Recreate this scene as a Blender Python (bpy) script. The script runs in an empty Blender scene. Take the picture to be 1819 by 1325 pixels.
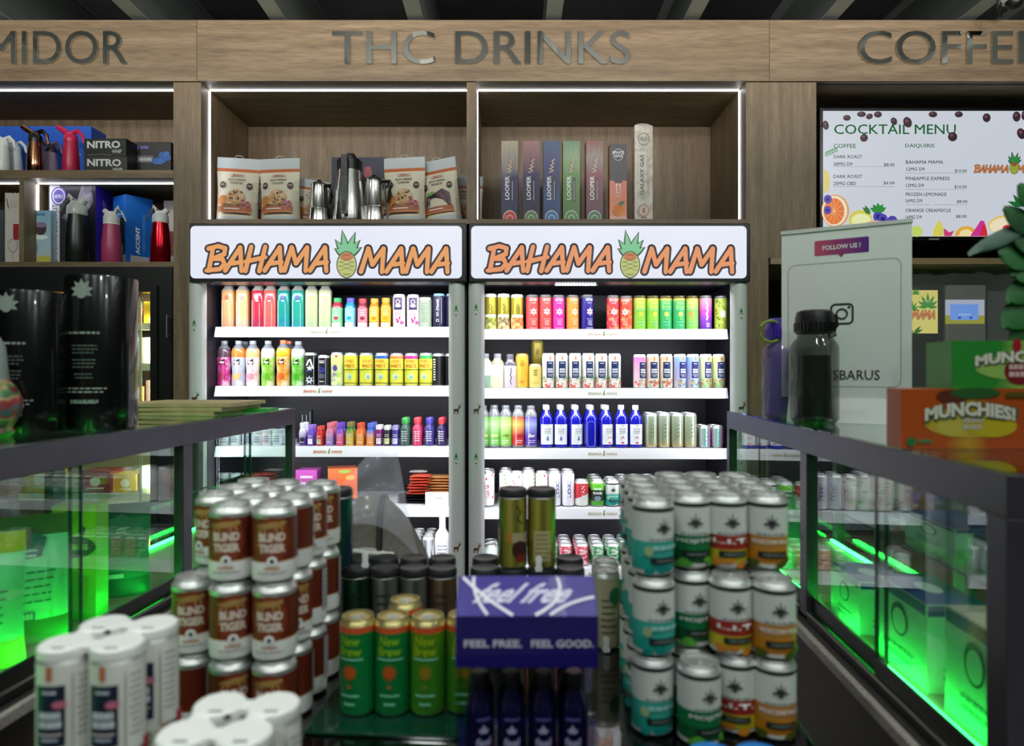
import bpy, bmesh, math, random
from mathutils import Vector, Matrix

# ------------------------------------------------------------------ camera, world, lights, exposure
sc = bpy.context.scene
COL = sc.collection
RND = random.Random(11)
F, CX, CY, H = 1200.0, 909.5, 662.5, 1.25          # focal length and centre in pixels, eye height in metres
TH = math.radians(3.93)                            # the glass cases stand at a slight angle to the back wall
cam_d = bpy.data.cameras.new('camera')
cam_d.sensor_width = 36.0
cam_d.lens = F / 1819.0 * 36.0
cam_d.clip_start = 0.05
cam_d.dof.use_dof = True
cam_d.dof.focus_distance = 3.1
cam_d.dof.aperture_fstop = 2.6
cam = bpy.data.objects.new('camera', cam_d)
cam.location = (0, 0, H)
cam.rotation_euler = (math.pi / 2, 0, 0)
COL.objects.link(cam)
sc.camera = cam
sc.view_settings.view_transform = 'Standard'
sc.view_settings.look = 'None'
sc.view_settings.exposure = 0.0
sc.view_settings.gamma = 1.0
sc.cycles.use_denoising = True
sc.cycles.max_bounces = 8
sc.cycles.diffuse_bounces = 3
sc.cycles.glossy_bounces = 4
sc.cycles.transparent_max_bounces = 24
sc.cycles.transmission_bounces = 6
sc.cycles.caustics_reflective = False
sc.cycles.caustics_refractive = False
sc.cycles.sample_clamp_indirect = 6.0

world = bpy.data.worlds.new('world')
sc.world = world
world.use_nodes = True
world.node_tree.nodes['Background'].inputs[0].default_value = (0.55, 0.62, 0.6, 1)
world.node_tree.nodes['Background'].inputs[1].default_value = 0.06


def area_light(name, loc, aim, sx, sy, power, col=(1, 1, 1), parent=None, shape='RECTANGLE', spread=180):
    d = bpy.data.lights.new(name, 'AREA')
    d.shape = shape
    d.size, d.size_y = sx, sy
    d.energy = power
    d.color = col
    d.spread = math.radians(spread)
    o = bpy.data.objects.new(name, d)
    o.location = loc
    v = Vector(aim)
    q = v.to_track_quat('-Z', 'Y')
    o.rotation_euler = q.to_euler()
    COL.objects.link(o)
    if parent is not None:
        o.parent = parent
        o.location = Vector(loc) - Vector(parent.location)
    return o


# ceiling downlights of the shop, in rows over the counters and the aisle
DOWN = 12.0
COOL_P = 1.9          # power of each light strip inside the drink coolers
for lx in (-1.9, -0.6, 0.6, 1.9):
    for ly in (-1.2, 0.4):
        area_light('downlight', (lx, ly, 3.05), (0, 0, -1), 0.16, 0.16, DOWN, (0.92, 1.0, 0.95), shape='DISK')

# unseen lights added to brighten the sign boards and the ceiling joists
for lx in (-2.1, -0.7, 0.7, 2.1):
    area_light('added_wall_wash', (lx, 1.0, 2.75), (0, 2.0, -0.30), 0.12, 0.12, 3.6, (1.0, 0.98, 0.93), shape='DISK', spread=110)
    area_light('added_ceiling_fill', (lx, 0.9, 2.55), (0, 0.5, 1), 0.9, 0.1, 62.0, (1.0, 0.97, 0.93), spread=150)


# ------------------------------------------------------------------ materials
def lin(c):
    c = c / 255.0
    return c / 12.92 if c <= 0.04045 else ((c + 0.055) / 1.055) ** 2.4


def hexc(h):
    if isinstance(h, str):
        return (lin(int(h[0:2], 16)), lin(int(h[2:4], 16)), lin(int(h[4:6], 16)), 1.0)
    return (h[0], h[1], h[2], 1.0)


MC = {}


def mat(name, col='808080', rough=0.45, metal=0.0, emit=0.0, ecol=None, coat=0.0, noise=0.0, nscale=40.0, spec=0.5):
    if name in MC:
        return MC[name]
    m = bpy.data.materials.new(name)
    m.use_nodes = True
    nt = m.node_tree
    b = nt.nodes['Principled BSDF']
    b.inputs['Base Color'].default_value = hexc(col)
    b.inputs['Roughness'].default_value = rough
    b.inputs['Metallic'].default_value = metal
    b.inputs['Coat Weight'].default_value = coat
    b.inputs['Specular IOR Level'].default_value = spec
    if emit > 0:
        b.inputs['Emission Color'].default_value = hexc(ecol or col)
        b.inputs['Emission Strength'].default_value = emit
    if noise > 0:
        tc = nt.nodes.new('ShaderNodeTexCoord')
        nz = nt.nodes.new('ShaderNodeTexNoise')
        nz.inputs['Scale'].default_value = nscale
        nz.inputs['Detail'].default_value = 4
        rp = nt.nodes.new('ShaderNodeValToRGB')
        c = hexc(col)
        rp.color_ramp.elements[0].position = 0.3
        rp.color_ramp.elements[0].color = tuple(x * (1 - noise) for x in c[:3]) + (1,)
        rp.color_ramp.elements[1].position = 0.7
        rp.color_ramp.elements[1].color = tuple(min(1, x * (1 + noise)) for x in c[:3]) + (1,)
        nt.links.new(tc.outputs['Object'], nz.inputs['Vector'])
        nt.links.new(nz.outputs['Fac'], rp.inputs['Fac'])
        nt.links.new(rp.outputs['Color'], b.inputs['Base Color'])
    MC[name] = m
    return m


def M(h, rough=0.4, metal=0.0, coat=0.0):
    """plain printed / painted colour by hex"""
    return mat('paint_%s_%d_%d' % (h, int(rough * 100), int(metal * 100)), h, rough, metal, coat=coat)


def E(h, s):
    """colour that gives off light (screens, backlit signs, lamps)"""
    n = 'glow_%s_%d' % (h, int(s * 100))
    if n in MC:
        return MC[n]
    m = bpy.data.materials.new(n)
    m.use_nodes = True
    nt = m.node_tree
    b = nt.nodes['Principled BSDF']
    b.inputs['Base Color'].default_value = (0.02, 0.02, 0.02, 1)
    b.inputs['Roughness'].default_value = 0.25
    b.inputs['Emission Color'].default_value = hexc(h)
    b.inputs['Emission Strength'].default_value = s
    MC[n] = m
    return m


def grad(name, stops, axis=2, rough=0.35, metal=0.0, blot=0.0, nscale=5.0):
    """printed colour gradient along the thing's own axis, optionally broken up by noise"""
    if name in MC:
        return MC[name]
    m = bpy.data.materials.new(name)
    m.use_nodes = True
    nt = m.node_tree
    b = nt.nodes['Principled BSDF']
    b.inputs['Roughness'].default_value = rough
    b.inputs['Metallic'].default_value = metal
    tc = nt.nodes.new('ShaderNodeTexCoord')
    sp = nt.nodes.new('ShaderNodeSeparateXYZ')
    rp = nt.nodes.new('ShaderNodeValToRGB')
    els = rp.color_ramp.elements
    while len(els) < len(stops):
        els.new(0.5)
    for e, (p, c) in zip(els, stops):
        e.position = p
        e.color = hexc(c)
    nt.links.new(tc.outputs['Generated'], sp.inputs[0])
    src = sp.outputs[axis]
    if blot > 0:
        nz = nt.nodes.new('ShaderNodeTexNoise')
        nz.inputs['Scale'].default_value = nscale
        nz.inputs['Detail'].default_value = 3
        nt.links.new(tc.outputs['Generated'], nz.inputs['Vector'])
        ma = nt.nodes.new('ShaderNodeMath')
        ma.operation = 'MULTIPLY_ADD'
        ma.inputs[1].default_value = blot
        nt.links.new(nz.outputs['Fac'], ma.inputs[0])
        nt.links.new(src, ma.inputs[2])
        mb = nt.nodes.new('ShaderNodeMath')
        mb.operation = 'SUBTRACT'
        mb.inputs[1].default_value = blot * 0.5
        nt.links.new(ma.outputs[0], mb.inputs[0])
        src = mb.outputs[0]
    nt.links.new(src, rp.inputs['Fac'])
    nt.links.new(rp.outputs['Color'], b.inputs['Base Color'])
    MC[name] = m
    return m


def blotch(name, stops, scale=30.0, rough=0.4, coord='Object', detail=3.0, stretch=(1, 1, 1)):
    """mottled print: noise through a colour ramp"""
    if name in MC:
        return MC[name]
    m = bpy.data.materials.new(name)
    m.use_nodes = True
    nt = m.node_tree
    b = nt.nodes['Principled BSDF']
    b.inputs['Roughness'].default_value = rough
    tc = nt.nodes.new('ShaderNodeTexCoord')
    mp = nt.nodes.new('ShaderNodeMapping')
    mp.inputs['Scale'].default_value = stretch
    nz = nt.nodes.new('ShaderNodeTexNoise')
    nz.inputs['Scale'].default_value = scale
    nz.inputs['Detail'].default_value = detail
    rp = nt.nodes.new('ShaderNodeValToRGB')
    rp.color_ramp.interpolation = 'LINEAR'
    els = rp.color_ramp.elements
    while len(els) < len(stops):
        els.new(0.5)
    for e, (p, c) in zip(els, stops):
        e.position = p
        e.color = hexc(c)
    nt.links.new(tc.outputs[coord], mp.inputs[0])
    nt.links.new(mp.outputs[0], nz.inputs['Vector'])
    nt.links.new(nz.outputs['Fac'], rp.inputs['Fac'])
    nt.links.new(rp.outputs['Color'], b.inputs['Base Color'])
    MC[name] = m
    return m


def wood(name, c0, c1, c2, vertical, rough=0.5):
    st = (14, 14, 0.9) if vertical else (0.9, 14, 14)
    m = blotch(name, [(0.25, c0), (0.5, c1), (0.75, c2)], 2.2, rough, 'Object', 6.0, st)
    nt = m.node_tree
    b = nt.nodes['Principled BSDF']
    nz2 = nt.nodes.new('ShaderNodeTexNoise')
    nz2.inputs['Scale'].default_value = 7.0
    nz2.inputs['Detail'].default_value = 5.0
    mp2 = nt.nodes.new('ShaderNodeMapping')
    mp2.inputs['Scale'].default_value = tuple(x * 1.8 for x in st)
    tc = [n for n in nt.nodes if n.type == 'TEX_COORD'][0]
    nt.links.new(tc.outputs['Object'], mp2.inputs[0])
    nt.links.new(mp2.outputs[0], nz2.inputs['Vector'])
    mx = nt.nodes.new('ShaderNodeMix')
    mx.data_type = 'RGBA'
    mx.blend_type = 'MULTIPLY'
    rp2 = nt.nodes.new('ShaderNodeValToRGB')
    rp2.color_ramp.elements[0].position = 0.3
    rp2.color_ramp.elements[0].color = (0.62, 0.6, 0.58, 1)
    rp2.color_ramp.elements[1].position = 0.6
    rp2.color_ramp.elements[1].color = (1, 1, 1, 1)
    nt.links.new(nz2.outputs['Fac'], rp2.inputs['Fac'])
    mx.inputs[0].default_value = 0.9
    rp = [n for n in nt.nodes if n.type == 'VALTORGB' and n != rp2][0]
    nt.links.new(rp.outputs['Color'], mx.inputs[6])
    nt.links.new(rp2.outputs['Color'], mx.inputs[7])
    nt.links.new(mx.outputs[2], b.inputs['Base Color'])
    bp = nt.nodes.new('ShaderNodeBump')
    bp.inputs['Strength'].default_value = 0.12
    nt.links.new(nz2.outputs['Fac'], bp.inputs['Height'])
    nt.links.new(bp.outputs[0], b.inputs['Normal'])
    return m


def glass(name, tint, refl=1.0, rough=0.0):
    """thin sheet: lets light through with a tint, mirrors by the angle it is seen at"""
    if name in MC:
        return MC[name]
    m = bpy.data.materials.new(name)
    m.use_nodes = True
    nt = m.node_tree
    nt.nodes.remove(nt.nodes['Principled BSDF'])
    out = nt.nodes['Material Output']
    tr = nt.nodes.new('ShaderNodeBsdfTransparent')
    tr.inputs[0].default_value = tint + (1,)
    gl = nt.nodes.new('ShaderNodeBsdfGlossy')
    gl.inputs[0].default_value = (refl, refl, refl, 1)
    gl.inputs['Roughness'].default_value = rough
    lw = nt.nodes.new('ShaderNodeLayerWeight')
    lw.inputs[0].default_value = 0.5
    pw = nt.nodes.new('ShaderNodeMath')
    pw.operation = 'POWER'
    pw.inputs[1].default_value = 5.0
    nt.links.new(lw.outputs['Facing'], pw.inputs[0])
    fr = nt.nodes.new('ShaderNodeMath')
    fr.operation = 'MULTIPLY_ADD'
    fr.inputs[1].default_value = 0.96
    fr.inputs[2].default_value = 0.04
    nt.links.new(pw.outputs[0], fr.inputs[0])
    mx = nt.nodes.new('ShaderNodeMixShader')
    nt.links.new(fr.outputs[0], mx.inputs[0])
    nt.links.new(tr.outputs[0], mx.inputs[1])
    nt.links.new(gl.outputs[0], mx.inputs[2])
    nt.links.new(mx.outputs[0], out.inputs[0])
    MC[name] = m
    return m


def film(name, col, opacity, rough=0.2):
    """translucent plastic: part see-through, part milky"""
    if name in MC:
        return MC[name]
    m = bpy.data.materials.new(name)
    m.use_nodes = True
    nt = m.node_tree
    b = nt.nodes['Principled BSDF']
    b.inputs['Base Color'].default_value = hexc(col)
    b.inputs['Roughness'].default_value = rough
    b.inputs['Alpha'].default_value = opacity
    MC[name] = m
    return m


WOOD_H = wood('oak_laminate_grain_along', '65543f', '7c684f', '8f7b61', False)
WOOD_V = wood('oak_laminate_grain_up', '66553f', '7a674e', '8b775c', True)
WOOD_D = wood('dark_walnut_laminate', '1d1511', '2a1e18', '35261e', True)
BLACK = mat('black_plastic', '0b0b0c', 0.4)
BLKM = mat('black_matte_paint', '101211', 0.65, noise=0.15)
CHROME = mat('polished_steel', 'd8d8d4', 0.2, 1.0)
STEEL = mat('brushed_steel', 'b4b4b0', 0.28, 1.0)
ALU = mat('can_aluminium', 'd4d6d5', 0.42, 0.8)
WHITE = mat('white_plastic', 'e8e8e6', 0.35)
RIM = mat('charcoal_case_frame', '494651', 0.36, 0.35, noise=0.08, nscale=9)
LEDW = E('f4f7ff', 12.0)
LEDG = E('20ff48', 32.0)
PANE = glass('clear_glass', (0.90, 0.96, 0.93))
PANE2 = glass('green_edge_glass', (0.86, 0.95, 0.90))


# ------------------------------------------------------------------ mesh helpers
class MB:
    def __init__(s):
        s.v, s.f, s.m, s.s, s.mats = [], [], [], [], []

    def mi(s, m):
        if m not in s.mats:
            s.mats.append(m)
        return s.mats.index(m)

    def add(s, verts, faces, m, smooth=False):
        o = len(s.v)
        k = s.mi(m)
        s.v.extend([tuple(v) for v in verts])
        for f in faces:
            s.f.append([i + o for i in f])
            s.m.append(k)
            s.s.append(smooth)
        return s

    def box(s, x0, x1, y0, y1, z0, z1, m, bev=0.0):
        if bev > 0:
            bm = bmesh.new()
            bmesh.ops.create_cube(bm, size=1.0)
            for v in bm.verts:
                v.co = Vector(((x0 + x1) / 2 + v.co.x * (x1 - x0), (y0 + y1) / 2 + v.co.y * (y1 - y0), (z0 + z1) / 2 + v.co.z * (z1 - z0)))
            bmesh.ops.bevel(bm, geom=bm.edges[:], offset=bev, segments=2, affect='EDGES', profile=0.5)
            bm.verts.index_update()
            s.add([v.co for v in bm.verts], [[v.index for v in f.verts] for f in bm.faces], m, False)
            bm.free()
            return s
        v = [(x0, y0, z0), (x1, y0, z0), (x1, y1, z0), (x0, y1, z0), (x0, y0, z1), (x1, y0, z1), (x1, y1, z1), (x0, y1, z1)]
        f = [(0, 3, 2, 1), (4, 5, 6, 7), (0, 1, 5, 4), (1, 2, 6, 5), (2, 3, 7, 6), (3, 0, 4, 7)]
        ms = m if isinstance(m, (list, tuple)) else None
        if ms is None:
            return s.add(v, f, m)
        # (bottom, top, front, right, back, left)
        for face, mm in zip(f, ms):
            s.add([v[i] for i in face], [(0, 1, 2, 3)], mm)
        return s

    def lathe(s, prof, ms, seg=24, cx=0.0, cy=0.0, z0=0.0, sq=None, caps=True, sy=1.0):
        """prof: [(r, z)...] bottom to top; ms: one material or one per segment; sq: superellipse power for squarish bottles"""
        n = len(prof)
        vs = []
        for (r, z) in prof:
            for k in range(seg):
                a = 2 * math.pi * (k + 0.5) / seg
                c, d = math.cos(a), math.sin(a)
                q = 1.0
                if sq:
                    q = 1.0 / (abs(c) ** sq + abs(d) ** sq) ** (1.0 / sq)
                vs.append((cx + r * q * c, cy + r * q * d * sy, z0 + z))
        one = not isinstance(ms, (list, tuple))
        base = len(s.v)
        s.v.extend(vs)
        for i in range(n - 1):
            mm = s.mi(ms if one else ms[i])
            for k in range(seg):
                k2 = (k + 1) % seg
                s.f.append([base + i * seg + k, base + i * seg + k2, base + (i + 1) * seg + k2, base + (i + 1) * seg + k])
                s.m.append(mm)
                s.s.append(True)
        if caps:
            s.f.append([base + k for k in range(seg)][::-1])
            s.m.append(s.mi(ms if one else ms[0]))
            s.s.append(False)
            s.f.append([base + (n - 1) * seg + k for k in range(seg)])
            s.m.append(s.mi(ms if one else ms[-1]))
            s.s.append(False)
        return s

    def tube(s, pts, r, m, seg=8, closed=False):
        pts = [Vector(p) for p in pts]
        n = len(pts)
        rs = r if isinstance(r, (list, tuple)) else [r] * n
        base = len(s.v)
        k = s.mi(m)
        up = Vector((0, 0, 1))
        for i, p in enumerate(pts):
            if closed:
                t = pts[(i + 1) % n] - pts[(i - 1) % n]
            else:
                t = pts[min(i + 1, n - 1)] - pts[max(i - 1, 0)]
            t.normalize()
            a = t.cross(up)
            if a.length < 0.05:
                a = t.cross(Vector((1, 0, 0)))
            a.normalize()
            b = t.cross(a)
            for q in range(seg):
                an = 2 * math.pi * q / seg
                s.v.append(tuple(p + (a * math.cos(an) + b * math.sin(an)) * rs[i]))
        rng = n if closed else n - 1
        for i in range(rng):
            j = (i + 1) % n
            for q in range(seg):
                q2 = (q + 1) % seg
                s.f.append([base + i * seg + q, base + i * seg + q2, base + j * seg + q2, base + j * seg + q])
                s.m.append(k)
                s.s.append(True)
        if not closed:
            s.f.append([base + q for q in range(seg)])
            s.m.append(k)
            s.s.append(False)
            s.f.append([base + (n - 1) * seg + q for q in range(seg)][::-1])
            s.m.append(k)
            s.s.append(False)
        return s

    def prism(s, poly, y0, y1, m, axis='y'):
        """extrude a 2D outline: axis y -> poly in (x, z); axis x -> poly in (y, z); axis z -> poly in (x, y)"""
        n = len(poly)

        def P(p, t):
            if axis == 'y':
                return (p[0], t, p[1])
            if axis == 'x':
                return (t, p[0], p[1])
            return (p[0], p[1], t)
        vs = [P(p, y0) for p in poly] + [P(p, y1) for p in poly]
        fs = [list(range(n)), list(range(2 * n - 1, n - 1, -1))]
        for i in range(n):
            j = (i + 1) % n
            fs.append([i, n + i, n + j, j])
        return s.add(vs, fs, m)

    def sphere(s, c, r, m, seg=16, rings=10, sx=1, sy=1, sz=1):
        prof = [(max(1e-4, r * math.sin(math.pi * i / rings)), -r * math.cos(math.pi * i / rings)) for i in range(rings + 1)]
        b = len(s.v)
        s.lathe(prof, m, seg, caps=False)
        for i in range(b, len(s.v)):
            v = s.v[i]
            s.v[i] = (c[0] + v[0] * sx, c[1] + v[1] * sy, c[2] + v[2] * sz)
        return s

    def xform(s, mx):
        s.v = [tuple(mx @ Vector(v)) for v in s.v]
        return s

    def mesh(s, name, recalc=True):
        me = bpy.data.meshes.new(name)
        me.from_pydata(s.v, [], s.f)
        for m in s.mats:
            me.materials.append(m)
        me.polygons.foreach_set('material_index', s.m)
        me.polygons.foreach_set('use_smooth', s.s)
        me.update()
        if recalc:
            bm = bmesh.new()
            bm.from_mesh(me)
            bmesh.ops.recalc_face_normals(bm, faces=bm.faces[:])
            bm.to_mesh(me)
            bm.free()
        if any(s.s):
            me.set_sharp_from_angle(angle=math.radians(38))
        return me

    def obj(s, name, parent=None, loc=None, label=None, recalc=True):
        o = bpy.data.objects.new(name, s.mesh(name, recalc))
        COL.objects.link(o)
        if parent is not None:
            o.parent = parent
        if loc is not None:
            o.location = loc
        if label:
            o['label'] = label
        return o


TXT = {}


def glyphs(txt, bold=0.0, extrude=0.0, res=2):
    key = (txt, bold, extrude, res)
    if key in TXT:
        return TXT[key]
    if 0 < bold < 0.045 and 'M' in txt:          # thicken by small shifts: the offset outline of an M folds over itself
        v0, f0 = glyphs(txt, 0.0, extrude, res)
        vs, fs = [], []
        for dx, dy in ((0, 0), (bold, 0), (-bold, 0), (0, bold * 0.7), (0, -bold * 0.7)):
            o = len(vs)
            vs += [(v[0] + dx, v[1] + dy, v[2]) for v in v0]
            fs += [[i + o for i in f] for f in f0]
        TXT[key] = (vs, fs)
        return vs, fs
    cu = bpy.data.curves.new('text', 'FONT')
    cu.body = txt
    cu.size = 1.0
    cu.offset = bold
    cu.extrude = extrude
    cu.resolution_u = res
    ob = bpy.data.objects.new('text', cu)
    COL.objects.link(ob)
    dg = bpy.context.evaluated_depsgraph_get()
    me = bpy.data.meshes.new_from_object(ob.evaluated_get(dg))
    vs = [tuple(v.co) for v in me.vertices]
    fs = [list(p.vertices) for p in me.polygons]
    bpy.data.objects.remove(ob)
    bpy.data.curves.remove(cu)
    bpy.data.meshes.remove(me)
    TXT[key] = (vs, fs)
    return vs, fs


def capsule(p, q, w0, w1, n=7):
    """round-ended brush stroke outline from p to q"""
    a = math.atan2(q[1] - p[1], q[0] - p[0])
    pts = []
    for i in range(n + 1):
        t = a + math.pi / 2 + math.pi * i / n
        pts.append((p[0] + w0 * math.cos(t), p[1] + w0 * math.sin(t)))
    for i in range(n + 1):
        t = a - math.pi / 2 + math.pi * i / n
        pts.append((q[0] + w1 * math.cos(t), q[1] + w1 * math.sin(t)))
    return pts


class Art:
    """printed artwork in a flat (x, z) frame seen from the front; built flat, on a can, or through any mapping"""

    def __init__(s):
        s.items = []
        s.l = 0

    def _put(s, v, f, m, layer=None):
        s.l += 1
        s.items.append((v, f, m, s.l if layer is None else layer))
        return s

    def rect(s, x0, x1, z0, z1, m, n=8, rot=0.0):
        vs, fs = [], []
        for i in range(n + 1):
            x = x0 + (x1 - x0) * i / n
            vs += [(x, z0), (x, z1)]
        for i in range(n):
            fs.append([2 * i, 2 * i + 2, 2 * i + 3, 2 * i + 1])
        if rot:
            cx, cz = (x0 + x1) / 2, (z0 + z1) / 2
            c, d = math.cos(rot), math.sin(rot)
            vs = [(cx + (x - cx) * c - (z - cz) * d, cz + (x - cx) * d + (z - cz) * c) for x, z in vs]
        return s._put(vs, fs, m)

    def rrect(s, x0, x1, z0, z1, r, m):
        pts = []
        for (cx, cz, a0) in ((x1 - r, z1 - r, 0), (x0 + r, z1 - r, 90), (x0 + r, z0 + r, 180), (x1 - r, z0 + r, 270)):
            for i in range(6):
                a = math.radians(a0 + 90 * i / 5)
                pts.append((cx + r * math.cos(a), cz + r * math.sin(a)))
        return s.poly(pts, m)

    def ring(s, x0, x1, z0, z1, r, w, m):
        """rounded rectangle outline"""
        def loop(g):
            pts = []
            for (cx, cz, a0) in ((x1 - r, z1 - r, 0), (x0 + r, z1 - r, 90), (x0 + r, z0 + r, 180), (x1 - r, z0 + r, 270)):
                for i in range(6):
                    a = math.radians(a0 + 90 * i / 5)
                    pts.append((cx + (r - g) * math.cos(a), cz + (r - g) * math.sin(a)))
            return pts
        A, B = loop(0), loop(w)
        n = len(A)
        return s._put(A + B, [[i, (i + 1) % n, n + (i + 1) % n, n + i] for i in range(n)], m)

    def oring(s, cx, cz, rx, rz, w, m, n=28):
        A = [(cx + rx * math.cos(2 * math.pi * i / n), cz + rz * math.sin(2 * math.pi * i / n)) for i in range(n)]
        B = [(cx + (rx - w) * math.cos(2 * math.pi * i / n), cz + (rz - w) * math.sin(2 * math.pi * i / n)) for i in range(n)]
        return s._put(A + B, [[i, (i + 1) % n, n + (i + 1) % n, n + i] for i in range(n)], m)

    def ell(s, cx, cz, rx, rz, m, n=18, rot=0.0):
        vs = [(0.0, 0.0)]
        fs = []
        R_ = 3
        for k in range(1, R_ + 1):
            for i in range(n):
                a = 2 * math.pi * i / n
                vs.append((rx * k / R_ * math.cos(a), rz * k / R_ * math.sin(a)))
        for i in range(n):
            fs.append([0, 1 + i, 1 + (i + 1) % n])
        for k in range(R_ - 1):
            for i in range(n):
                j = (i + 1) % n
                fs.append([1 + k * n + i, 1 + (k + 1) * n + i, 1 + (k + 1) * n + j, 1 + k * n + j])
        c, d = math.cos(rot), math.sin(rot)
        vs = [(cx + x * c - z * d, cz + x * d + z * c) for x, z in vs]
        return s._put(vs, fs, m)

    def poly(s, pts, m):
        return s._put(list(pts), [list(range(len(pts)))], m)

    def stroke(s, pts, w, m, w1=None):
        l = s.l + 1
        for a, b in zip(pts[:-1], pts[1:]):
            q = capsule(a, b, w, w if w1 is None else w1, 5)
            s._put(q, [list(range(len(q)))], m, l)
        s.l = l
        return s

    def text(s, t, cx, cz, w, h, m, rot=0.0, shear=0.0, bold=0.0):
        vs, fs = glyphs(t, bold)
        xs = [v[0] for v in vs]
        zs = [v[1] for v in vs]
        x0, x1, z0, z1 = min(xs), max(xs), min(zs), max(zs)
        out = []
        c, d = math.cos(rot), math.sin(rot)
        for v in vs:
            x = ((v[0] - x0) / (x1 - x0) - 0.5) * w
            z = ((v[1] - z0) / (z1 - z0) - 0.5) * h
            x += shear * z
            out.append((cx + x * c - z * d, cz + x * d + z * c))
        return s._put(out, fs, m)

    def arctext(s, t, cx, cz, w, h, bend, m, bold=0.0):
        """text bowed upward by bend at the middle"""
        vs, fs = glyphs(t, bold)
        xs = [v[0] for v in vs]
        zs = [v[1] for v in vs]
        x0, x1, z0, z1 = min(xs), max(xs), min(zs), max(zs)
        out = []
        for v in vs:
            u = ((v[0] - x0) / (x1 - x0) - 0.5) * 2
            z = ((v[1] - z0) / (z1 - z0) - 0.5) * h
            out.append((cx + u * w / 2, cz + z * (1 + 0.12 * (1 - u * u)) + bend * (1 - u * u)))
        return s._put(out, fs, m)

    def bars(s, cx, z, w, n, dz, th, m, seed=1):
        """lines of print too small to read: rows of short dashes"""
        r = random.Random(seed)
        l = s.l + 1
        for i in range(n):
            x = -w / 2 * r.uniform(0.7, 1)
            end = w / 2 * r.uniform(0.7, 1)
            while x < end:
                d = min(w * r.uniform(0.08, 0.2), end - x)
                vs = [(cx + x, z - i * dz), (cx + x + d, z - i * dz), (cx + x + d, z - i * dz + th), (cx + x, z - i * dz + th)]
                s._put(vs, [[0, 1, 2, 3]], m, l)
                x += d + w * 0.03
        s.l = l
        return s

    def leaf(s, cx, cz, L, w, ang, m, m2=None):
        c, d = math.cos(ang), math.sin(ang)
        pts = []
        for t, k in ((0, 0.1), (0.2, 0.75), (0.4, 1.0), (0.65, 0.7), (0.85, 0.3), (1, 0)):
            pts.append((t * L, k * w / 2))
        pts += [(t * L, -k * w / 2) for t, k in ((0.85, 0.3), (0.65, 0.7), (0.4, 1.0), (0.2, 0.75), (0, 0.1))]
        return s.poly([(cx + x * c - z * d, cz + x * d + z * c) for x, z in pts], m)

    def star(s, cx, cz, r, n, m, inner=0.5):
        pts = []
        for i in range(2 * n):
            q = r if i % 2 == 0 else r * inner
            a = math.pi / 2 + math.pi * i / n
            pts.append((cx + q * math.cos(a), cz + q * math.sin(a)))
        return s.poly(pts, m)

    def mesh(s, name, fn):
        mb = MB()
        for v, f, m, l in s.items:
            mb.add([fn(p[0], p[1], l) for p in v], f, m)
        return mb.mesh(name, recalc=False)

    def flat(s, name='label_print', y=0.0, eps=0.0002):
        return s.mesh(name, lambda x, z, l: (x, y - 0.0004 - eps * l, z))

    def cyl(s, R_, name='label_print', eps=0.00012):
        return s.mesh(name, lambda x, z, l: ((R_ + 0.0005 + eps * l) * math.sin(x / R_), -(R_ + 0.0005 + eps * l) * math.cos(x / R_), z))


def tag(o, label, cat, group=None, kind=None):
    o['label'] = label
    o['category'] = cat
    if group:
        o['group'] = group
    if kind:
        o['kind'] = kind
    return o


def empty(name, loc=(0, 0, 0), rz=0.0, label=None, cat=None, group=None):
    o = bpy.data.objects.new(name, None)
    o.empty_display_size = 0.05
    o.location = loc
    o.rotation_euler = (0, 0, rz)
    COL.objects.link(o)
    if label:
        tag(o, label, cat, group)
    return o


def part(name, me, parent, label=None, loc=None):
    o = bpy.data.objects.new(name, me)
    COL.objects.link(o)
    o.parent = parent
    if loc is not None:
        o.location = loc
    if label:
        o['label'] = label
    return o


def struct(o):
    o['kind'] = 'structure'
    return o


def place(kind, loc, rz, label, group=None, s=(1, 1, 1)):
    """one countable thing of a kind: an empty at its base with its own part objects (mesh data shared between repeats)"""
    r = empty(kind['name'], loc, rz, label, kind['cat'], group)
    r.scale = s
    for p in kind['parts']:
        o = part(p[0], p[1], r, p[2] if len(p) > 2 else None)
        for q in (p[3] if len(p) > 3 else ()):
            part(q[0], q[1], o)
    return r


def WX(px, d):
    return (px - CX) * d / F


def WZ(py, d):
    return H - (py - CY) * d / F


def CU(u, v):
    """case frame (across, along) to world x, y"""
    return (u * math.cos(TH) + v * math.sin(TH), -u * math.sin(TH) + v * math.cos(TH))


ORD = ['first', 'second', 'third', 'fourth', 'fifth', 'sixth', 'seventh', 'eighth', 'ninth', 'tenth', 'eleventh', 'twelfth',
       'thirteenth', 'fourteenth', 'fifteenth', 'sixteenth', 'seventeenth', 'eighteenth', 'nineteenth', 'twentieth',
       'twenty-first', 'twenty-second', 'twenty-third', 'twenty-fourth']

# ------------------------------------------------------------------ the room
struct(MB().box(-5, 5, -3, 5, -0.05, 0, mat('grey_floor_tile', '8b877c', 0.4, noise=0.15, nscale=3)).obj('floor'))
struct(MB().box(-5, 5, -3, 5, 3.2, 3.25, mat('dark_ceiling_deck', '3a3f3d', 0.8, noise=0.2, nscale=4)).obj('ceiling'))
struct(MB().box(-5, 5, 4.2, 4.3, 0, 3.2, mat('grey_wall_paint', '4a4a47', 0.8, noise=0.1, nscale=2)).obj('wall_back'))
struct(MB().box(-5.1, -5, -3, 5, 0, 3.2, mat('grey_wall_paint')).obj('wall_left'))
struct(MB().box(5, 5.1, -3, 5, 0, 3.2, mat('grey_wall_paint')).obj('wall_right'))
struct(MB().box(-5, 5, -3.1, -3, 0, 3.2, mat('grey_wall_paint')).obj('wall_front'))

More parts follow.
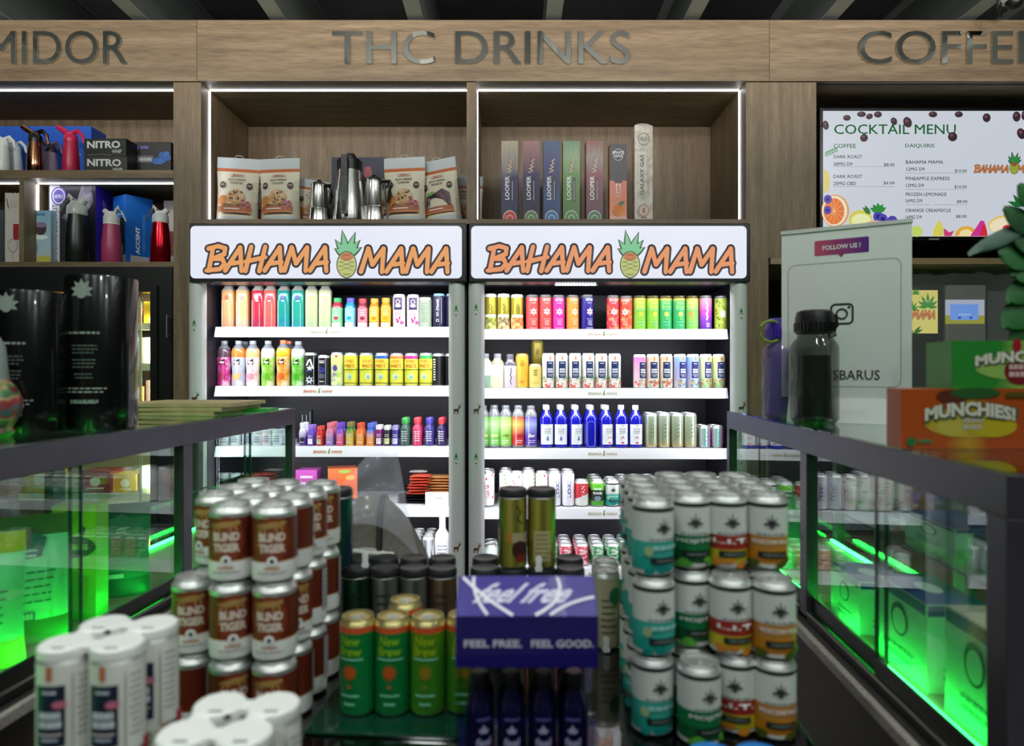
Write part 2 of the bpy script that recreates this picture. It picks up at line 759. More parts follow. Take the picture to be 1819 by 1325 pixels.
JOIST = mat('grey_steel_joist', '8d9490', 0.45, 0.2, noise=0.1, nscale=5)
for k in range(-4, 7):
    x = -1.06 + 0.624 * k
    mb = MB()
    zb = H + 1.60
    mb.box(x - 0.035, x + 0.035, -2.9, 4.15, zb, zb + 0.006, JOIST)
    mb.box(x + 0.029, x + 0.035, -2.9, 4.15, zb + 0.006, 3.19, mat('grey_joist_web', '565c59', 0.6))
    mb.box(x - 0.02, x + 0.035, -2.9, 4.15, 3.185, 3.199, JOIST)
    o = mb.obj('ceiling_joist')
    tag(o, 'grey steel ceiling joist, %s from left above the sign boards' % ORD[k + 4], 'ceiling beam', 'ceiling joists', 'structure')

# wood-clad wall: pillars, fascia boards, and the two shelving bays
YF = 3.05            # front plane of the woodwork
SF = F / YF


def wx(px):
    return WX(px, YF)


def wz(py):
    return WZ(py, YF)


ZT, ZF = wz(38), wz(146)     # fascia top and bottom


def fascia(x0, x1, word, lx0, lx1, label, wlabel):
    root = empty('sign_board', ((x0 + x1) / 2, YF, ZF), 0, label, 'sign')
    b = MB().box(x0 + 0.001, x1 - 0.001, YF - 0.012, YF + 0.02, ZF, ZT, WOOD_H)
    b.xform(Matrix.Translation(-root.location))
    b.obj('board', root)
    z0, z1 = wz(117), wz(60)
    vs, _ = glyphs(word, 0.0)
    wmin, wmax = min(v[0] for v in vs), max(v[0] for v in vs)
    ys = [v[1] for v in glyphs('H')[0]]
    sx = (lx1 - lx0) / (wmax - wmin)
    sz = (z1 - z0) / (max(ys) - min(ys))
    for i, ch in enumerate(word):
        if ch == ' ':
            continue
        pv, _ = glyphs(word[:i + 1], 0.0)
        xr = max(v[0] for v in pv)
        cv, cf = glyphs(ch, 0.0, 0.5, 4)
        cr = max(v[0] for v in cv)
        mb = MB()
        out = []
        for v in cv:
            out.append((lx0 + (v[0] - cr + xr - wmin) * sx, YF - 0.018 - v[2] * 0.014, z0 + v[1] * sz))
        mb.add(out, cf, mat('mirror_letter', 'c4c4be', 0.07, 1.0))
        mb.xform(Matrix.Translation(-root.location))
        mb.obj('letter', root, label='mirror-polished metal letter ' + ch)
    return root


fascia(-2.9, wx(352), 'HUMIDOR', wx(-128), wx(230), 'wood grain sign board with mirror letters at the left end', '')
fascia(wx(352), wx(1365), 'THC DRINKS', wx(593), wx(1118), 'long wood grain sign board with mirror letters above the drink coolers', '')
fascia(wx(1365), 3.0, 'COFFEE', wx(1521), wx(1840), 'wood grain sign board with mirror letters above the menu screen', '')


def led(x0, x1, y0, y1, z0, z1, parent):
    mb = MB().box(x0, x1, y0, y1, z0, z1, LEDW)
    return mb.obj('led_strip', parent)


# middle shelving bay over the coolers
XL, XR = wx(357), wx(1325)
FR_X0, FR_X1 = WX(336, 2.95), WX(1333, 2.95)
ZB = wz(389)
YB = 3.6
bay = empty('shelf_cabinet', (0, 0, 0), 0, 'open oak shelf cabinet with lit edges above the two drink coolers', 'shelf')
MB().box(XL - 0.10, XL, YF, YB, ZB - 0.022, ZF - 0.0005, WOOD_V).obj('side_panel', bay)
MB().box(XR, wx(1365), YF, YB, ZB - 0.022, ZF - 0.0005, WOOD_V).obj('side_panel', bay)
struct(MB().box(XL - 0.10, FR_X0 - 0.002, YF, YB, 0.0, ZB - 0.0225, WOOD_V).obj('wall_pillar'))
struct(MB().box(FR_X1 + 0.002, wx(1365), YF, YB, 0.0, ZB - 0.0225, WOOD_V).obj('wall_pillar'))
MB().box(wx(829), wx(846), YF, YB - 0.001, ZB + 0.0005, ZF - 0.0005, WOOD_V).obj('divider', bay)
MB().box(XL - 0.10, wx(1365), YB, YB + 0.02, ZB - 0.022, ZF + 0.02, WOOD_V).obj('back_panel', bay)
MB().box(XL + 0.0005, XR - 0.0005, YF + 0.002, YB - 0.001, ZB - 0.022, ZB, WOOD_H).obj('shelf', bay)
MB().box(XL - 0.1, wx(1365), YF + 0.0205, YB - 0.001, ZF, ZF + 0.02, WOOD_H).obj('top_panel', bay)
YL = 3.135
for (a, b) in ((XL, wx(829)), (wx(846), XR)):
    led(a + 0.004, b - 0.004, YL - 0.004, YL + 0.004, ZF - 0.004, ZF - 0.0005, bay)
led(XL + 0.0005, XL + 0.004, YL - 0.004, YL + 0.004, ZB, ZF - 0.008, bay)
led(wx(846) + 0.0005, wx(846) + 0.004, YL - 0.004, YL + 0.004, ZB, ZF - 0.008, bay)
led(XR - 0.004, XR - 0.0005, YL - 0.004, YL + 0.004, ZB, ZF - 0.008, bay)

# left shelving bay
XLR = wx(308)
lb = empty('shelf_cabinet', (0, 0, 0), 0, 'oak shelf cabinet in two tiers at the left, over the black cabinet', 'shelf')
YB2 = 3.5
Z1T, Z1B = wz(302), wz(316)
Z2T, Z2B = wz(465), wz(474)
MB().box(XLR, XL - 0.1005, YF, YB2, Z2B, ZF - 0.0005, WOOD_V).obj('side_panel', lb)
struct(MB().box(XLR, XL - 0.1005, YF, YB2, 0.0, Z2B - 0.0005, WOOD_V).obj('wall_pillar'))
MB().box(-2.9, XL - 0.1005, YB2, YB2 + 0.02, Z2B, ZF, WOOD_V).obj('back_panel', lb)
MB().box(-2.9, XL - 0.1005, YF + 0.0205, YB2 - 0.001, ZF, ZF + 0.02, WOOD_H).obj('top_panel', lb)
MB().box(-2.9, XLR - 0.0005, YF, YB2 - 0.001, Z1B, Z1T, WOOD_H).obj('shelf', lb)
MB().box(-2.9, XLR - 0.0005, YF, YB2 - 0.001, Z2B, Z2T, WOOD_H).obj('shelf', lb)
XD = wx(34)
MB().box(XD, XD + 0.022, YF, YB2 - 0.001, Z2T + 0.0005, Z1B - 0.0005, WOOD_V).obj('divider', lb)
led(-2.9, XLR - 0.004, YL - 0.004, YL + 0.004, ZF - 0.004, ZF - 0.0005, lb)
led(XD + 0.03, XLR - 0.004, YL - 0.004, YL + 0.004, Z1B - 0.004, Z1B - 0.0005, lb)
led(-2.9, XD - 0.004, YL - 0.004, YL + 0.004, Z1B - 0.004, Z1B - 0.0005, lb)
led(XD + 0.0225, XD + 0.028, YL - 0.004, YL + 0.004, Z2T, Z1B - 0.008, lb)

# right: wide pillar and the coffee station recess
XP0, XP1 = wx(1365), wx(1450)
XC = wx(1369)
pil = struct(MB().box(XP0 + 0.0005, XP1, YF, YF + 0.5, wz(458), ZF - 0.0005, WOOD_V).obj('wall_pillar'))
tag(pil, 'oak clad pillar left of the menu screen', 'pillar')
rec = empty('shelf_cabinet', (0, 0, 0), 0, 'coffee station niche with black back around the menu screen', 'shelf')
MB().box(XP1, 3.2, 3.42, 3.45, wz(470), ZF, BLKM).obj('back_panel', rec)
MB().box(XP1 + 0.0005, 3.2, YF + 0.03, 3.419, ZF, ZF + 0.02, WOOD_H).obj('top_panel', rec)
MB().box(XC, 3.2, YF, 3.6, wz(469), wz(458) - 0.0005, mat('oak_edge', '8a7757', 0.5, noise=0.1)).obj('shelf', rec)
MB().box(XC, 3.2, 3.62, 3.64, 0.0, wz(470), BLKM).obj('back_panel', rec)
# coffee counter with wood doors below
cc = empty('counter_cabinet', (2.1, 3.1, 0), 0, 'oak base cabinet with bar handles under the coffee machine', 'cabinet')
cz = wz(930)
b = MB().box(-0.93, 1.1, -0.05, 0.5, cz - 0.03, cz, mat('blue_grey_counter', '6d7688', 0.3, noise=0.1))
b.obj('countertop', cc)
MB().box(-0.93, 1.1, 0.0, 0.5, 0.0, cz - 0.031, WOOD_H).obj('cabinet_body', cc)
for k in range(4):
    x0 = -0.92 + 0.5 * k
    d = MB().box(x0, x0 + 0.49, -0.02, -0.001, 0.08, cz - 0.04, WOOD_H, 0.002).obj('door', cc)
    hx = x0 + 0.45 if k % 2 == 0 else x0 + 0.04
    MB().tube([(hx, -0.045, cz - 0.25), (hx, -0.045, cz - 0.06)], 0.006, STEEL).tube([(hx, -0.02, cz - 0.08), (hx, -0.045, cz - 0.08)], 0.004, STEEL).tube([(hx, -0.02, cz - 0.23), (hx, -0.045, cz - 0.23)], 0.004, STEEL).obj('handle', d)

# security camera hanging from the ceiling at the far right
sx, sz_ = WX(1802, 2.9), WZ(2, 2.9)
cm = empty('security_camera', (sx, 2.9, sz_), 0, 'white dome security camera with a dark cable under the ceiling', 'camera')
MB().lathe([(0.03, 0.0), (0.055, 0.005), (0.06, 0.03), (0.06, 0.07), (0.05, 0.09)], WHITE, 24).obj('housing', cm)
MB().sphere((0, 0, 0.0), 0.034, BLACK, 16, 8).obj('lens_dome', cm)
MB().tube([(-0.055, 0, 0.05), (-0.075, 0, 0.02), (-0.07, 0.0, -0.03), (-0.05, 0.01, -0.06), (-0.045, 0.02, 0.05), (-0.05, 0.02, 0.3)], 0.005, BLACK).obj('cable', cm)
MB().lathe([(0.03, 0.09), (0.03, 0.69)], WHITE, 16).obj('mount', cm)

# ------------------------------------------------------------------ brush lettering used on the cooler signs
BRUSH = {
    'B': (0.78, [[(0.10, 0.02), (0.16, 0.95)], [(-0.02, 0.90), (0.35, 1.0), (0.66, 0.92), (0.66, 0.68), (0.2, 0.5)], [(0.2, 0.5), (0.6, 0.48), (0.72, 0.28), (0.55, 0.08), (0.0, 0.02)]]),
    'A': (0.80, [[(0.0, 0.02), (0.5, 0.95)], [(0.5, 0.95), (0.68, 0.0)], [(0.18, 0.3), (0.66, 0.36)]]),
    'H': (0.84, [[(0.04, 0.0), (0.16, 0.98)], [(0.62, 0.0), (0.74, 0.98)], [(0.02, 0.38), (0.8, 0.56)]]),
    'M': (1.08, [[(0.02, 0.02), (0.2, 0.95)], [(0.2, 0.95), (0.46, 0.3)], [(0.46, 0.3), (0.84, 0.95)], [(0.84, 0.95), (0.9, 0.0)]]),
}


def brush_word(art, word, x0, z0, w, h, m, wd, dw=0.0, shear=0.25):
    tot = sum(BRUSH[c][0] for c in word)
    sx = w / tot
    x = x0
    l = art.l + 1
    for c in word:
        adv, strokes = BRUSH[c]
        for st in strokes:
            pts = [(x + px * sx + shear * (pz - 0.5) * h * 0.5, z0 + pz * h) for px, pz in st]
            for a, b in zip(pts[:-1], pts[1:]):
                q = capsule(a, b, wd, wd * (1 - dw), 5)
                art._put(q, [list(range(len(q)))], m, l)
        x += adv * sx
    art.l = l


def pineapple(art, cx, zb, h, mbody, mline, mleaf, mtop):
    """plain fruit: oval body with cross lines and a leafy crown"""
    bh = h * 0.5
    for a, L in ((100, 0.95), (70, 0.92), (125, 0.72), (50, 0.75), (148, 0.5), (30, 0.62)):
        art.leaf(cx, zb + bh * 0.85, h * 0.56 * L + 0.006, h * 0.17, math.radians(a), mline)
    for a, L in ((100, 0.95), (70, 0.92), (125, 0.72), (50, 0.75), (148, 0.5), (30, 0.62)):
        art.leaf(cx, zb + bh * 0.87, h * 0.53 * L, h * 0.12, math.radians(a), mleaf)
    art.ell(cx, zb + bh * 0.5, h * 0.21, bh * 0.56, mline, 22)
    art.ell(cx, zb + bh * 0.5, h * 0.19, bh * 0.52, mbody, 22)
    art.ell(cx, zb + bh * 0.83, h * 0.13, bh * 0.17, mtop, 16)
    l = art.l
    for k in range(-2, 3):
        art.stroke([(cx - h * 0.15, zb + bh * (0.42 + 0.17 * k)), (cx + h * 0.15, zb + bh * (0.62 + 0.17 * k))] if abs(k) < 2 else [(cx - h * 0.08, zb + bh * (0.45 + 0.2 * k)), (cx + h * 0.08, zb + bh * (0.55 + 0.2 * k))], h * 0.004, mline)
        art.stroke([(cx + h * 0.15, zb + bh * (0.42 + 0.17 * k)), (cx - h * 0.15, zb + bh * (0.62 + 0.17 * k))] if abs(k) < 2 else [(cx + h * 0.08, zb + bh * (0.45 + 0.2 * k)), (cx - h * 0.08, zb + bh * (0.55 + 0.2 * k))], h * 0.004, mline)


# ------------------------------------------------------------------ the two drink coolers
YH = 2.95
FR = {
    'left': dict(x0=WX(336, YH), x1=WX(829, YH), p=(WX(338.5, YH), WX(820.5, YH)), posts=(-1.395, -0.245), lip=(-1.369, -0.235), dz=0.006),
    'right': dict(x0=WX(833, YH), x1=WX(1333, YH), p=(WX(837, YH), WX(1326, YH)), posts=(-0.1575, 1.006), lip=(-0.155, 0.994), dz=-0.004),
}
SHZ = [1.4567, 1.184, 0.9055, 0.630, 0.352]
YLIP = 3.12
FRD = mat('cooler_dark_liner', '1d1b26', 0.45, noise=0.1, nscale=6)
POST = mat('silver_cooler_post', 'd6d9da', 0.35, 0.12)
LIPM = mat('white_shelf_rail', 'f1f1f8', 0.35)
TREE = M('1f8a40', 0.5)
DEER = M('5a4030', 0.5)


def tree_art(art, z, sx=0.0):
    s = 0.021
    for k, (a, b, w) in enumerate(((0.0, 0.45, 1.0), (0.3, 0.75, 0.75), (0.6, 1.05, 0.5))):
        art.poly([(sx - w * s * 0.7, z + a * s * 2), (sx + w * s * 0.7, z + a * s * 2), (sx, z + b * s * 2)], TREE)
    art.rect(sx - 0.003, sx + 0.003, z - 0.006, z, DEER, 1)


def deer_art(art, z):
    l = art.l
    art.ell(0.0, z + 0.016, 0.012, 0.006, DEER)
    for x in (-0.009, -0.005, 0.006, 0.01):
        art.stroke([(x, z + 0.014), (x - 0.002, z)], 0.0013, DEER)
    art.stroke([(0.009, z + 0.018), (0.014, z + 0.03)], 0.003, DEER)
    art.ell(0.017, z + 0.031, 0.005, 0.003, DEER)
    art.stroke([(0.013, z + 0.033), (0.009, z + 0.042)], 0.001, DEER)
    art.stroke([(0.016, z + 0.033), (0.018, z + 0.043)], 0.001, DEER)


def rail_logo(art, cx, z, w, mo):
    h = w * 0.085
    brush_word(art, 'BAHAMA', cx - w * 0.5, z - h / 2, w * 0.44, h, mo, h * 0.11)
    brush_word(art, 'MAMA', cx + w * 0.12, z - h / 2, w * 0.36, h, mo, h * 0.11)
    art.ell(cx + w * 0.03, z - h * 0.1, h * 0.42, h * 0.75, M('8a9a5a', 0.5), 10)
    art.leaf(cx + w * 0.03, z + h * 0.4, h * 1.1, h * 0.5, math.radians(70), M('4d8a5a', 0.5))


def cooler(side):
    q = FR[side]
    x0, x1 = q['x0'], q['x1']
    zt, zb = WZ(396.5, YH), WZ(500.5, YH)
    root = empty('drink_cooler', ((x0 + x1) / 2, YH, 0), 0,
                 'open-front drink cooler with lit orange-lettered header, %s' % ('beside the black cabinet on the left' if side == 'left' else 'beside the oak pillar on the right'), 'cooler', 'drink coolers')
    T = Matrix.Translation(-Vector(root.location))

    def P(name, mb, parent=root, label=None, tr=True):
        if tr:
            mb.xform(T)
        return mb.obj(name, parent, label=label)
    # cabinet shell
    mb = MB()
    mb.box(x0 + 0.004, x0 + 0.02, 3.02, 3.585, 0.0, zt - 0.03, FRD)
    mb.box(x1 - 0.02, x1 - 0.004, 3.02, 3.585, 0.0, zt - 0.03, FRD)
    mb.box(x0 + 0.02, x1 - 0.02, 3.56, 3.585, 0.0, zt - 0.03, FRD)
    mb.box(x0 + 0.02, x1 - 0.02, 3.06, 3.56, zb + 0.01, zt - 0.03, FRD)
    mb.box(x0 + 0.02, x1 - 0.02, 3.02, 3.56, 0.0, 0.12, FRD)
    # rows of air slots on the back wall
    for z in SHZ:
        for r in range(3):
            zz = z + 0.10 + 0.04 * r
            for c in range(24):
                xx = x0 + 0.06 + (x1 - x0 - 0.12) * c / 24
                mb.add([(xx, 3.5595, zz), (xx + 0.034, 3.5595, zz), (xx + 0.034, 3.5595, zz + 0.006), (xx, 3.5595, zz + 0.006)], [(0, 1, 2, 3)], BLACK)
    P('cabinet_body', mb)
    # header with backlit panel
    hd = P('header', MB().box(x0, x1, YH, 3.06, zb, zt, mat('black_header_frame', '17171d', 0.35), 0.004))
    px0, px1 = q['p']
    pz0, pz1 = WZ(494.5, YH), WZ(401.5, YH)
    a = Art()
    a.rrect(px0, px1, pz0, pz1, 0.02, E('e9edfb', 0.95))
    pn = part('sign_panel', a.flat('sign_panel', YH - 0.001), hd, loc=-Vector(root.location))
    L = Art()
    s = (px1 - px0) / (1752 - 60)

    def zx(z):
        return px0 + (z - 60) * s

    def zy(z):
        return pz1 - (z - 38) * (pz1 - pz0) / (360 - 38)
    og, gy = (E('f2a868', 0.86) if side == 'left' else E('f0a070', 0.86)), E('4e484f', 0.6)
    h = zy(165) - zy(318)
    for (m, w) in ((gy, 0.0195), (og, 0.0102)):
        brush_word(L, 'BAHAMA', zx(170), zy(315), (zx(935) - zx(170)), h, m, w, 0.12)
        brush_word(L, 'MAMA', zx(1130), zy(322), (zx(1690) - zx(1130)), h, m, w, 0.12)
    pineapple(L, zx(1035), zy(352), zy(52) - zy(352), E('c8cf82', 0.85), E('5c6a52', 0.6), E('86cf9c', 0.85), E('d98a62', 0.8))
    part('sign_lettering', L.flat('sign_lettering', YH - 0.0018), pn)
    # posts
    for i, pxx in enumerate(q['posts']):
        po = P('post', MB().lathe([(0.036, 0.0), (0.036, zb - 0.002)], POST, 28, pxx, 3.0))
        ys = {('left', 0): ((585, 't'), (714, 'd')), ('left', 1): ((559, 't'), (822, 't'), (735, 'd'), (980, 'd')),
              ('right', 0): ((557, 't'), (822, 't'), (735, 'd'), (982, 'd')), ('right', 1): ((564, 't'), (731, 'd'), (822, 't'))}[(side, i)]
        for yy, k in ys:
            st = Art()
            if k == 't':
                tree_art(st, WZ(yy, 2.965))
            else:
                deer_art(st, WZ(yy, 2.965))
            part('holiday_sticker', st.cyl(0.036, 'holiday_sticker'), po, 'green tree sticker' if k == 't' else 'brown deer sticker', loc=Vector((pxx, 3.0, 0)) - Vector(root.location))
    # shelves with white rails
    l0, l1 = q['lip']
    for i, z in enumerate(SHZ):
        z += q['dz']
        sh = P('shelf', MB().box(l0 + 0.004, l1 - 0.004, YLIP + 0.012, 3.54, z - 0.024, z - 0.004, mat('white_shelf_plate', 'd8d8de', 0.4)))
        lip = MB().prism([(YLIP, z), (YLIP + 0.011, z), (YLIP + 0.011, z - 0.047), (YLIP - 0.016, z - 0.047)], l0, l1, LIPM, 'x')
        lp = P('price_rail', lip, sh)
        la = Art()
        faint = 0 if (side == 'left' and i > 0) else 1
        rail_logo(la, [0.45, 0.42, 0.46, 0.46, 0.46][i] * (l1 - l0) + l0 if side == 'left' else l0 + 0.5 * (l1 - l0), z - 0.024, 0.135, M('d98a5c', 0.5) if not faint else M('cdbfa8', 0.5))
        me = la.mesh('rail_logo', lambda x, zz, l: (x, YLIP - 0.0008 - 0.016 * (z - zz) / 0.047 - 0.0001 * l, zz))
        part('rail_logo', me, sh, 'small orange lettering on rail', loc=-Vector(root.location))
        area_light('shelf_led', ((l0 + l1) / 2, YLIP - 0.012, z - 0.052), (0, 0.75, -1), l1 - l0 - 0.06, 0.02, COOL_P, (0.93, 0.94, 1.0), root)
    # front-edge light under the header and in the posts
    if side == 'right':
        st = MB()
        for k in range(14):
            st.box(WX(988 + 5.2 * k, 3.02), WX(990.4 + 5.2 * k, 3.02), 3.02, 3.024, zb - 0.006, zb - 0.0005, LEDW)
        st.box(WX(985, 3.02), WX(1063, 3.02), 3.024, 3.03, zb - 0.007, zb - 0.0005, WHITE)
        P('led_strip', st)
    area_light('canopy_led', ((x0 + x1) / 2, 3.03, zb - 0.016), (0, 0.6, -1), x1 - x0 - 0.1, 0.03, COOL_P * 1.3, (0.93, 0.94, 1.0), root)
    for pxx, sg in zip(q['posts'], (1, -1)):
        area_light('post_led', (pxx + sg * 0.045, 3.03, 0.85), (sg, 0.55, 0), 0.02, 1.6, COOL_P * 1.2, (0.93, 0.94, 1.0), root)
    return root


COOLER = {s: cooler(s) for s in ('left', 'right')}

# ------------------------------------------------------------------ kinds of cans and bottles
W_ = M('f4f4f2', 0.35)
K_ = M('0c0c0e', 0.45)


def can(r, h, bands, art=None, lid=None, neck=0.86, tab=False, seg=24, name='drink_can', tall_cap=0.0, bodyseg=None):
    """bands: [(top fraction, material)...] from the foot up"""
    lid = lid or ALU
    hs = h - 0.012 - tall_cap
    prof = [(r * 0.78, 0.0), (r * 0.98, 0.006), (r, 0.012)]
    ms = [ALU, bands[0][1]]
    z0 = 0.012
    for fr, m in bands:
        zt = hs if fr >= 1 else fr * h
        prof.append((r, zt))
        ms.append(m)
    body = MB().lathe(prof, ms, seg)
    ld = MB().lathe([(r, hs), (r * (1 + neck) / 2, hs + 0.005), (r * neck, hs + 0.008), (r * neck * 1.03, hs + 0.0105), (r * neck * 1.0, hs + 0.012), (r * neck * 0.93, hs + 0.0115), (r * neck * 0.9, hs + 0.008), (0.0005, hs + 0.008)], lid, seg, caps=False)
    parts = [('can_body', body.mesh('can_body'))]
    subs = ()
    if tab:
        t = MB()
        tz = hs + 0.0085
        t.prism([(-0.008, -0.012), (0.008, -0.012), (0.009, 0.004), (0.005, 0.009), (-0.005, 0.009), (-0.009, 0.004)], tz, tz + 0.0015, ALU, 'z')
        t.lathe([(0.004, 0), (0.003, 0.002)], ALU, 8, 0, -0.002, tz + 0.0015)
        subs = [('pull_tab', t.mesh('pull_tab'))]
    parts.append(('can_lid', ld.mesh('can_lid'), None, subs))
    if art:
        parts.append(('label_print', art.cyl(r)))
    return dict(name=name, cat='can', parts=parts, r=r, h=h)


def snap(r, h, m):
    """plastic snap cap that covers a can's rim"""
    return MB().lathe([(r * 0.97, h - 0.016), (r * 0.99, h - 0.013), (r * 0.97, h - 0.004), (r * 0.9, h), (r * 0.8, h - 0.0015), (0.0005, h - 0.002)], m, 24, caps=False).mesh('snap_cap')


def bottle(prof, ms, cap, capm, art=None, artr=None, sq=None, name='drink_bottle', seg=24, label=None):
    parts = [('bottle_body', MB().lathe(prof, ms, seg, sq=sq).mesh('bottle_body')),
             ('bottle_cap', MB().lathe(cap, capm, 20).mesh('bottle_cap'))]
    if art:
        me = art.flat('bottle_label', -artr) if sq else art.cyl(artr, 'bottle_label')
        parts.append(('bottle_label', me, label))
    return dict(name=name, cat='bottle', parts=parts, r=max(p[0] for p in prof), h=cap[-1][1])


SR, SH_ = 0.0295, 0.158      # slim can
KIND = {}


def star_can(key, base, base2, fg, patt=False):
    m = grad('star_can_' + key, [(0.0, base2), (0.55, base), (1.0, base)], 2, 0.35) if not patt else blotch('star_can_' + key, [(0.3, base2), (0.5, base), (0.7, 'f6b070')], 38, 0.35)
    f = M(fg, 0.4)
    a = Art()
    a.text('ODYSSEY', 0.0, 0.136, 0.040, 0.012, f, bold=0.03)
    a.text('ELIXIR', 0.0, 0.122, 0.021, 0.006, f)
    for k in range(6):
        an = math.pi / 2 + k * math.pi / 3
        a.ell(0.012 * math.cos(an), 0.083 + 0.012 * math.sin(an), 0.0042, 0.0042, f, 10)
    a.star(0, 0.083, 0.014, 6, f, 0.6)
    a.ell(0, 0.083, 0.0036, 0.0036, m, 10)
    a.rect(-0.015, 0.015, 0.050, 0.0515, f, 4)
    a.bars(0, 0.040, 0.026, 3, 0.008, 0.003, f, 3)
    a.rect(-0.018, 0.018, 0.010, 0.012, f, 4)
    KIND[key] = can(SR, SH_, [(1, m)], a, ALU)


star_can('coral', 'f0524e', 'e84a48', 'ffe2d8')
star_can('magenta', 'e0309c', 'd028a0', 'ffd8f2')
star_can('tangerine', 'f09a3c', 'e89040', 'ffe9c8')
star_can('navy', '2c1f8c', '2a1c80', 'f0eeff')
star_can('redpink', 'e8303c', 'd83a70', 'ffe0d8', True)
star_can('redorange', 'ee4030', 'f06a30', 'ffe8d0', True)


def gold_can(key, m1, m2):
    a = Art()
    for k in range(3):
        a.stroke([(-0.006 + 0.004 * k, 0.10 - 0.014 * k), (0.002 + 0.003 * k, 0.115 - 0.014 * k), (0.010 - 0.003 * k, 0.10 - 0.012 * k)], 0.0012, M('5a5a20', 0.4))
    a.rect(-0.03, 0.03, 0.058, 0.070, M('f6f2dc', 0.4), 12)
    a.bars(0, 0.045, 0.03, 2, 0.008, 0.003, M('7a7a48', 0.4), 5)
    KIND[key] = can(SR, SH_, [(0.37, m1), (1, mat('gold_foil', 'b9ac3e', 0.32, 0.45))], a, W_)
    KIND[key]['parts'].append(('snap_cap', snap(SR, SH_ + 0.003, W_)))


gold_can('gold_lime', blotch('print_lime_leaf', [(0.35, '6f7f2c'), (0.5, 'b5bd55'), (0.65, 'e8e6b0')], 60), None)
gold_can('gold_berry', blotch('print_berry', [(0.35, '4c3a5c'), (0.5, 'c0a860'), (0.65, 'e8dcb4')], 60), None)
gold_can('gold_orange', blotch('print_orange_fruit', [(0.35, 'd85a3c'), (0.5, 'e89a50'), (0.65, 'e8e0a0')], 60), None)


def brew_can(key, c_top, c_bot, txt, dot, big=False):
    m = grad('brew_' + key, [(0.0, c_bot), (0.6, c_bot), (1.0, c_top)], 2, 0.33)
    t = M(txt, 0.4)
    a = Art()
    hh = 0.016
    a.text('New', 0.0, 0.125, 0.034, hh, t, shear=0.2, bold=0.02)
    a.text('Brew', 0.0, 0.108, 0.040, hh, t, shear=0.2, bold=0.02)
    a.rect(-0.022, 0.022, 0.094, 0.0965, M('8fe0c0', 0.4), 8)
    a.ell(0, 0.074, 0.0095, 0.0105, M(dot, 0.4), 16)
    for k in range(10):
        an = k * math.pi / 5
        a.stroke([(0.0095 * math.cos(an), 0.074 + 0.0105 * math.sin(an)), (0.0115 * math.cos(an), 0.074 + 0.0127 * math.sin(an))], 0.0008, M(dot, 0.4))
    a.ell(0, 0.052, 0.003, 0.003, M(dot, 0.4), 8)
    a.bars(0, 0.036, 0.034, 1, 0.008, 0.003, M('8fe0c0', 0.4), 5)
    a.bars(0, 0.022, 0.018, 1, 0.008, 0.004, M('8fe0c0', 0.4), 6)
    KIND[key] = can(SR, SH_, [(0.865, m), (1, M('d8582c' if big else 'd8c84a', 0.35))], a, mat('gold_can_lid', 'cfc083', 0.3, 0.8), tab=big, seg=32)


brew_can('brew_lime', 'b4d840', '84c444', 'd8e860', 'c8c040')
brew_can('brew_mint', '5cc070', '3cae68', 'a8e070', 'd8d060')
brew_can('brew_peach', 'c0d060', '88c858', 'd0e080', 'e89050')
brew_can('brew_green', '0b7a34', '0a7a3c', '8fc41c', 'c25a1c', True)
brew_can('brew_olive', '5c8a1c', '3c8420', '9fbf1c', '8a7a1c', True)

a = Art()
a.text('Limonada', 0.0, 0.09, 0.09, 0.012, W_, rot=math.pi / 2, bold=0.02)
a.bars(0.006, 0.03, 0.02, 3, 0.007, 0.003, W_, 2)
a.items.pop(0)
a.stroke([(-0.003, 0.125), (0.003, 0.112), (-0.003, 0.1), (0.004, 0.088), (-0.003, 0.076), (0.003, 0.062), (-0.002, 0.05)], 0.0035, W_)
KIND['sunset'] = can(SR, SH_, [(1, grad('sunset_fade', [(0.0, '5a2a9c'), (0.35, '8c3cc8'), (0.6, 'd84cc0'), (1.0, 'f0a0b0')]))], a)
a = Art()
for k in range(26):
    a.leaf(RND.uniform(-0.03, 0.03), RND.uniform(0.02, 0.14), 0.014, 0.007, RND.uniform(0, 6.28), M(('7a9a2c', 'e8f0a0', '5c8428')[k % 3], 0.4))
a.ell(0.004, 0.075, 0.013, 0.018, M('f2f6d8', 0.4))
KIND['leafy'] = can(SR, SH_, [(1, M('b7cc4c'))], a)

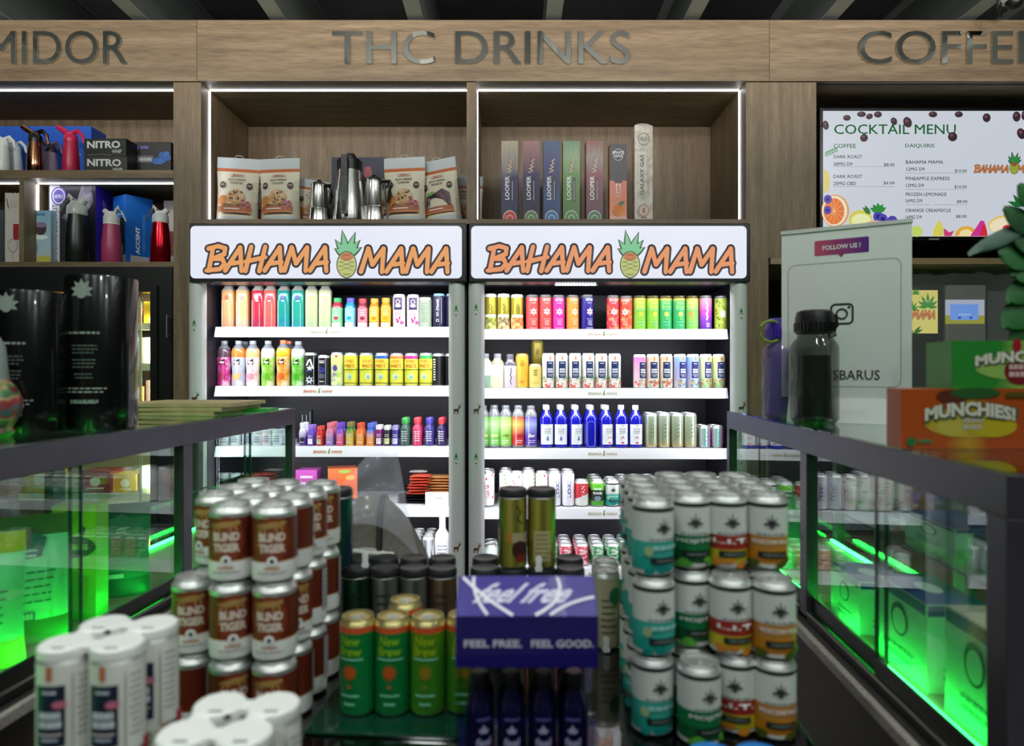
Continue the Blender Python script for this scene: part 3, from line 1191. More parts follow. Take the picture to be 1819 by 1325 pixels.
# tall white can with a navy panel and printed fruit
def panel_can(key, ground, fruit, r=SR, h=SH_, navy='1d2c58', big=False):
    a = Art()
    n = M(navy, 0.4)
    a.rect(-0.0038, 0.0038, 0.128, 0.146, M('c47a50', 0.4), 3)
    a.rect(-0.0175, 0.0175, 0.048, 0.122, n, 10)
    a.bars(0.0, 0.112, 0.022, 1, 0.01, 0.004, M('cdd4e4', 0.4), 4)
    a.poly([(-0.012, 0.094), (0.013, 0.094), (0.010, 0.106), (0.004, 0.101), (-0.010, 0.106)], M('3d5c86', 0.4))
    a.bars(0, 0.082, 0.030, 1, 0.01, 0.0085, M('dfe6f2', 0.4), 11)
    a.bars(0, 0.071, 0.030, 1, 0.01, 0.0085, M('dfe6f2', 0.4), 12)
    a.rect(-0.014, 0.014, 0.062, 0.0645, M('d8c8cc', 0.4), 4)
    a.bars(0, 0.055, 0.024, 1, 0.008, 0.004, M('b8c2d8', 0.4), 3)
    for k in range(18):
        x, z = RND.uniform(-0.036, 0.036), RND.uniform(0.006, 0.042)
        if k % 3 == 0:
            a.ell(x, z, 0.006, 0.0065, M(fruit, 0.4), 10)
        else:
            a.leaf(x, z, 0.016, 0.007, RND.uniform(0, 6.28), M(('4c8c62', '88b48c', 'd8a884')[k % 3], 0.4))
    if big:
        a.ell(0.012, 0.100, 0.0075, 0.005, M('c8708a', 0.4), 10)
        a.rect(0.026, 0.045, 0.04, 0.14, M('e9e9e4', 0.4), 8)
        a.bars(0.036, 0.13, 0.016, 10, 0.008, 0.003, M('9a9a98', 0.4), 9)
        a.rect(0.045, 0.058, 0.03, 0.048, M('b8324c', 0.4), 4)
    g = ground if not isinstance(ground, str) else M(ground, 0.4)
    KIND[key] = can(r, h, [(1, g)], a, W_ if not big else ALU)


panel_can('panel_white', 'f0eee8', 'd0604c')
panel_can('panel_pink', grad('panel_pinkfade', [(0, 'f2e4dc'), (0.4, 'f0d0dc'), (1, 'd070b8')]), 'e06a60')
panel_can('panel_peach', grad('panel_peachfade', [(0, 'f2ece0'), (0.6, 'f0e0d0'), (1, 'e0b898')]), 'd0604c')
panel_can('panel_blue', grad('panel_bluefade', [(0, 'd8dce8'), (0.4, 'b8b8e0'), (1, '88a8e0')]), '7888b8', navy='22206c')
panel_can('panel_green', grad('panel_greenfade', [(0, '8cc878'), (0.4, 'd0e0b0'), (1, 'e0e0a0')]), 'd06a4c', navy='22206c')

# yellow hazard can
def hazard_can(key, band):
    y = blotch('hazard_print', [(0.2, 'd84c30'), (0.3, 'd8d83c'), (0.62, 'd8d840'), (0.72, '7cb45c')], 26)
    a = Art()
    rd = M('b8301c', 0.4)
    a.rect(-0.05, 0.05, 0.082, 0.130, M('e4dc44', 0.4), 16)
    a.text('TOXIC', 0.0, 0.1195, 0.052, 0.0165, rd, bold=0.03)
    a.text('WASTE', 0.0, 0.0975, 0.054, 0.0175, rd, bold=0.03)
    a.rect(-0.05, 0.05, 0.078, 0.0815, M('5a7a1c', 0.4), 16)
    a.ell(0.0, 0.048, 0.016, 0.016, M('c8dca0', 0.4), 14)
    a.ell(0.004, 0.044, 0.008, 0.009, M('8cb4a8', 0.4), 12)
    for k in range(-9, 10):
        a.poly([(k * 0.005, 0.0125), (k * 0.005 + 0.0025, 0.0125), (k * 0.005 + 0.005, 0.019), (k * 0.005 + 0.0025, 0.019)], K_)
    KIND[key] = can(0.0325, SH_, [(0.83, y), (1, M(band, 0.3))], a)


for key, c in (('haz_yellow', 'c8cc3c'), ('haz_blue', '2c5cb0'), ('haz_orange', 'e08040'), ('haz_magenta', 'c02c8c'), ('haz_green', '38a850')):
    hazard_can(key, c)

a = Art()
a.stroke([(-0.012, 0.10), (-0.004, 0.12), (0.004, 0.125), (0.010, 0.105), (0.018, 0.085)], 0.004, W_)
a.star(0.002, 0.085, 0.016, 5, W_, 0.45)
a.ell(0.002, 0.072, 0.008, 0.006, M('30309c', 0.4))
a.star(0.0, 0.030, 0.022, 7, M('c8ccd8', 0.4), 0.5)
a.rect(0.020, 0.0215, 0.012, 0.145, W_, 1)
KIND['wolf'] = can(SR, SH_, [(1, K_)], a)
a = Art()
a.ring(-0.019, 0.019, 0.012, 0.14, 0.002, 0.0016, M('c8c8d8', 0.4))
a.star(0.0, 0.080, 0.017, 7, M('3c38a8', 0.4), 0.6)
a.ell(0.0, 0.05, 0.014, 0.012, M('585868', 0.4))
a.bars(0, 0.12, 0.028, 2, 0.008, 0.004, W_, 2)
a.bars(0, 0.022, 0.028, 1, 0.008, 0.004, W_, 7)
KIND['berry_black'] = can(SR, SH_ * 0.95, [(1, M('18161f'))], a)
KIND['grape'] = can(SR, SH_, [(1, blotch('print_grape', [(0.3, '6c50a0'), (0.45, 'e0e8b0'), (0.6, 'cfe08c'), (0.75, '3c6c8c')], 24, 0.35))], Art().ell(0, 0.14, 0.006, 0.006, M('d03c30')).rect(-0.03, 0.03, 0.10, 0.135, M('d4dc8c', 0.4)).ell(-0.006, 0.085, 0.011, 0.014, M('5c4890')).ell(0.01, 0.055, 0.01, 0.012, M('b8d868')))
a = Art()
for z in range(9):
    a.rect(-0.006, 0.006, 0.03 + z * 0.012, 0.036 + z * 0.012, W_, 2)
KIND['black_tall'] = can(SR, SH_, [(1, K_)], a)
a = Art()
a.text('Dank', -0.004, 0.108, 0.052, 0.012, W_, rot=math.pi / 2, shear=0.25, bold=0.03)
a.text('on', -0.004, 0.064, 0.020, 0.011, W_, rot=math.pi / 2)
a.oring(-0.004, 0.036, 0.007, 0.007, 0.002, W_)
a.rect(0.014, 0.0155, 0.02, 0.14, W_, 1)
KIND['dank'] = can(SR, SH_, [(0.93, M('231f42')), (1, M('a8d4f0'))], a, M('a8d4f0'))
a = Art()
a.rect(-0.02, 0.02, 0.085, 0.142, M('57406c', 0.4), 10)
a.star(0, 0.122, 0.014, 7, W_, 0.6)
a.ell(0, 0.104, 0.013, 0.008, M('d8d0e8', 0.4))
a.rect(-0.02, 0.02, 0.088, 0.096, M('2c2458', 0.4), 10)
a.bars(0, 0.072, 0.036, 3, 0.007, 0.003, M('b87890', 0.4), 3)
for k in range(7):
    a.leaf(RND.uniform(-0.02, 0.02), RND.uniform(0.015, 0.04), 0.02, 0.009, RND.uniform(0.6, 2.4), M(('d04ca0', 'c83c78')[k % 2], 0.4))
KIND['purple_logo'] = can(SR, SH_, [(1, M('f2e8ec'))], a, W_)
KIND['sage'] = can(SR, SH_ * 0.96, [(1, M('a8b8a0'))], Art().bars(0, 0.12, 0.036, 9, 0.011, 0.004, M('70806c'), 4), W_)

KIND['yellow_tall'] = can(SR * 1.03, SH_, [(1, M('e8b43c'))], Art().bars(0, 0.12, 0.022, 3, 0.009, 0.005, M('b87828'), 4).text('157', 0, 0.03, 0.018, 0.010, M('c0402c'), bold=0.02), M('d8b860', 0.3, 0.6))
KIND['cream_short'] = can(SR * 1.03, 0.112, [(1, M('e4cf74'))], Art().bars(0, 0.08, 0.02, 3, 0.01, 0.005, M('8a7c40'), 8).rect(-0.022, 0.022, 0.025, 0.0265, M('8a7c40'), 6), M('d8c890', 0.3, 0.6))
KIND['gold_short'] = can(SR * 1.02, 0.118, [(1, M('9c8f36', 0.35, 0.3))], Art().bars(0, 0.07, 0.016, 3, 0.009, 0.005, M('6a3a28'), 8), M('b8aa60', 0.3, 0.6))

# fourth and bottom shelves
def floral(key, c):
    a = Art()
    for k in range(9):
        a.star(RND.uniform(-0.03, 0.03), RND.uniform(0.015, 0.145), 0.007, 5, M(c, 0.4), 0.55)
    a.bars(0, 0.09, 0.03, 5, 0.012, 0.004, M('d8b0b0'), 6)
    KIND[key] = can(SR, SH_, [(1, M('f4efec'))], a)


floral('floral_red', 'd03c44')
floral('floral_green', '70b85c')
floral('floral_rose', 'e87888')
a = Art()
a.text('LOKI', 0.002, 0.078, 0.075, 0.017, M('4c2c8c'), rot=math.pi / 2, bold=0.02)
KIND['loki'] = can(SR, SH_, [(1, M('efedf6'))], a)
a = Art()
a.poly([(-0.044, 0.022), (0.044, 0.062), (0.044, 0.106), (-0.044, 0.106)], M('c22c38'))
a.items.pop()
for k in range(14):
    x0_ = -0.05 + k * 0.1 / 14
    x1_ = x0_ + 0.1 / 14
    a._put([(x0_, 0.03 + (x0_ + 0.05) * 0.35), (x1_, 0.03 + (x1_ + 0.05) * 0.35), (x1_, 0.106), (x0_, 0.106)], [[0, 1, 2, 3]], M('c82c38'), 1)
a.l = 2
a.text('SWAN', 0.004, 0.058, 0.078, 0.017, W_, rot=math.pi / 2, bold=0.03)
KIND['swan'] = can(0.0325, 0.121, [(1, M('e8e6e4'))], a)
a = Art()
a.text('POWER', 0.0, 0.062, 0.044, 0.012, W_, bold=0.03)
a.bars(0, 0.078, 0.044, 1, 0.01, 0.008, W_, 4)
a.ell(0, 0.038, 0.016, 0.012, M('8890a0'))
KIND['green_black'] = can(0.0325, 0.121, [(0.22, M('4c9c2c')), (0.62, M('17251a')), (0.85, M('6cc83c')), (1, M('88d860'))], a)


def leaf_emblem(a, cx, z, s, m):
    for k in range(5):
        a.leaf(cx, z, s * (1.0, 0.8, 0.8, 0.6, 0.6)[k], s * 0.17, math.radians((90, 48, 132, 15, 165)[k]), m)
    a.ell(cx, z + s * 0.10, s * 0.12, s * 0.12, m, 10)
    a.bars(cx, z - s * 0.2, s * 1.6, 1, 0.01, s * 0.22, m, 5)
    for k in range(5):
        a.leaf(cx, z - s * 0.2, s * 0.42, s * 0.09, math.radians(210 + 30 * k), m)


def hemp_can(key, c1, c2, txt, lowm, acc, tab=True, seg=32):
    """white 12 oz can, dark ring at the neck, leaf emblem over a coloured foot"""
    r, h = 0.033, 0.122
    a = Art()
    leaf_emblem(a, 0.0, 0.077, 0.0165, M('2e3432', 0.5))
    a.bars(0.0, 0.0585, 0.06, 1, 0.01, 0.0022, M('78807c'), 4)
    if txt:
        a.text(txt, 0.0, 0.0475, min(0.062, 0.011 * len(txt)) if len(txt) > 4 else 0.022, 0.0078, W_, bold=0.03)
    else:
        a.bars(0.004, 0.044, 0.05, 1, 0.01, 0.006, M('a8dcd4'), 5)
        a.ell(-0.024, 0.041, 0.007, 0.008, M('a8c090'), 12)
    a.rect(-0.021, 0.024, 0.022, 0.0315, M('1a2220', 0.5), 8)
    a.bars(0.001, 0.025, 0.036, 1, 0.01, 0.003, M('7c8884'), 8)
    if acc:
        for k in range(6):
            a.ell(RND.uniform(-0.034, 0.034), RND.uniform(0.008, 0.018), 0.008, 0.005, M(acc, 0.4), 10)
    KIND[key] = can(r, h, [(0.085, W_), (0.27, lowm), (0.46, M(c1)), (0.835, M('dfe4e0', 0.4)), (0.885, M('1c211f')), (1, M('dfe4e0', 0.4))], a, ALU, tab=tab, seg=seg)


hemp_can('hemp_teal', '3fb4a6', '2aa090', '', grad('hemp_tealfade', [(0, '18a090'), (0.3, '2cae9e'), (1, '49bcae')]), '0f8a84')
hemp_can('hemp_mojito', '0f7a44', '0a6a3c', 'MOJITO', M('0c5c30'), '5cae3c')
hemp_can('hemp_tea', 'a8322a', 'c8b42c', 'L.I.T.', M('cbbd28'), 'd08428')
hemp_can('hemp_mule', 'c68a3a', 'c07820', 'MOSCOW MULE', M('c8831e'), '4c5a1c')
KIND['hemp_small'] = KIND['hemp_teal']

# glass bottles and juices
def carafe(key, c, c2, fruit):
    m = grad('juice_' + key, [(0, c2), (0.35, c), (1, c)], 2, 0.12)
    cl = M('b8b4ac', 0.15)
    a = Art()
    a.ell(0.0, 0.143, 0.010, 0.012, M(fruit, 0.3), 14)
    a.ell(0.003, 0.128, 0.009, 0.003, M('f4ece4', 0.3), 10)
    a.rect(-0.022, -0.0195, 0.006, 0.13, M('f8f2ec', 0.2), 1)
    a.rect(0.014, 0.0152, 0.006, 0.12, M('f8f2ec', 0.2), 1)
    a.rect(-0.003, 0.004, 0.05, 0.11, M(fruit, 0.3), 1)
    a.items.pop()
    KIND[key] = bottle([(0.026, 0.0), (0.029, 0.004), (0.029, 0.165), (0.0285, 0.178), (0.020, 0.192), (0.017, 0.197), (0.017, 0.205)], [m, m, m, cl, cl, cl], [(0.0185, 0.200), (0.0185, 0.217), (0.017, 0.219)], BLACK, a, 0.029, sq=5)


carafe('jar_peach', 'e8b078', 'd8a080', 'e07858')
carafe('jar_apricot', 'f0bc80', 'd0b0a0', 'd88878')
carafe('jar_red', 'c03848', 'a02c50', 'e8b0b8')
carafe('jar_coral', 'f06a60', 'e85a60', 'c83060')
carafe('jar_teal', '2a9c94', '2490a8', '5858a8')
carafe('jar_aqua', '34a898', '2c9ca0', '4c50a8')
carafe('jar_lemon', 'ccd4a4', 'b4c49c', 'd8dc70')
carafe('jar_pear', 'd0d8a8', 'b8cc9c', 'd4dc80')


def juice(key, cap, top, body, foot):
    a = Art()
    a.rect(-0.020, 0.020, 0.030, 0.090, M(body, 0.35), 3)
    a.bars(0, 0.080, 0.028, 3, 0.010, 0.003, W_, 3)
    a.ell(0, 0.045, 0.011, 0.008, M(top, 0.35), 12)
    a.rect(-0.020, 0.020, 0.008, 0.026, M('f4ead8', 0.35), 3)
    KIND[key] = bottle([(0.021, 0), (0.0235, 0.004), (0.0235, 0.092), (0.0215, 0.102), (0.017, 0.113), (0.0165, 0.12)], [M(foot, 0.25), M(body, 0.25), M(top, 0.2), M(top, 0.2), M(top, 0.2)], [(0.0185, 0.117), (0.019, 0.119), (0.019, 0.135), (0.018, 0.137)], M(cap, 0.35), a, 0.0235, sq=4)


juice('juice_green', '40b868', 'b8384c', '8ce0a0', 'f0e8d0')
juice('juice_blue', '6458c8', '2c98c8', '88d4ec', 'f0e8d0')
juice('juice_red', 'd84454', '903040', 'e88c98', 'f0e0d0')
juice('juice_orange', 'f0b040', 'e09018', 'f0b848', 'f4e4c8')
juice('juice_mango', 'f0b440', 'e09c10', 'ecb030', 'f4e4c8')


def bev(key, upper, lab, fruit, cap=None):
    cl = M('70747c', 0.12)
    up = M(upper, 0.12)
    lm = blotch('bev_' + key, [(0.32, fruit), (0.5, lab), (0.75, 'f4f0ee')], 26, 0.3)
    a = Art()
    a.poly([(-0.013, 0.098), (0.013, 0.098), (0.013, 0.128), (0.006, 0.122), (-0.004, 0.118), (-0.013, 0.124)], K_)
    a.text('bai', 0.0, 0.109, 0.018, 0.008, W_, bold=0.04)
    a.items.pop()
    a.bars(0.0, 0.106, 0.022, 1, 0.01, 0.007, W_, 2)
    a.ell(0.002, 0.045, 0.014, 0.015, M(fruit, 0.35), 14)
    KIND[key] = bottle([(0.026, 0), (0.031, 0.006), (0.031, 0.04), (0.0285, 0.07), (0.0315, 0.1), (0.0325, 0.132), (0.0325, 0.155), (0.028, 0.172), (0.016, 0.188), (0.014, 0.195)],
                       [lm, lm, lm, lm, lm, up, up, cl, cl], [(0.0155, 0.193), (0.0155, 0.207), (0.0145, 0.208)], M(cap or '9498a0', 0.25), a, 0.0322)


bev('bev_pink', '5c4450', 'c83c8c', 'a82c5c')
bev('bev_orange_blue', 'e87838', 'a8b8d8', 'e8b070')
bev('bev_blush', 'd8a870', 'f0d0dc', 'd88c98')
bev('bev_lime', 'b8beb4', '94cc4c', '68b42c')
bev('bev_tangerine', 'e0a428', 'e8a848', 'e06828', 'e86428')
bev('bev_green', 'b4bab4', '7ccc54', '48b02c')

def flow(key, lab, mid, txt):
    cl = M('7c8084', 0.1)
    m = grad('flow_' + key, [(0, lab), (0.3, lab), (0.6, mid), (0.8, lab), (1, lab)], 2, 0.2)
    a = Art()
    a.bars(0, 0.052, 0.036, 1, 0.01, 0.012, M(txt, 0.35), 6)
    a.bars(0, 0.034, 0.036, 2, 0.009, 0.0025, M('f8f8f0', 0.35), 8)
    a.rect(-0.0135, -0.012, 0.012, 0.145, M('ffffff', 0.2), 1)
    KIND[key] = bottle([(0.026, 0), (0.0295, 0.005), (0.0295, 0.012), (0.0295, 0.145), (0.0275, 0.16), (0.018, 0.178), (0.017, 0.184)], [cl, cl, m, cl, cl, cl], [(0.0185, 0.181), (0.0185, 0.196), (0.0175, 0.198)], M('6c7074', 0.2), a, 0.0295)


flow('flow_green', '74b858', 'b8dca0', 'd0e08c')
flow('flow_lime', '80c050', 'c0dc90', '6c8c2c')
flow('flow_red', 'c83c3c', 'e8b860', 'b02838')
flow('flow_purple', '5c3ca8', '98a8e0', '3c2c90')
KIND['flow_purple']['parts'].append(('lettering', Art().text('Slur', 0, 0.058, 0.034, 0.016, W_, shear=0.2, bold=0.03).cyl(0.0302, 'lettering')))

BLUEG = mat('cobalt_glass', '1c1ca8', 0.08, coat=0.5)


def water(key, drop, turned=False):
    a = Art()
    if not turned:
        a.rect(-0.034, 0.034, 0.016, 0.108, M('eef0f4', 0.4), 12)
        a.bars(0, 0.100, 0.016, 1, 0.01, 0.003, M('606478'), 3)
        a.text('OXYGEN', 0, 0.0865, 0.037, 0.008, M('3c4258'))
        a.text('WATER', 0, 0.075, 0.030, 0.008, M('3c4258'))
        a.bars(0, 0.066, 0.04, 1, 0.01, 0.002, M('808498'), 3)
        if drop == 'red':
            a.poly([(-0.010, 0.040), (0.010, 0.040), (0.003, 0.052), (-0.003, 0.052)], M('c8304c'))
            a.rect(-0.006, 0.006, 0.020, 0.027, M('d8306c'), 2)
        else:
            a.ell(0, 0.040, 0.0055, 0.007, M('5c7cb8'), 12).poly([(-0.005, 0.043), (0.005, 0.043), (0, 0.058)], M('5c7cb8'))
    else:
        a.ring(-0.018, 0.018, 0.006, 0.122, 0.012, 0.0016, M('8c94e0', 0.2))
    KIND[key] = bottle([(0.028, 0), (0.033, 0.006), (0.033, 0.115), (0.031, 0.135), (0.023, 0.155), (0.0135, 0.172), (0.013, 0.178)], BLUEG, [(0.0145, 0.174), (0.0145, 0.193), (0.0135, 0.195)], M('eceff6', 0.3), a, 0.033)


water('water_blue', 'blue')
water('water_red', 'red')
water('water_turned', 'blue', True)
a = Art()
a.stroke([(0.004, 0.13), (-0.004, 0.118)], 0.001, M('6c7468'))
a.text('TRYP', 0.0, 0.075, 0.068, 0.013, M('5c6c60'), rot=math.pi / 2)
a.items.pop()
for k in range(4):
    a.stroke([(-0.006, 0.05 + 0.017 * k), (0.006, 0.056 + 0.017 * k)], 0.0016, M('5c6c60'))
KIND['silver_green'] = can(SR, SH_, [(1, grad('silvergold', [(0, 'c8a868'), (0.2, 'b8b89c'), (1, 'b8c4b0')], 2, 0.28, 0.5))], a)
a = Art()
for k in range(3):
    a.stroke([(-0.004, 0.03 + 0.018 * k), (0.005, 0.036 + 0.018 * k)], 0.0016, M('8c5c90'))
KIND['holo_small'] = can(0.0275, 0.102, [(1, grad('holo', [(0.2, 'c0c8cc'), (0.45, '58b8a4'), (0.6, 'b8c0c8'), (0.8, 'c080c0')], 0, 0.28, 0.5))], a)
KIND['squat_clear'] = bottle([(0.030, 0), (0.033, 0.005), (0.033, 0.11), (0.030, 0.12), (0.018, 0.134), (0.0165, 0.14)], [M('c8c4b0'), M('ccc8b8'), M('a8a27c', 0.15), M('a8a27c', 0.15), M('a8a898', 0.15)], [(0.018, 0.138), (0.018, 0.158), (0.017, 0.16)], M('8c8c94', 0.2), Art().rect(-0.03, 0.03, 0.006, 0.108, grad('citrus_label', [(0, 'e8c8a0'), (0.4, 'd8cca8'), (1, 'd4d2cc')]), 8), 0.033, sq=5)
KIND['squat_pink'] = bottle([(0.029, 0), (0.032, 0.005), (0.032, 0.106), (0.029, 0.118), (0.018, 0.132), (0.0165, 0.14)], [M('d0b0c0'), M('d4c8ce'), M('50505c', 0.15), M('50505c', 0.15), M('50505c', 0.15)], [(0.018, 0.138), (0.018, 0.158), (0.017, 0.16)], M('60606c', 0.2), Art().stroke([(0.002, 0.02), (-0.003, 0.035), (0.004, 0.05), (-0.003, 0.065), (0.004, 0.08), (0.0, 0.096)], 0.0022, M('5c5c68')), 0.032, sq=5)
KIND['squat_mint'] = bottle([(0.030, 0), (0.033, 0.005), (0.033, 0.11), (0.030, 0.12), (0.018, 0.134), (0.0165, 0.14)], [M('88b8a0'), M('94bca8'), M('c8d8d0', 0.15), M('c8d8d0', 0.15), M('a8a898', 0.15)], [(0.018, 0.138), (0.018, 0.158), (0.017, 0.16)], M('8c8c94', 0.2), Art().rect(-0.03, 0.03, 0.06, 0.108, M('e8f0e8'), 6), 0.033, sq=5)


# little shot bottles
def shot(key, cap, top, bot, size=1.0, slim=False, lab=None):
    m = grad('shot_' + key, [(0, bot), (0.35, bot), (0.9, top), (1, top)], 2, 0.25)
    s = size
    a = Art()
    a.bars(0, 0.048 * s, 0.024 * s, 2, 0.007 * s, 0.002, M('f4f0ee'), 5)
    if lab:
        a.rect(-0.012 * s, 0.012 * s, 0.008 * s, 0.034 * s, M(lab, 0.35), 4)
    else:
        a.oring(0, 0.030 * s, 0.006 * s, 0.008 * s, 0.0018 * s, M('f6e0c0', 0.35))
    a.bars(0, 0.014 * s, 0.026 * s, 1, 0.006, 0.003 * s, W_, 7)
    if slim:
        KIND[key] = bottle([(0.0125, 0), (0.014, 0.003), (0.014, 0.062), (0.0135, 0.07), (0.0135, 0.072)], [m, m, m, M(cap, 0.35)], [(0.0142, 0.070), (0.0142, 0.088), (0.0135, 0.0885)], M(cap, 0.35), a, 0.014)
    else:
        KIND[key] = bottle([(0.017 * s, 0), (0.019 * s, 0.003), (0.019 * s, 0.05 * s), (0.017 * s, 0.062 * s), (0.012 * s, 0.075 * s), (0.012 * s, 0.08 * s)], m, [(0.0135 * s, 0.078 * s), (0.0135 * s, 0.096 * s), (0.0125 * s, 0.097 * s)], M(cap, 0.35), a, 0.019 * s)


shot('shot_white', 'e0dce8', 'e8e4f0', '6c3c9c', 0.95, lab='2c2434')
shot('shot_violet', '8c6cc8', '6c50b8', '5c3ca8', 0.92, lab='e8e0f4')
shot('shot_red', 'd84c44', 'c82c2c', 'c03024', 0.86, lab='b8b088')
shot('shot_blush', 'd8707c', 'd87888', '9878c0', 1.0)
shot('shot_plum', '6c4cb8', '5c50c0', 'd0507c', 1.0)
shot('shot_forest', '7c7448', '2c7c34', 'd0b848', 1.02)
shot('shot_ember', 'd85438', 'e0642c', 'e89840', 0.98)
shot('shot_rainbow', '5c6cc8', '2c68c8', 'ec9440', 1.0)
shot('slim_magenta', 'dcd8e0', '8c2c78', '6c2c78', 1, True, 'd8d0dc')
shot('slim_dark', 'd8d4d4', '38343c', '302c34', 1, True, 'c8c890')
shot('slim_violet', 'a098d0', '4c3c98', '4434a0', 1, True, 'c8c4e8')
def flask(key, cap, body):
    m = M(body, 0.25)
    a = Art().bars(0, 0.062, 0.034, 5, 0.010, 0.0035, M('dcd8e4', 0.35), 9)
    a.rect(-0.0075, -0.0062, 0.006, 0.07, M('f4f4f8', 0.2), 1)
    KIND[key] = bottle([(0.021, 0), (0.0235, 0.004), (0.0235, 0.068), (0.021, 0.082), (0.0125, 0.094), (0.012, 0.1)], m, [(0.0135, 0.096), (0.0155, 0.102), (0.0155, 0.122), (0.013, 0.126)], M(cap, 0.35), a, 0.0235)


flask('flask_green', '3c9c4c', '3c5c54')
flask('flask_pink', 'd84450', 'c83c64')
flask('flask_indigo', '4c44b0', '443c84')
flask('flask_navy', 'd03c48', '3a2c60')
KIND['white_tub'] = bottle([(0.022, 0), (0.024, 0.003), (0.024, 0.055), (0.022, 0.062)], M('e4e4ea', 0.35), [(0.024, 0.062), (0.024, 0.076), (0.023, 0.077)], M('d0d0d8', 0.35), Art().bars(0, 0.045, 0.03, 3, 0.012, 0.005, M('6c70a0'), 4), 0.024)
KIND['candy_red'] = can(0.0305, 0.115, [(1, blotch('candy_red_print', [(0.35, 'a81c30'), (0.5, 'd8405c'), (0.62, 'f0c8cc')], 45, 0.35))], Art().bars(0, 0.08, 0.03, 3, 0.02, 0.008, M('f0e0e0'), 5))
KIND['candy_green'] = can(0.0305, 0.115, [(1, blotch('candy_green_print', [(0.35, '1c6c3c'), (0.5, '4c9c64'), (0.62, 'c8dcc8')], 45, 0.35))], Art().bars(0, 0.08, 0.03, 3, 0.02, 0.008, M('e0ece0'), 5))
KIND['mint_white'] = can(0.033, 0.11, [(1, blotch('mint_white_print', [(0.4, 'e8f4ec'), (0.55, 'c0e8d0'), (0.7, '38b874')], 20, 0.35))], None)
KIND['silver_black'] = can(0.0285, 0.105, [(1, blotch('silver_black_print', [(0.4, '1c1e22'), (0.5, '888c90'), (0.65, 'c8ccd0')], 30, 0.28, stretch=(3, 3, 0.3)))], None)

# ------------------------------------------------------------------ what stands on the cooler shelves
YC = 3.165
SHN = ['top', 'second', 'third', 'fourth', 'bottom']


def stock(side, shelf, rows):
    """rows: (kind, px centre, top y or None, deep, description, turn)"""
    z = SHZ[shelf] + FR[side]['dz'] - 0.003
    order = sorted(range(len(rows)), key=lambda i: rows[i][1])
    for n, i in enumerate(order):
        key, px, ty, deep, desc = rows[i][:5]
        turn = rows[i][5] if len(rows[i]) > 5 else 0.0
        lift = rows[i][6] if len(rows[i]) > 6 else 0.0
        K = KIND[key]
        for d in range(deep):
            y = YC + K['r'] + d * (2 * K['r'] + 0.012)
            x = WX(px, YC + K['r'])
            sz = 1.0
            if ty is not None:
                sz = (WZ(ty, YC + 0.01) - z) / K['h']
                sz = max(0.85, min(1.2, sz))
            grp = '%s on the %s shelf of the %s cooler' % (desc.split()[-1] + 's', SHN[shelf], side)
            if d == 0:
                lab = '%s, %s from left, %s shelf of %s cooler' % (desc, ORD[n], SHN[shelf], side)
            else:
                lab = '%s, %s behind the %s from left, %s shelf, %s cooler' % (desc, ('next', 'two', 'three')[d - 1], ORD[n], SHN[shelf], side)
            place(K, (x, y, z + lift), turn + RND.uniform(-0.12, 0.12), lab, grp, (1, 1, sz))


stock('left', 0, [
    ('jar_peach', 407, None, 1, 'peach juice bottle'), ('jar_apricot', 432.5, None, 1, 'apricot juice bottle'), ('jar_red', 460.5, None, 1, 'dark red juice bottle'),
    ('jar_coral', 482, None, 1, 'coral juice bottle'), ('jar_teal', 506, None, 1, 'teal juice bottle'), ('jar_aqua', 530.5, None, 1, 'aqua juice bottle'),
    ('jar_lemon', 554.5, None, 1, 'pale lemon juice bottle'), ('jar_pear', 578.5, None, 1, 'pale pear juice bottle'),
    ('juice_green', 600, 529, 1, 'small green-capped juice bottle'), ('juice_blue', 623, 529, 1, 'small purple-capped blue bottle'), ('juice_red', 644.5, 530, 1, 'small red-capped pink bottle'),
    ('juice_orange', 665.5, 530, 1, 'small orange juice bottle'), ('juice_mango', 685.5, 529, 1, 'small mango juice bottle'),
    ('purple_logo', 709, 522.5, 1, 'white can with purple top panel'), ('purple_logo', 734, 523, 1, 'white can with purple top panel', 0.1), ('sage', 755.5, 528, 1, 'grey-green printed can'),
    ('dank', 780, 521.5, 1, 'navy can with pale blue lid'), ('dank', 803, 521.5, 1, 'navy can with pale blue lid', 0.5)])
stock('left', 1, [
    ('bev_pink', 374, 606, 1, 'pink tapered drink bottle', 0.5), ('bev_pink', 398.5, 605, 1, 'magenta labelled drink bottle'), ('bev_orange_blue', 424, 605, 2, 'orange drink bottle with blue label'),
    ('bev_blush', 449.5, 605, 1, 'blush pink labelled drink bottle'), ('bev_lime', 476.5, 605, 1, 'clear bottle with lime label'), ('bev_tangerine', 503.5, 604, 2, 'orange-capped tangerine drink bottle'),
    ('bev_green', 530, 606, 1, 'clear bottle with green label'), ('wolf', 552.5, 626.5, 1, 'black can with white animal print'), ('berry_black', 575.5, 631, 1, 'black can with blue berry print'),
    ('grape', 599, 626, 1, 'pale can with grape print'), ('haz_yellow', 623.5, 627, 1, 'yellow can with red lettering', -0.15), ('haz_yellow', 651, 627, 1, 'yellow can with red lettering', 0.3),
    ('haz_blue', 678.5, 627, 1, 'yellow can with blue neck', -0.2), ('haz_orange', 705, 627.5, 1, 'yellow can with orange neck', -0.1), ('haz_magenta', 731, 627.5, 1, 'yellow can with magenta neck'),
    ('haz_green', 757, 627, 1, 'yellow can with green neck', -0.3), ('black_tall', 779, 628, 1, 'black can with white upright print', -0.6), ('black_tall', 801, 628, 1, 'black can with white upright print', -0.2)])
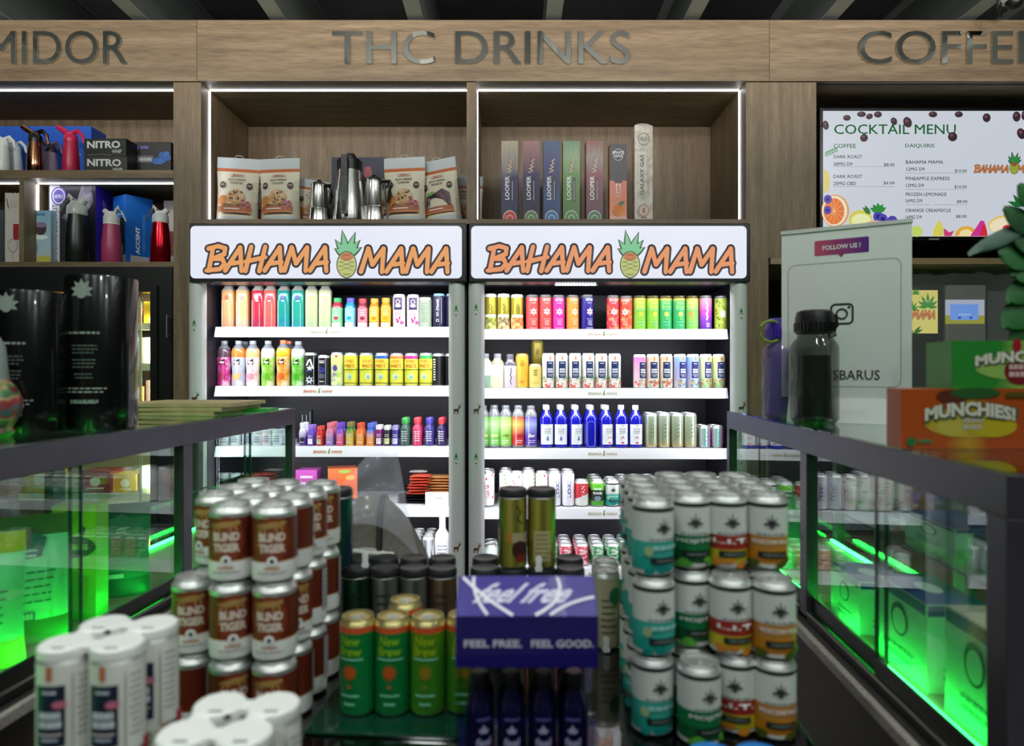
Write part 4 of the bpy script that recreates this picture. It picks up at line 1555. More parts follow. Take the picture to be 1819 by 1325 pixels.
stock('left', 2, [
    ('white_tub', 399, 766, 1, 'small white tub with lid'), ('white_tub', 419, 766, 1, 'small white tub with lid'),
    ('white_tub', 440, 766, 2, 'small white tub with lid'), ('white_tub', 458, 766, 2, 'small white tub with lid'), ('white_tub', 475, 764, 2, 'small white tub with lid'), ('white_tub', 493, 764, 2, 'small white tub with lid'),
    ('shot_white', 538, 751, 2, 'white and purple shot bottle'), ('shot_violet', 552.5, 755, 2, 'violet shot bottle'), ('shot_red', 568, 757, 2, 'red shot bottle'), ('shot_blush', 586, 751, 3, 'blush and lilac shot bottle'),
    ('shot_plum', 604, 751, 2, 'plum shot bottle'), ('shot_forest', 621.5, 750, 2, 'green and yellow shot bottle'), ('shot_ember', 639.5, 751.5, 2, 'orange shot bottle'), ('shot_rainbow', 658, 752, 3, 'blue and orange shot bottle'),
    ('slim_magenta', 673, 755, 2, 'slim magenta vial'), ('slim_dark', 687.5, 756, 2, 'slim dark vial'), ('slim_violet', 702, 756, 2, 'slim violet vial'), ('flask_green', 719.5, 742, 2, 'green-capped dark flask bottle'),
    ('flask_pink', 741, 742, 2, 'red-capped pink flask bottle'), ('flask_indigo', 762.5, 742, 2, 'blue-capped indigo flask bottle'), ('flask_navy', 784.5, 742, 2, 'red-capped navy flask bottle')])
stock('right', 0, [
    ('gold_lime', 871.5, 523, 1, 'gold can with lime print'), ('gold_berry', 894.5, 523, 1, 'gold can with berry print'), ('gold_orange', 918.5, 524, 1, 'gold can with orange fruit print'),
    ('coral', 945.5, 523.5, 1, 'coral can with pale star', 0.2), ('coral', 969, 523.5, 1, 'coral can with pale star', 0.2), ('magenta', 992, 524, 1, 'magenta can with pale star'),
    ('tangerine', 1017, 524, 1, 'tangerine can with pale star', 0.3), ('navy', 1043, 523.5, 2, 'navy can with white star', 0.25),
    ('redpink', 1088.5, 524.5, 1, 'red and pink star can'), ('redorange', 1112, 525.5, 1, 'red and orange star can', -0.2), ('brew_lime', 1136, 525, 1, 'lime green can'), ('brew_lime', 1159, 525.5, 1, 'lime can with gold neck', 0.15),
    ('brew_mint', 1182, 525.5, 1, 'mint green can', 0.1), ('brew_mint', 1205.5, 525.5, 1, 'mint green can'), ('brew_peach', 1229, 525.5, 1, 'peach and green can', -0.3), ('sunset', 1253, 525, 1, 'pink to purple faded can'),
    ('leafy', 1280, 525.5, 1, 'lime leaf patterned can'), ('leafy', 1304, 527, 1, 'lime leaf patterned can', 1.2)])
stock('right', 1, [
    ('squat_mint', 862, 628, 1, 'squat bottle with mint label'), ('squat_clear', 884, 628, 1, 'squat bottle with cream label'), ('squat_pink', 906, 629, 1, 'squat dark bottle with pink label'),
    ('yellow_tall', 927.5, 628, 1, 'tall yellow can'), ('cream_short', 950.5, 646.5, 1, 'short cream can'),
    ('panel_white', 974, 627.5, 1, 'white can with navy panel', 0.25), ('panel_white', 997.5, 627.5, 1, 'white can with navy panel', 0.1), ('panel_white', 1021.5, 627.5, 1, 'white can with navy panel', 0.05),
    ('panel_white', 1045, 627.5, 1, 'white can with navy panel', 0.1), ('panel_white', 1068, 628, 1, 'white can with navy panel'), ('panel_white', 1091.5, 628, 1, 'white can with navy panel'),
    ('panel_pink', 1136, 629.5, 1, 'pink can with navy panel', 0.4), ('panel_peach', 1159.5, 629, 1, 'peach can with navy panel', 0.1), ('panel_peach', 1183.5, 629, 1, 'peach can with navy panel'),
    ('panel_blue', 1207.5, 629, 1, 'lilac blue can with navy panel', 0.4), ('panel_blue', 1230.5, 629, 1, 'lilac blue can with navy panel', 0.3), ('panel_green', 1253.5, 629, 1, 'green can with navy panel', 0.3), ('panel_green', 1276.5, 629, 1, 'green can with navy panel', 0.1)])
# one gold can stands on the row behind the cream one
zz = SHZ[1] - 0.004 - 0.003
place(KIND['cream_short'], (WX(954.5, 3.29), 3.29, zz), 0, 'short cream can hidden behind the front cream can, second shelf, right cooler')
place(KIND['gold_short'], (WX(954.5, 3.29), 3.29, zz + 0.112), 0, 'short gold can stacked above the cream can, second shelf, right cooler')
stock('right', 2, [
    ('flow_green', 858, 720, 1, 'green labelled bottle', 0.5), ('flow_green', 877.5, 720, 2, 'green labelled bottle'), ('flow_lime', 898.5, 720, 1, 'lime labelled bottle'), ('flow_red', 920.5, 720, 1, 'red and yellow labelled bottle'),
    ('flow_purple', 943, 720.5, 1, 'purple labelled bottle'), ('water_blue', 970.5, 720, 2, 'cobalt water bottle', 0.25), ('water_blue', 996, 720, 2, 'cobalt water bottle'), ('water_blue', 1022, 720, 2, 'cobalt water bottle', 0.3),
    ('water_turned', 1049, 720, 2, 'cobalt water bottle turned around'), ('water_red', 1076, 720, 2, 'cobalt water bottle', 0.4), ('water_red', 1103, 719.5, 1, 'cobalt water bottle with red mark'), ('water_red', 1128.5, 720, 1, 'cobalt water bottle with red mark'),
    ('silver_green', 1156.5, 734, 2, 'silver green can'), ('silver_green', 1179, 733, 2, 'silver green can'), ('silver_green', 1202.5, 734, 2, 'silver green can'), ('silver_green', 1226, 734, 2, 'silver green can'),
    ('holo_small', 1251.5, 756, 2, 'short iridescent can'), ('holo_small', 1274, 756, 2, 'short iridescent can')])
stock('right', 3, [
    ('floral_red', 867, 837, 2, 'white can with red flowers'), ('floral_green', 898, 836, 2, 'white can with green flowers'), ('floral_rose', 918, 838, 1, 'white can with rose flowers'), ('floral_green', 939, 836, 2, 'white can with green flowers', 1.0),
    ('floral_red', 962, 838, 1, 'white can with red flowers', 1.5), ('loki', 985, 838, 2, 'white can with violet lettering', 0.5), ('loki', 1009, 838, 2, 'white can with violet lettering'),
    ('swan', 1033, 853, 1, 'short red and white can'), ('green_black', 1061, 853, 3, 'black and green can'), ('hemp_teal', 1087.5, 853, 2, 'white and teal can'), ('hemp_teal', 1112.5, 853, 3, 'white and teal can'),
    ('hemp_mojito', 1137, 853, 3, 'white and green can'), ('hemp_teal', 1161.5, 853, 3, 'white and teal can'), ('hemp_mojito', 1186, 853, 3, 'white and green can'), ('hemp_teal', 1210.5, 853, 3, 'white and teal can'),
    ('hemp_tea', 1235, 853, 3, 'white and red can'), ('hemp_tea', 1259.5, 853, 3, 'white and red can'), ('hemp_tea', 1283, 853, 2, 'white and red can')])
stock('right', 4, [
    ('mint_white', 871, 968, 2, 'white and mint can'), ('candy_green', 980, 966, 3, 'green and white can'), ('candy_red', 1004.5, 966, 3, 'red and white can'), ('candy_red', 1033.5, 966, 3, 'red and white can'), ('candy_green', 1061.5, 966, 3, 'green and white can'),
    ('candy_green', 1088.5, 966, 3, 'green and white can'), ('candy_green', 1114, 966, 3, 'green and white can'), ('candy_red', 1260, 966, 2, 'red and white can'), ('candy_red', 1284, 966, 2, 'red and white can')])
stock('left', 4, [
    ('silver_black', 738, 947, 3, 'silver and black can'), ('silver_black', 761, 947, 3, 'silver and black can'), ('silver_black', 714, 947, 2, 'silver and black can'), ('silver_black', 690, 947, 2, 'silver and black can')])
# white glass bottle at the right end of the bottom shelf
wb = bottle([(0.034, 0), (0.038, 0.006), (0.038, 0.11), (0.033, 0.135), (0.016, 0.16), (0.0145, 0.21)], M('f2f2f2', 0.2), [(0.0165, 0.205), (0.0165, 0.232), (0.0155, 0.234)], M('c8c8cc', 0.3), Art().bars(0, 0.08, 0.05, 4, 0.016, 0.008, M('909098'), 5), 0.038)
place(wb, (WX(786, 3.2), 3.2, SHZ[4] + 0.003), 0, 'white long-necked bottle at right end of bottom shelf, left cooler')

# ------------------------------------------------------------------ boxes and pouches
def carton(name, loc, w, d, h, rz, mats, art, label, cat='box', group=None, side=None, pname='carton', bev=0.0, zs=1.0):
    """mats: one material or (bottom, top, front, right, back, left); origin at the base centre, art on the front"""
    r = empty(name, loc, rz, label, cat, group)
    r.scale = (1, 1, zs)
    MB().box(-w / 2, w / 2, -d / 2, d / 2, 0, h, mats, bev if not isinstance(mats, (list, tuple)) else 0).obj(pname, r)
    if art:
        part('label_print', art.flat('label_print', -d / 2), r)
    if side:
        me = side.mesh('side_print', lambda x, z, l: (w / 2 + 0.0004 + 0.0002 * l, x, z))
        part('side_print', me, r)
    return r


def pouch_mesh(w, h, t, m_fn, name='pouch_body', flare=0.06):
    """stand-up pouch: flat sealed top, belly below, gusset foot; m_fn(fraction) gives the material"""
    rows = [0, 0.03, 0.1, 0.2, 0.35, 0.5, 0.65, 0.75, 0.79, 0.84, 0.9, 1.0]
    th = [0.9, 1.0, 1.0, 0.96, 0.86, 0.7, 0.45, 0.25, 0.12, 0.06, 0.05, 0.05]
    n = 10
    mb = MB()
    base = []
    for f, k in zip(rows, th):
        wd = w / 2 * (1 - flare * math.sin(math.pi * min(1, f / 0.8)) if f < 0.8 else 1)
        ring = []
        for i in range(n + 1):
            x = -wd + 2 * wd * i / n
            ring.append((x, -t / 2 * k * math.sqrt(max(0.0, 1 - (x / wd) ** 2)) - 0.0006, f * h))
        for i in range(n, -1, -1):
            x = -wd + 2 * wd * i / n
            ring.append((x, t / 2 * k * math.sqrt(max(0.0, 1 - (x / wd) ** 2)) + 0.0006, f * h))
        base.append(ring)
    N = len(base[0])
    for r in range(len(rows) - 1):
        m = m_fn((rows[r] + rows[r + 1]) / 2)
        vs = base[r] + base[r + 1]
        fs = [[i, (i + 1) % N, N + (i + 1) % N, N + i] for i in range(N)]
        mb.add(vs, fs, m, True)
    mb.add(base[0], [list(range(N))[::-1]], m_fn(0.01))
    mb.add(base[-1], [list(range(N))], m_fn(0.99))
    return mb.mesh(name), rows, th


def on_pouch(art, w, h, t, rows, th, name='label_print', flare=0.06):
    def fn(x, z, l):
        f = max(0, min(1, z / h))
        for i in range(len(rows) - 1):
            if f <= rows[i + 1]:
                q = (f - rows[i]) / (rows[i + 1] - rows[i])
                k = th[i] + (th[i + 1] - th[i]) * q
                break
        wd = w / 2 * (1 - flare * math.sin(math.pi * min(1, f / 0.8)) if f < 0.8 else 1)
        return (x, -t / 2 * k * math.sqrt(max(0.0, 1 - min(1, (x / wd) ** 2))) - 0.0025 - 0.0003 * l, z)
    return art.mesh(name, fn)


KRAFT = M('d8d2bc', 0.5)
MIST = M('b9c2c6', 0.5)
ORB = M('b8602c', 0.5)
DBR = M('3c2a26', 0.5)


def baking_art(kind):
    a = Art()
    a.rrect(-0.024, 0.024, 0.160, 0.170, 0.003, M('9c5a48', 0.5))
    a.rrect(-0.0228, 0.0228, 0.1612, 0.1688, 0.0025, M('e4d8c4', 0.5))
    a.bars(0, 0.1628, 0.042, 1, 0.01, 0.0045, M('9c5a48', 0.5), 3)
    a.text('DELTA 9 PREMIUM', 0, 0.149, 0.060, 0.0072, DBR, bold=0.01)
    a.text('COOKIES MIX' if kind == 'cookie' else 'BROWNIE MIX', 0, 0.1375, 0.043, 0.0072, DBR, bold=0.01)
    for x, z in ((-0.048, 0.130), (0.046, 0.128)):
        a.ell(x, z, 0.0105, 0.0115, DBR, 18)
        a.bars(x, z - 0.001, 0.014, 1, 0.005, 0.0045, M('c8a89c', 0.5), 5)
    if kind == 'cookie':
        ck = blotch('cookie_crumb', [(0.3, '6c4024'), (0.42, 'c08a50'), (0.7, 'e4d0ac')], 55, 0.6)
        a.ell(-0.042, 0.076, 0.018, 0.018, M('c07c38', 0.6), 14)
        a.ell(0.002, 0.083, 0.033, 0.032, ck, 24)
        for k in range(9):
            a.ell(RND.uniform(-0.022, 0.026), RND.uniform(0.07, 0.108), 0.0035, 0.0028, DBR, 8)
        for x, z in ((0.030, 0.072), (0.046, 0.066), (0.038, 0.056), (0.050, 0.050)):
            a.ell(x, z, 0.0085, 0.009, M('b8646c', 0.5), 10)
            a.ell(x - 0.002, z + 0.005, 0.004, 0.003, M('5c2c34', 0.5), 8)
    else:
        bk = blotch('brownie_crumb', [(0.35, '241417'), (0.55, '4c2830'), (0.7, '8c5c68')], 45, 0.4)
        a.poly([(-0.050, 0.054), (0.050, 0.054), (0.046, 0.10), (0.02, 0.118), (-0.012, 0.104), (-0.044, 0.096)], bk)
        a.leaf(-0.03, 0.098, 0.022, 0.012, 0.7, M('5ca848', 0.5))
        a.leaf(-0.03, 0.098, 0.016, 0.010, 2.2, M('5ca848', 0.5))
    a.rect(-0.055, 0.055, 0.040, 0.056, M('a85a34', 0.5), 8)
    a.text('DOUBLE CHOCOLATE', -0.004, 0.060, 0.070, 0.007, M('e8dcc8', 0.5) if kind != 'cookie' else DBR, bold=0.02)
    a.rect(-0.057, 0.057, 0.034, 0.040, M('c07840', 0.5), 8)
    a.rect(-0.035, 0.02, 0.045, 0.049, M('e8dcd0', 0.5), 4)
    return a


PW, PH, PT = 0.150, 0.225, 0.07
PME, PR, PTH = pouch_mesh(PW, PH, PT, lambda f: MIST if f > 0.84 or f < 0.14 else (ORB if 0.78 < f < 0.84 else KRAFT))
HANG = MB()
HANG.tube([(0.014 * math.cos(t) * 1.0, 0, 0.228 + 0.006 * math.sin(t)) for t in [i * math.pi / 8 for i in range(9)]], 0.001, M('d0d4d0', 0.2), 5)
HME = HANG.mesh('hang_tab')
for px, d, ry, sc_, kind, lab in (
        (421, 3.20, 0.05, 1.42, 'cookie', 'cream cookie mix pouch, leftmost on the upper shelf'),
        (499, 3.19, -0.03, 1.40, 'cookie', 'cream cookie mix pouch, beside the leftmost pouch'),
        (455, 3.36, 0.0, 1.32, 'cookie', 'cream pouch half hidden behind the two left pouches'),
        (549, 3.33, 0.15, 1.12, 'cookie', 'shorter cream pouch behind the small left coffee pot'),
        (721, 3.19, -0.04, 1.42, 'cookie', 'cream cookie mix pouch right of the steel coffee pots'),
        (788, 3.22, -0.12, 1.40, 'brownie', 'tilted pouch with dark brownie picture, near the divider'),
        (826, 3.40, 0.0, 1.30, 'cookie', 'cream pouch cut off by the shelf divider')):
    r = empty('baking_mix_pouch', (WX(px, d), d, ZB), ry * 0.5, lab, 'pouch', 'baking mix pouches on the upper shelf')
    r.rotation_euler = (0, ry * (1 if kind == 'brownie' else 0.6), ry * 2)
    r.location.z += abs(math.sin(r.rotation_euler[1])) * PW / 2
    r.scale = (sc_ * 0.92, sc_, sc_)
    part('pouch_body', PME, r)
    part('label_print', on_pouch(baking_art(kind), PW, PH, PT, PR, PTH), r)
    part('hang_tab', HME, r, 'clear hanging loop')


# ------------------------------------------------------------------ steel coffee pots
def moka(px, d, h, w, label):
    r = empty('moka_pot', (WX(px, d), d, ZB), 0, label, 'coffee pot', 'steel coffee pots')
    k = w / 2
    MB().lathe([(k, 0), (k * 1.0, h * 0.05), (k * 0.88, h * 0.30), (k * 0.9, h * 0.32), (k * 0.9, h * 0.335)], CHROME, 32).obj('base', r)
    MB().lathe([(k * 0.9, h * 0.336), (k * 0.84, h * 0.36), (k * 0.68, h * 0.86), (k * 0.72, h * 0.9)], CHROME, 32).obj('jug', r)
    ld = MB().lathe([(k * 0.73, h * 0.9), (k * 0.5, h * 0.94), (k * 0.12, h * 0.955), (k * 0.10, h * 0.96)], CHROME, 32).obj('pot_lid', r)
    MB().lathe([(k * 0.10, h * 0.955), (k * 0.2, h * 0.975), (k * 0.16, h * 1.0)], BLACK, 16).obj('knob', ld)
    MB().tube([(k * 0.6, -k * 0.2, h * 0.86), (k * 1.15, -k * 0.45, h * 0.84), (k * 1.2, -k * 0.5, h * 0.6), (k * 1.05, -k * 0.45, h * 0.42)], [0.008, 0.011, 0.01, 0.006], BLACK, 10).obj('handle', r)
    return r


moka(567, 3.16, 0.207, 0.105, 'small steel coffee pot left of the tall flask')
moka(665, 3.17, 0.232, 0.130, 'larger steel coffee pot right of the tall flask')
d = 3.14
r = empty('vacuum_flask', (WX(621, d), d, ZB), 0, 'tall polished steel flask with black spout lid between the coffee pots', 'flask')
r.scale = (1, 1, 1.14)
MB().lathe([(0.076, 0), (0.078, 0.01), (0.066, 0.12), (0.056, 0.2), (0.055, 0.212)], CHROME, 36).obj('flask_body', r)
MB().lathe([(0.057, 0.212), (0.058, 0.25), (0.05, 0.258)], BLACK, 32).lathe([(0.024, 0.258), (0.026, 0.27), (0.018, 0.282)], BLACK, 20, 0.006).obj('flask_lid', r)
MB().prism([(-0.012, 0.252), (0.014, 0.252), (0.015, 0.165), (-0.014, 0.165)], -0.1085, -0.09, BLACK).prism([(-0.013, 0.1648), (0.014, 0.1648), (0.014, 0.1), (0.012, 0.02), (-0.012, 0.02), (-0.013, 0.1)], -0.108, -0.09, M('6c706e', 0.2, 0.8)).prism([(-0.008, 0.07), (0.008, 0.07), (0.008, 0.03), (-0.008, 0.03)], -0.1095, -0.108, BLACK).box(-0.01, 0.01, -0.095, -0.03, 0.236, 0.251, BLACK).box(-0.009, 0.009, -0.095, -0.06, 0.04, 0.055, STEEL).obj('handle', r)
NAVY = M('0e0f30', 0.5)
carton('appliance_box', (WX(638, 3.32), 3.36, ZB), 0.265, 0.10, 0.285, 0, NAVY, Art().ell(0.045, 0.225, 0.02, 0.026, M('8c2430', 0.4)), 'dark navy carton behind the steel coffee pots', zs=1.27)
# ------------------------------------------------------------------ tall cartons in the right bay
def swirl(name, stops):
    dk = lambda c: ''.join('%02x' % int(int(c[i:i + 2], 16) * 0.8) for i in (0, 2, 4))
    return grad(name, [(p, dk(c)) for p, c in stops], 2, 0.4, blot=0.35, nscale=4)


LOOP = [
    (906, 'swirl_indigo', [(0, '17142e'), (0.3, '2a2470'), (0.55, '3c3480'), (0.72, 'b8a8a8'), (1, 'd8ccb0')], 'c83c3c', 'indigo and cream upright carton with red badge'),
    (944, 'swirl_plum', [(0, '1c1834'), (0.3, '2c2460'), (0.6, '443080'), (0.78, 'a87880'), (1, 'c8949c')], '5c8c60', 'indigo and rose upright carton with green badge'),
    (980, 'swirl_blue', [(0, '1c3474'), (0.3, '2c5cac'), (0.5, '242c7c'), (0.75, '4c50a0'), (1, '50709c')], '2c7cc0', 'blue marbled upright carton'),
    (1015, 'swirl_green', [(0, '488c2c'), (0.4, '64a83c'), (0.6, '78b84c'), (0.8, 'b0d09c'), (1, '7cac88')], '4c8c4c', 'green upright carton'),
    (1056, 'swirl_crimson', [(0, '50243c'), (0.3, '84204c'), (0.6, 'b02c5c'), (0.8, 'b8a8a0'), (1, 'a84c50')], '2c7c54', 'crimson upright carton'),
]
for i, (px, key, stops, badge, desc) in enumerate(LOOP):
    d = 3.13
    m = swirl(key, stops)
    a = Art()
    a.ell(0, 0.022, 0.031, 0.034, M('e8dcd4', 0.4), 24)
    a.ell(0, 0.020, 0.029, 0.032, M(badge, 0.4), 24)
    a.ell(0, 0.018, 0.016, 0.018, M('e4d4c4', 0.4), 16)
    a.ell(0, 0.018, 0.013, 0.014, M(badge, 0.4), 16)
    a.text('LOOPER', -0.012, 0.155, 0.105, 0.020, M('f2f0ee', 0.4), rot=math.pi / 2, bold=0.03)
    a.rect(0.006, 0.018, 0.095, 0.200, M('1c1a28', 0.4), 2)
    a.bars(0, 0, 0.098, 1, 0.01, 0.006, M('b8b8c4', 0.4), 9)
    v, f, mm, l = a.items.pop()
    a.stroke([(0.012, 0.1 + 0.012 * k) for k in range(8)], 0.0016, M('c8c8d4', 0.4))
    # brushy script above the name
    sc1 = M('e8d0b8', 0.4)
    a.stroke([(-0.012, 0.222), (0.008, 0.230), (-0.010, 0.238), (0.010, 0.246), (-0.006, 0.252), (0.010, 0.262), (0.000, 0.272), (0.014, 0.28)], 0.0032, M('5c3c5c', 0.4))
    a.stroke([(-0.012, 0.222), (0.008, 0.230), (-0.010, 0.238), (0.010, 0.246), (-0.006, 0.252), (0.010, 0.262), (0.000, 0.272), (0.014, 0.28)], 0.002, sc1)
    hgt = 0.362
    zsc = 1.05
    carton('vape_carton', (WX(px, d), d + 0.03, ZB), 0.078, 0.06, hgt, -0.04 + 0.015 * i, m, a, desc + ' with white lettering', 'box', 'lettered upright cartons', zs=zsc)
# black and orange carton
d = 3.13
a = Art()
a.rect(-0.04, 0.04, 0.185, 0.345, M('16171d', 0.4), 2)
a.poly([(-0.04, 0.185), (-0.02, 0.185), (-0.015, 0.175), (0.015, 0.175), (0.02, 0.185), (0.04, 0.185), (0.04, 0.20), (-0.04, 0.20)], M('16171d', 0.4))
a.text('SPACE', 0, 0.308, 0.056, 0.012, M('d8dce0', 0.4), bold=0.03)
a.text('GAS', 0, 0.293, 0.036, 0.012, M('d8dce0', 0.4), bold=0.03)
a.oring(0, 0.298, 0.023, 0.026, 0.002, M('d8dce0', 0.4))
for x in (-0.008, 0.008):
    a.rect(x - 0.002, x + 0.002, 0.135, 0.165, W_, 1)
    a.poly([(x - 0.006, 0.163), (x + 0.006, 0.163), (x, 0.173)], W_)
a.rect(-0.014, 0.014, 0.128, 0.131, W_, 1)
a.bars(0, 0.112, 0.03, 1, 0.01, 0.008, M('f0c0a0', 0.4), 4)
a.ell(0.0, 0.055, 0.028, 0.026, blotch('apricot_skin', [(0.35, 'e07830'), (0.6, 'f0a850')], 14, 0.5), 20)
a.leaf(0.0, 0.078, 0.036, 0.018, 0.5, M('2c6c34', 0.4))
a.ell(-0.02, 0.018, 0.02, 0.012, M('e8b0a0', 0.4)).ell(0.02, 0.016, 0.022, 0.012, M('e8b0a0', 0.4))
carton('vape_carton', (WX(1098, d), d + 0.025, ZB), 0.080, 0.05, 0.345, 0.02, grad('orange_fade', [(0, 'e8a890'), (0.2, 'e07848'), (0.5, 'd86440'), (1, 'c85838')]), a, 'black over orange upright carton with fruit picture', zs=1.06)
d = 3.12
a = Art()
g = M('6c6862', 0.4)
a.oring(0, 0.385, 0.027, 0.030, 0.004, g)
a.text('GG', 0, 0.385, 0.034, 0.016, g, bold=0.03)
a.text('GALAXY GAS', -0.008, 0.220, 0.185, 0.018, M('4c4a46', 0.4), rot=math.pi / 2, bold=0.02)
a.rect(0.016, 0.0175, 0.12, 0.33, g, 1).rect(0.024, 0.0255, 0.12, 0.30, g, 1)
a.ell(0, 0.055, 0.027, 0.030, M('a89488', 0.4), 20).ell(0, 0.055, 0.020, 0.022, M('d8c0b4', 0.4), 20).ell(0, 0.055, 0.008, 0.014, M('b07c64', 0.4))
a.bars(0, 0.02, 0.03, 1, 0.01, 0.005, g, 3)
r = carton('gas_carton', (WX(1143, d), d + 0.03, ZB), 0.084, 0.06, 0.448, 0.03, blotch('silver_print', [(0.4, 'b4aca0'), (0.55, 'd8d0c4'), (0.7, 'c0b6a8')], 22, 0.3), a, 'tall pale silver carton, tallest on the upper shelf')
MB().prism([(-0.04, 0.449), (0.035, 0.449), (0.02, 0.456), (-0.015, 0.458), (-0.032, 0.454)], -0.028, 0.025, film('shrink_film', 'e8e8e8', 0.45)).obj('shrink_wrap', r)


# ------------------------------------------------------------------ left bay, upper tier: whipped-cream dispensers and cartons
def whipper(px, d, z, h, bodym, headm, label, nozzle=1, tilt=True, lever=None):
    r = empty('cream_whipper', (WX(px, d), d, z), 0, label, 'cream dispenser', 'cream dispensers on the left shelves')
    k = h * 0.155
    MB().lathe([(k * 0.92, 0), (k, h * 0.02), (k * 1.0, h * 0.30), (k * 0.88, h * 0.55), (k * 0.78, h * 0.68)], bodym, 24).obj('bottle_body', r)
    hd = MB().lathe([(k * 0.82, h * 0.68), (k * 0.84, h * 0.70), (k * 0.80, h * 0.80), (k * 0.5, h * 0.86), (k * 0.35, h * 0.88)], headm, 24).obj('head', r)
    n = MB()
    if z > 2.0:
        n.tube([(0, 0, h * 0.82), (-nozzle * k * 1.3, 0, h * 0.955), (-nozzle * k * 1.75, 0, h * 1.0)], [k * 0.42, k * 0.36, k * 0.30], lever or headm, 12)
        lp_ = [(0, 0, h * 0.87), (nozzle * k * 0.9, 0, h * 0.91), (nozzle * k * 1.5, 0, h * 0.82), (nozzle * k * 1.75, 0, h * 0.66)]
        lw_ = [k * 0.22, k * 0.3, k * 0.24, k * 0.14]
    else:
        n.tube([(nozzle * -k * 0.1, 0, h * 0.80), (-nozzle * k * 0.62, 0, h * 0.885), (-nozzle * k * 0.8, 0, h * 0.91)], [k * 0.45, k * 0.30, k * 0.26], headm, 12)
        n.tube([(nozzle * k * 0.3, 0, h * 0.84), (nozzle * k * 0.55, 0, h * 0.93), (nozzle * k * 0.72, 0, h * 0.97), (nozzle * k * 0.8, 0, h * 0.92)], [k * 0.2, k * 0.16, k * 0.16, k * 0.12], headm, 8)
        lp_ = [(0, 0, h * 0.88), (nozzle * k * 0.7, 0, h * 0.93), (nozzle * k * 1.15, 0, h * 0.88), (nozzle * k * 1.6, 0, h * 0.72)]
        lw_ = [k * 0.16, k * 0.12, k * 0.11, k * 0.08]
    n.obj('nozzle', hd)
    MB().tube(lp_, lw_, lever or headm, 8).obj('lever', hd)
    return r


ZU, ZLW = Z1T, Z2T
whipper(6, 3.16, ZU, 0.204, M('d8ddd6', 0.35), M('dfe4dd', 0.35), 'white cream dispenser at the left end of the upper tier', 1)
whipper(27, 3.22, ZU, 0.20, M('c3cccc', 0.35), M('c8d0d0', 0.35), 'pale grey cream dispenser beside the white one, upper tier', 1)
whipper(63, 3.14, ZU, 0.228, mat('copper_steel', 'b07c60', 0.15, 1.0), BLACK, 'copper steel cream dispenser with black head, upper tier', 1, lever=mat('copper_steel'))
whipper(90, 3.23, ZU, 0.20, M('8c7890', 0.4), M('221a22', 0.4), 'mauve cream dispenser with dark head, upper tier', 1, lever=M('6c5460', 0.4))
whipper(126, 3.14, ZU, 0.228, M('b01c44', 0.4), M('c01c4c', 0.4), 'crimson pink cream dispenser, upper tier', 1)
BLUE = M('1450b4', 0.4)
for k, (px, w) in enumerate(((18, 0.170), (75, 0.145), (135, 0.188))):
    a = Art().rect(-w / 2 + 0.004, w / 2 - 0.004, 0.002, 0.035, M('c8c4c8', 0.4), 2).text('F', w / 2 - 0.02, 0.014, 0.010, 0.014, M('3c3c48', 0.4), bold=0.04)
    if k == 2:
        a.ell(-0.02, 0.11, 0.02, 0.012, M('5c8cd0', 0.4)).bars(0.02, 0.11, 0.05, 1, 0.01, 0.01, M('7ca4e0', 0.4), 3)
    carton('dispenser_box', (WX(px, 3.33), 3.36, ZU), w, 0.12, 0.222, 0, BLUE, a, ('bright blue carton at the left end behind the white dispensers', 'bright blue carton behind the copper dispenser', 'bright blue carton behind the crimson dispenser')[k], 'box', 'blue cartons on the upper tier', zs=1.3)
for k in range(2):
    a = Art()
    a.text('NITRO', -0.006, 0.048, 0.155, 0.030, M('c4ccc8', 0.4), bold=0.035)
    a.text('WHIP', 0.055, 0.020, 0.045, 0.015, M('c4ccc8', 0.4), bold=0.01)
    a.stroke([(-0.08, 0.006), (-0.02, 0.009), (0.03, 0.006)], 0.0014, M('5c625e', 0.4))
    carton('charger_box', (WX(187, 3.12), 3.18, ZU + 0.0835 * k), 0.196, 0.12, 0.0725, 0.02 - 0.04 * k, K_, a, ('black lettered charger box, lower of the two', 'black lettered charger box stacked on top of its twin')[k], 'box', 'black charger boxes', zs=1.145)
a = Art()
a.ell(-0.062, 0.108, 0.006, 0.006, M('6c60b8', 0.4)).bars(-0.03, 0.105, 0.05, 1, 0.01, 0.009, M('6c60b8', 0.4), 4)
a.rect(-0.075, 0.012, 0.058, 0.082, M('5c605e', 0.4), 3).bars(-0.03, 0.064, 0.07, 1, 0.01, 0.011, M('b0b8b4', 0.4), 8)
for k in range(9):
    a.ell(0.02 + 0.008 * k, 0.074 + RND.uniform(-0.018, 0.018), 0.014, 0.011, M(('1c58a8', '2468c0')[k % 2], 0.4), 9)
for k in range(3):
    a.ell(-0.062 + 0.024 * k, 0.026, 0.005, 0.006, M('8c948e', 0.4), 8)
a.stroke([(-0.07, 0.012), (0.0, 0.01), (0.06, 0.016), (0.09, 0.03)], 0.003, M('a89c7c', 0.4))
carton('charger_box', (WX(270, 3.22), 3.26, ZU), 0.19, 0.10, 0.128, 0, K_, a, 'wide black box with blue splash picture, right end of upper tier', zs=1.42)

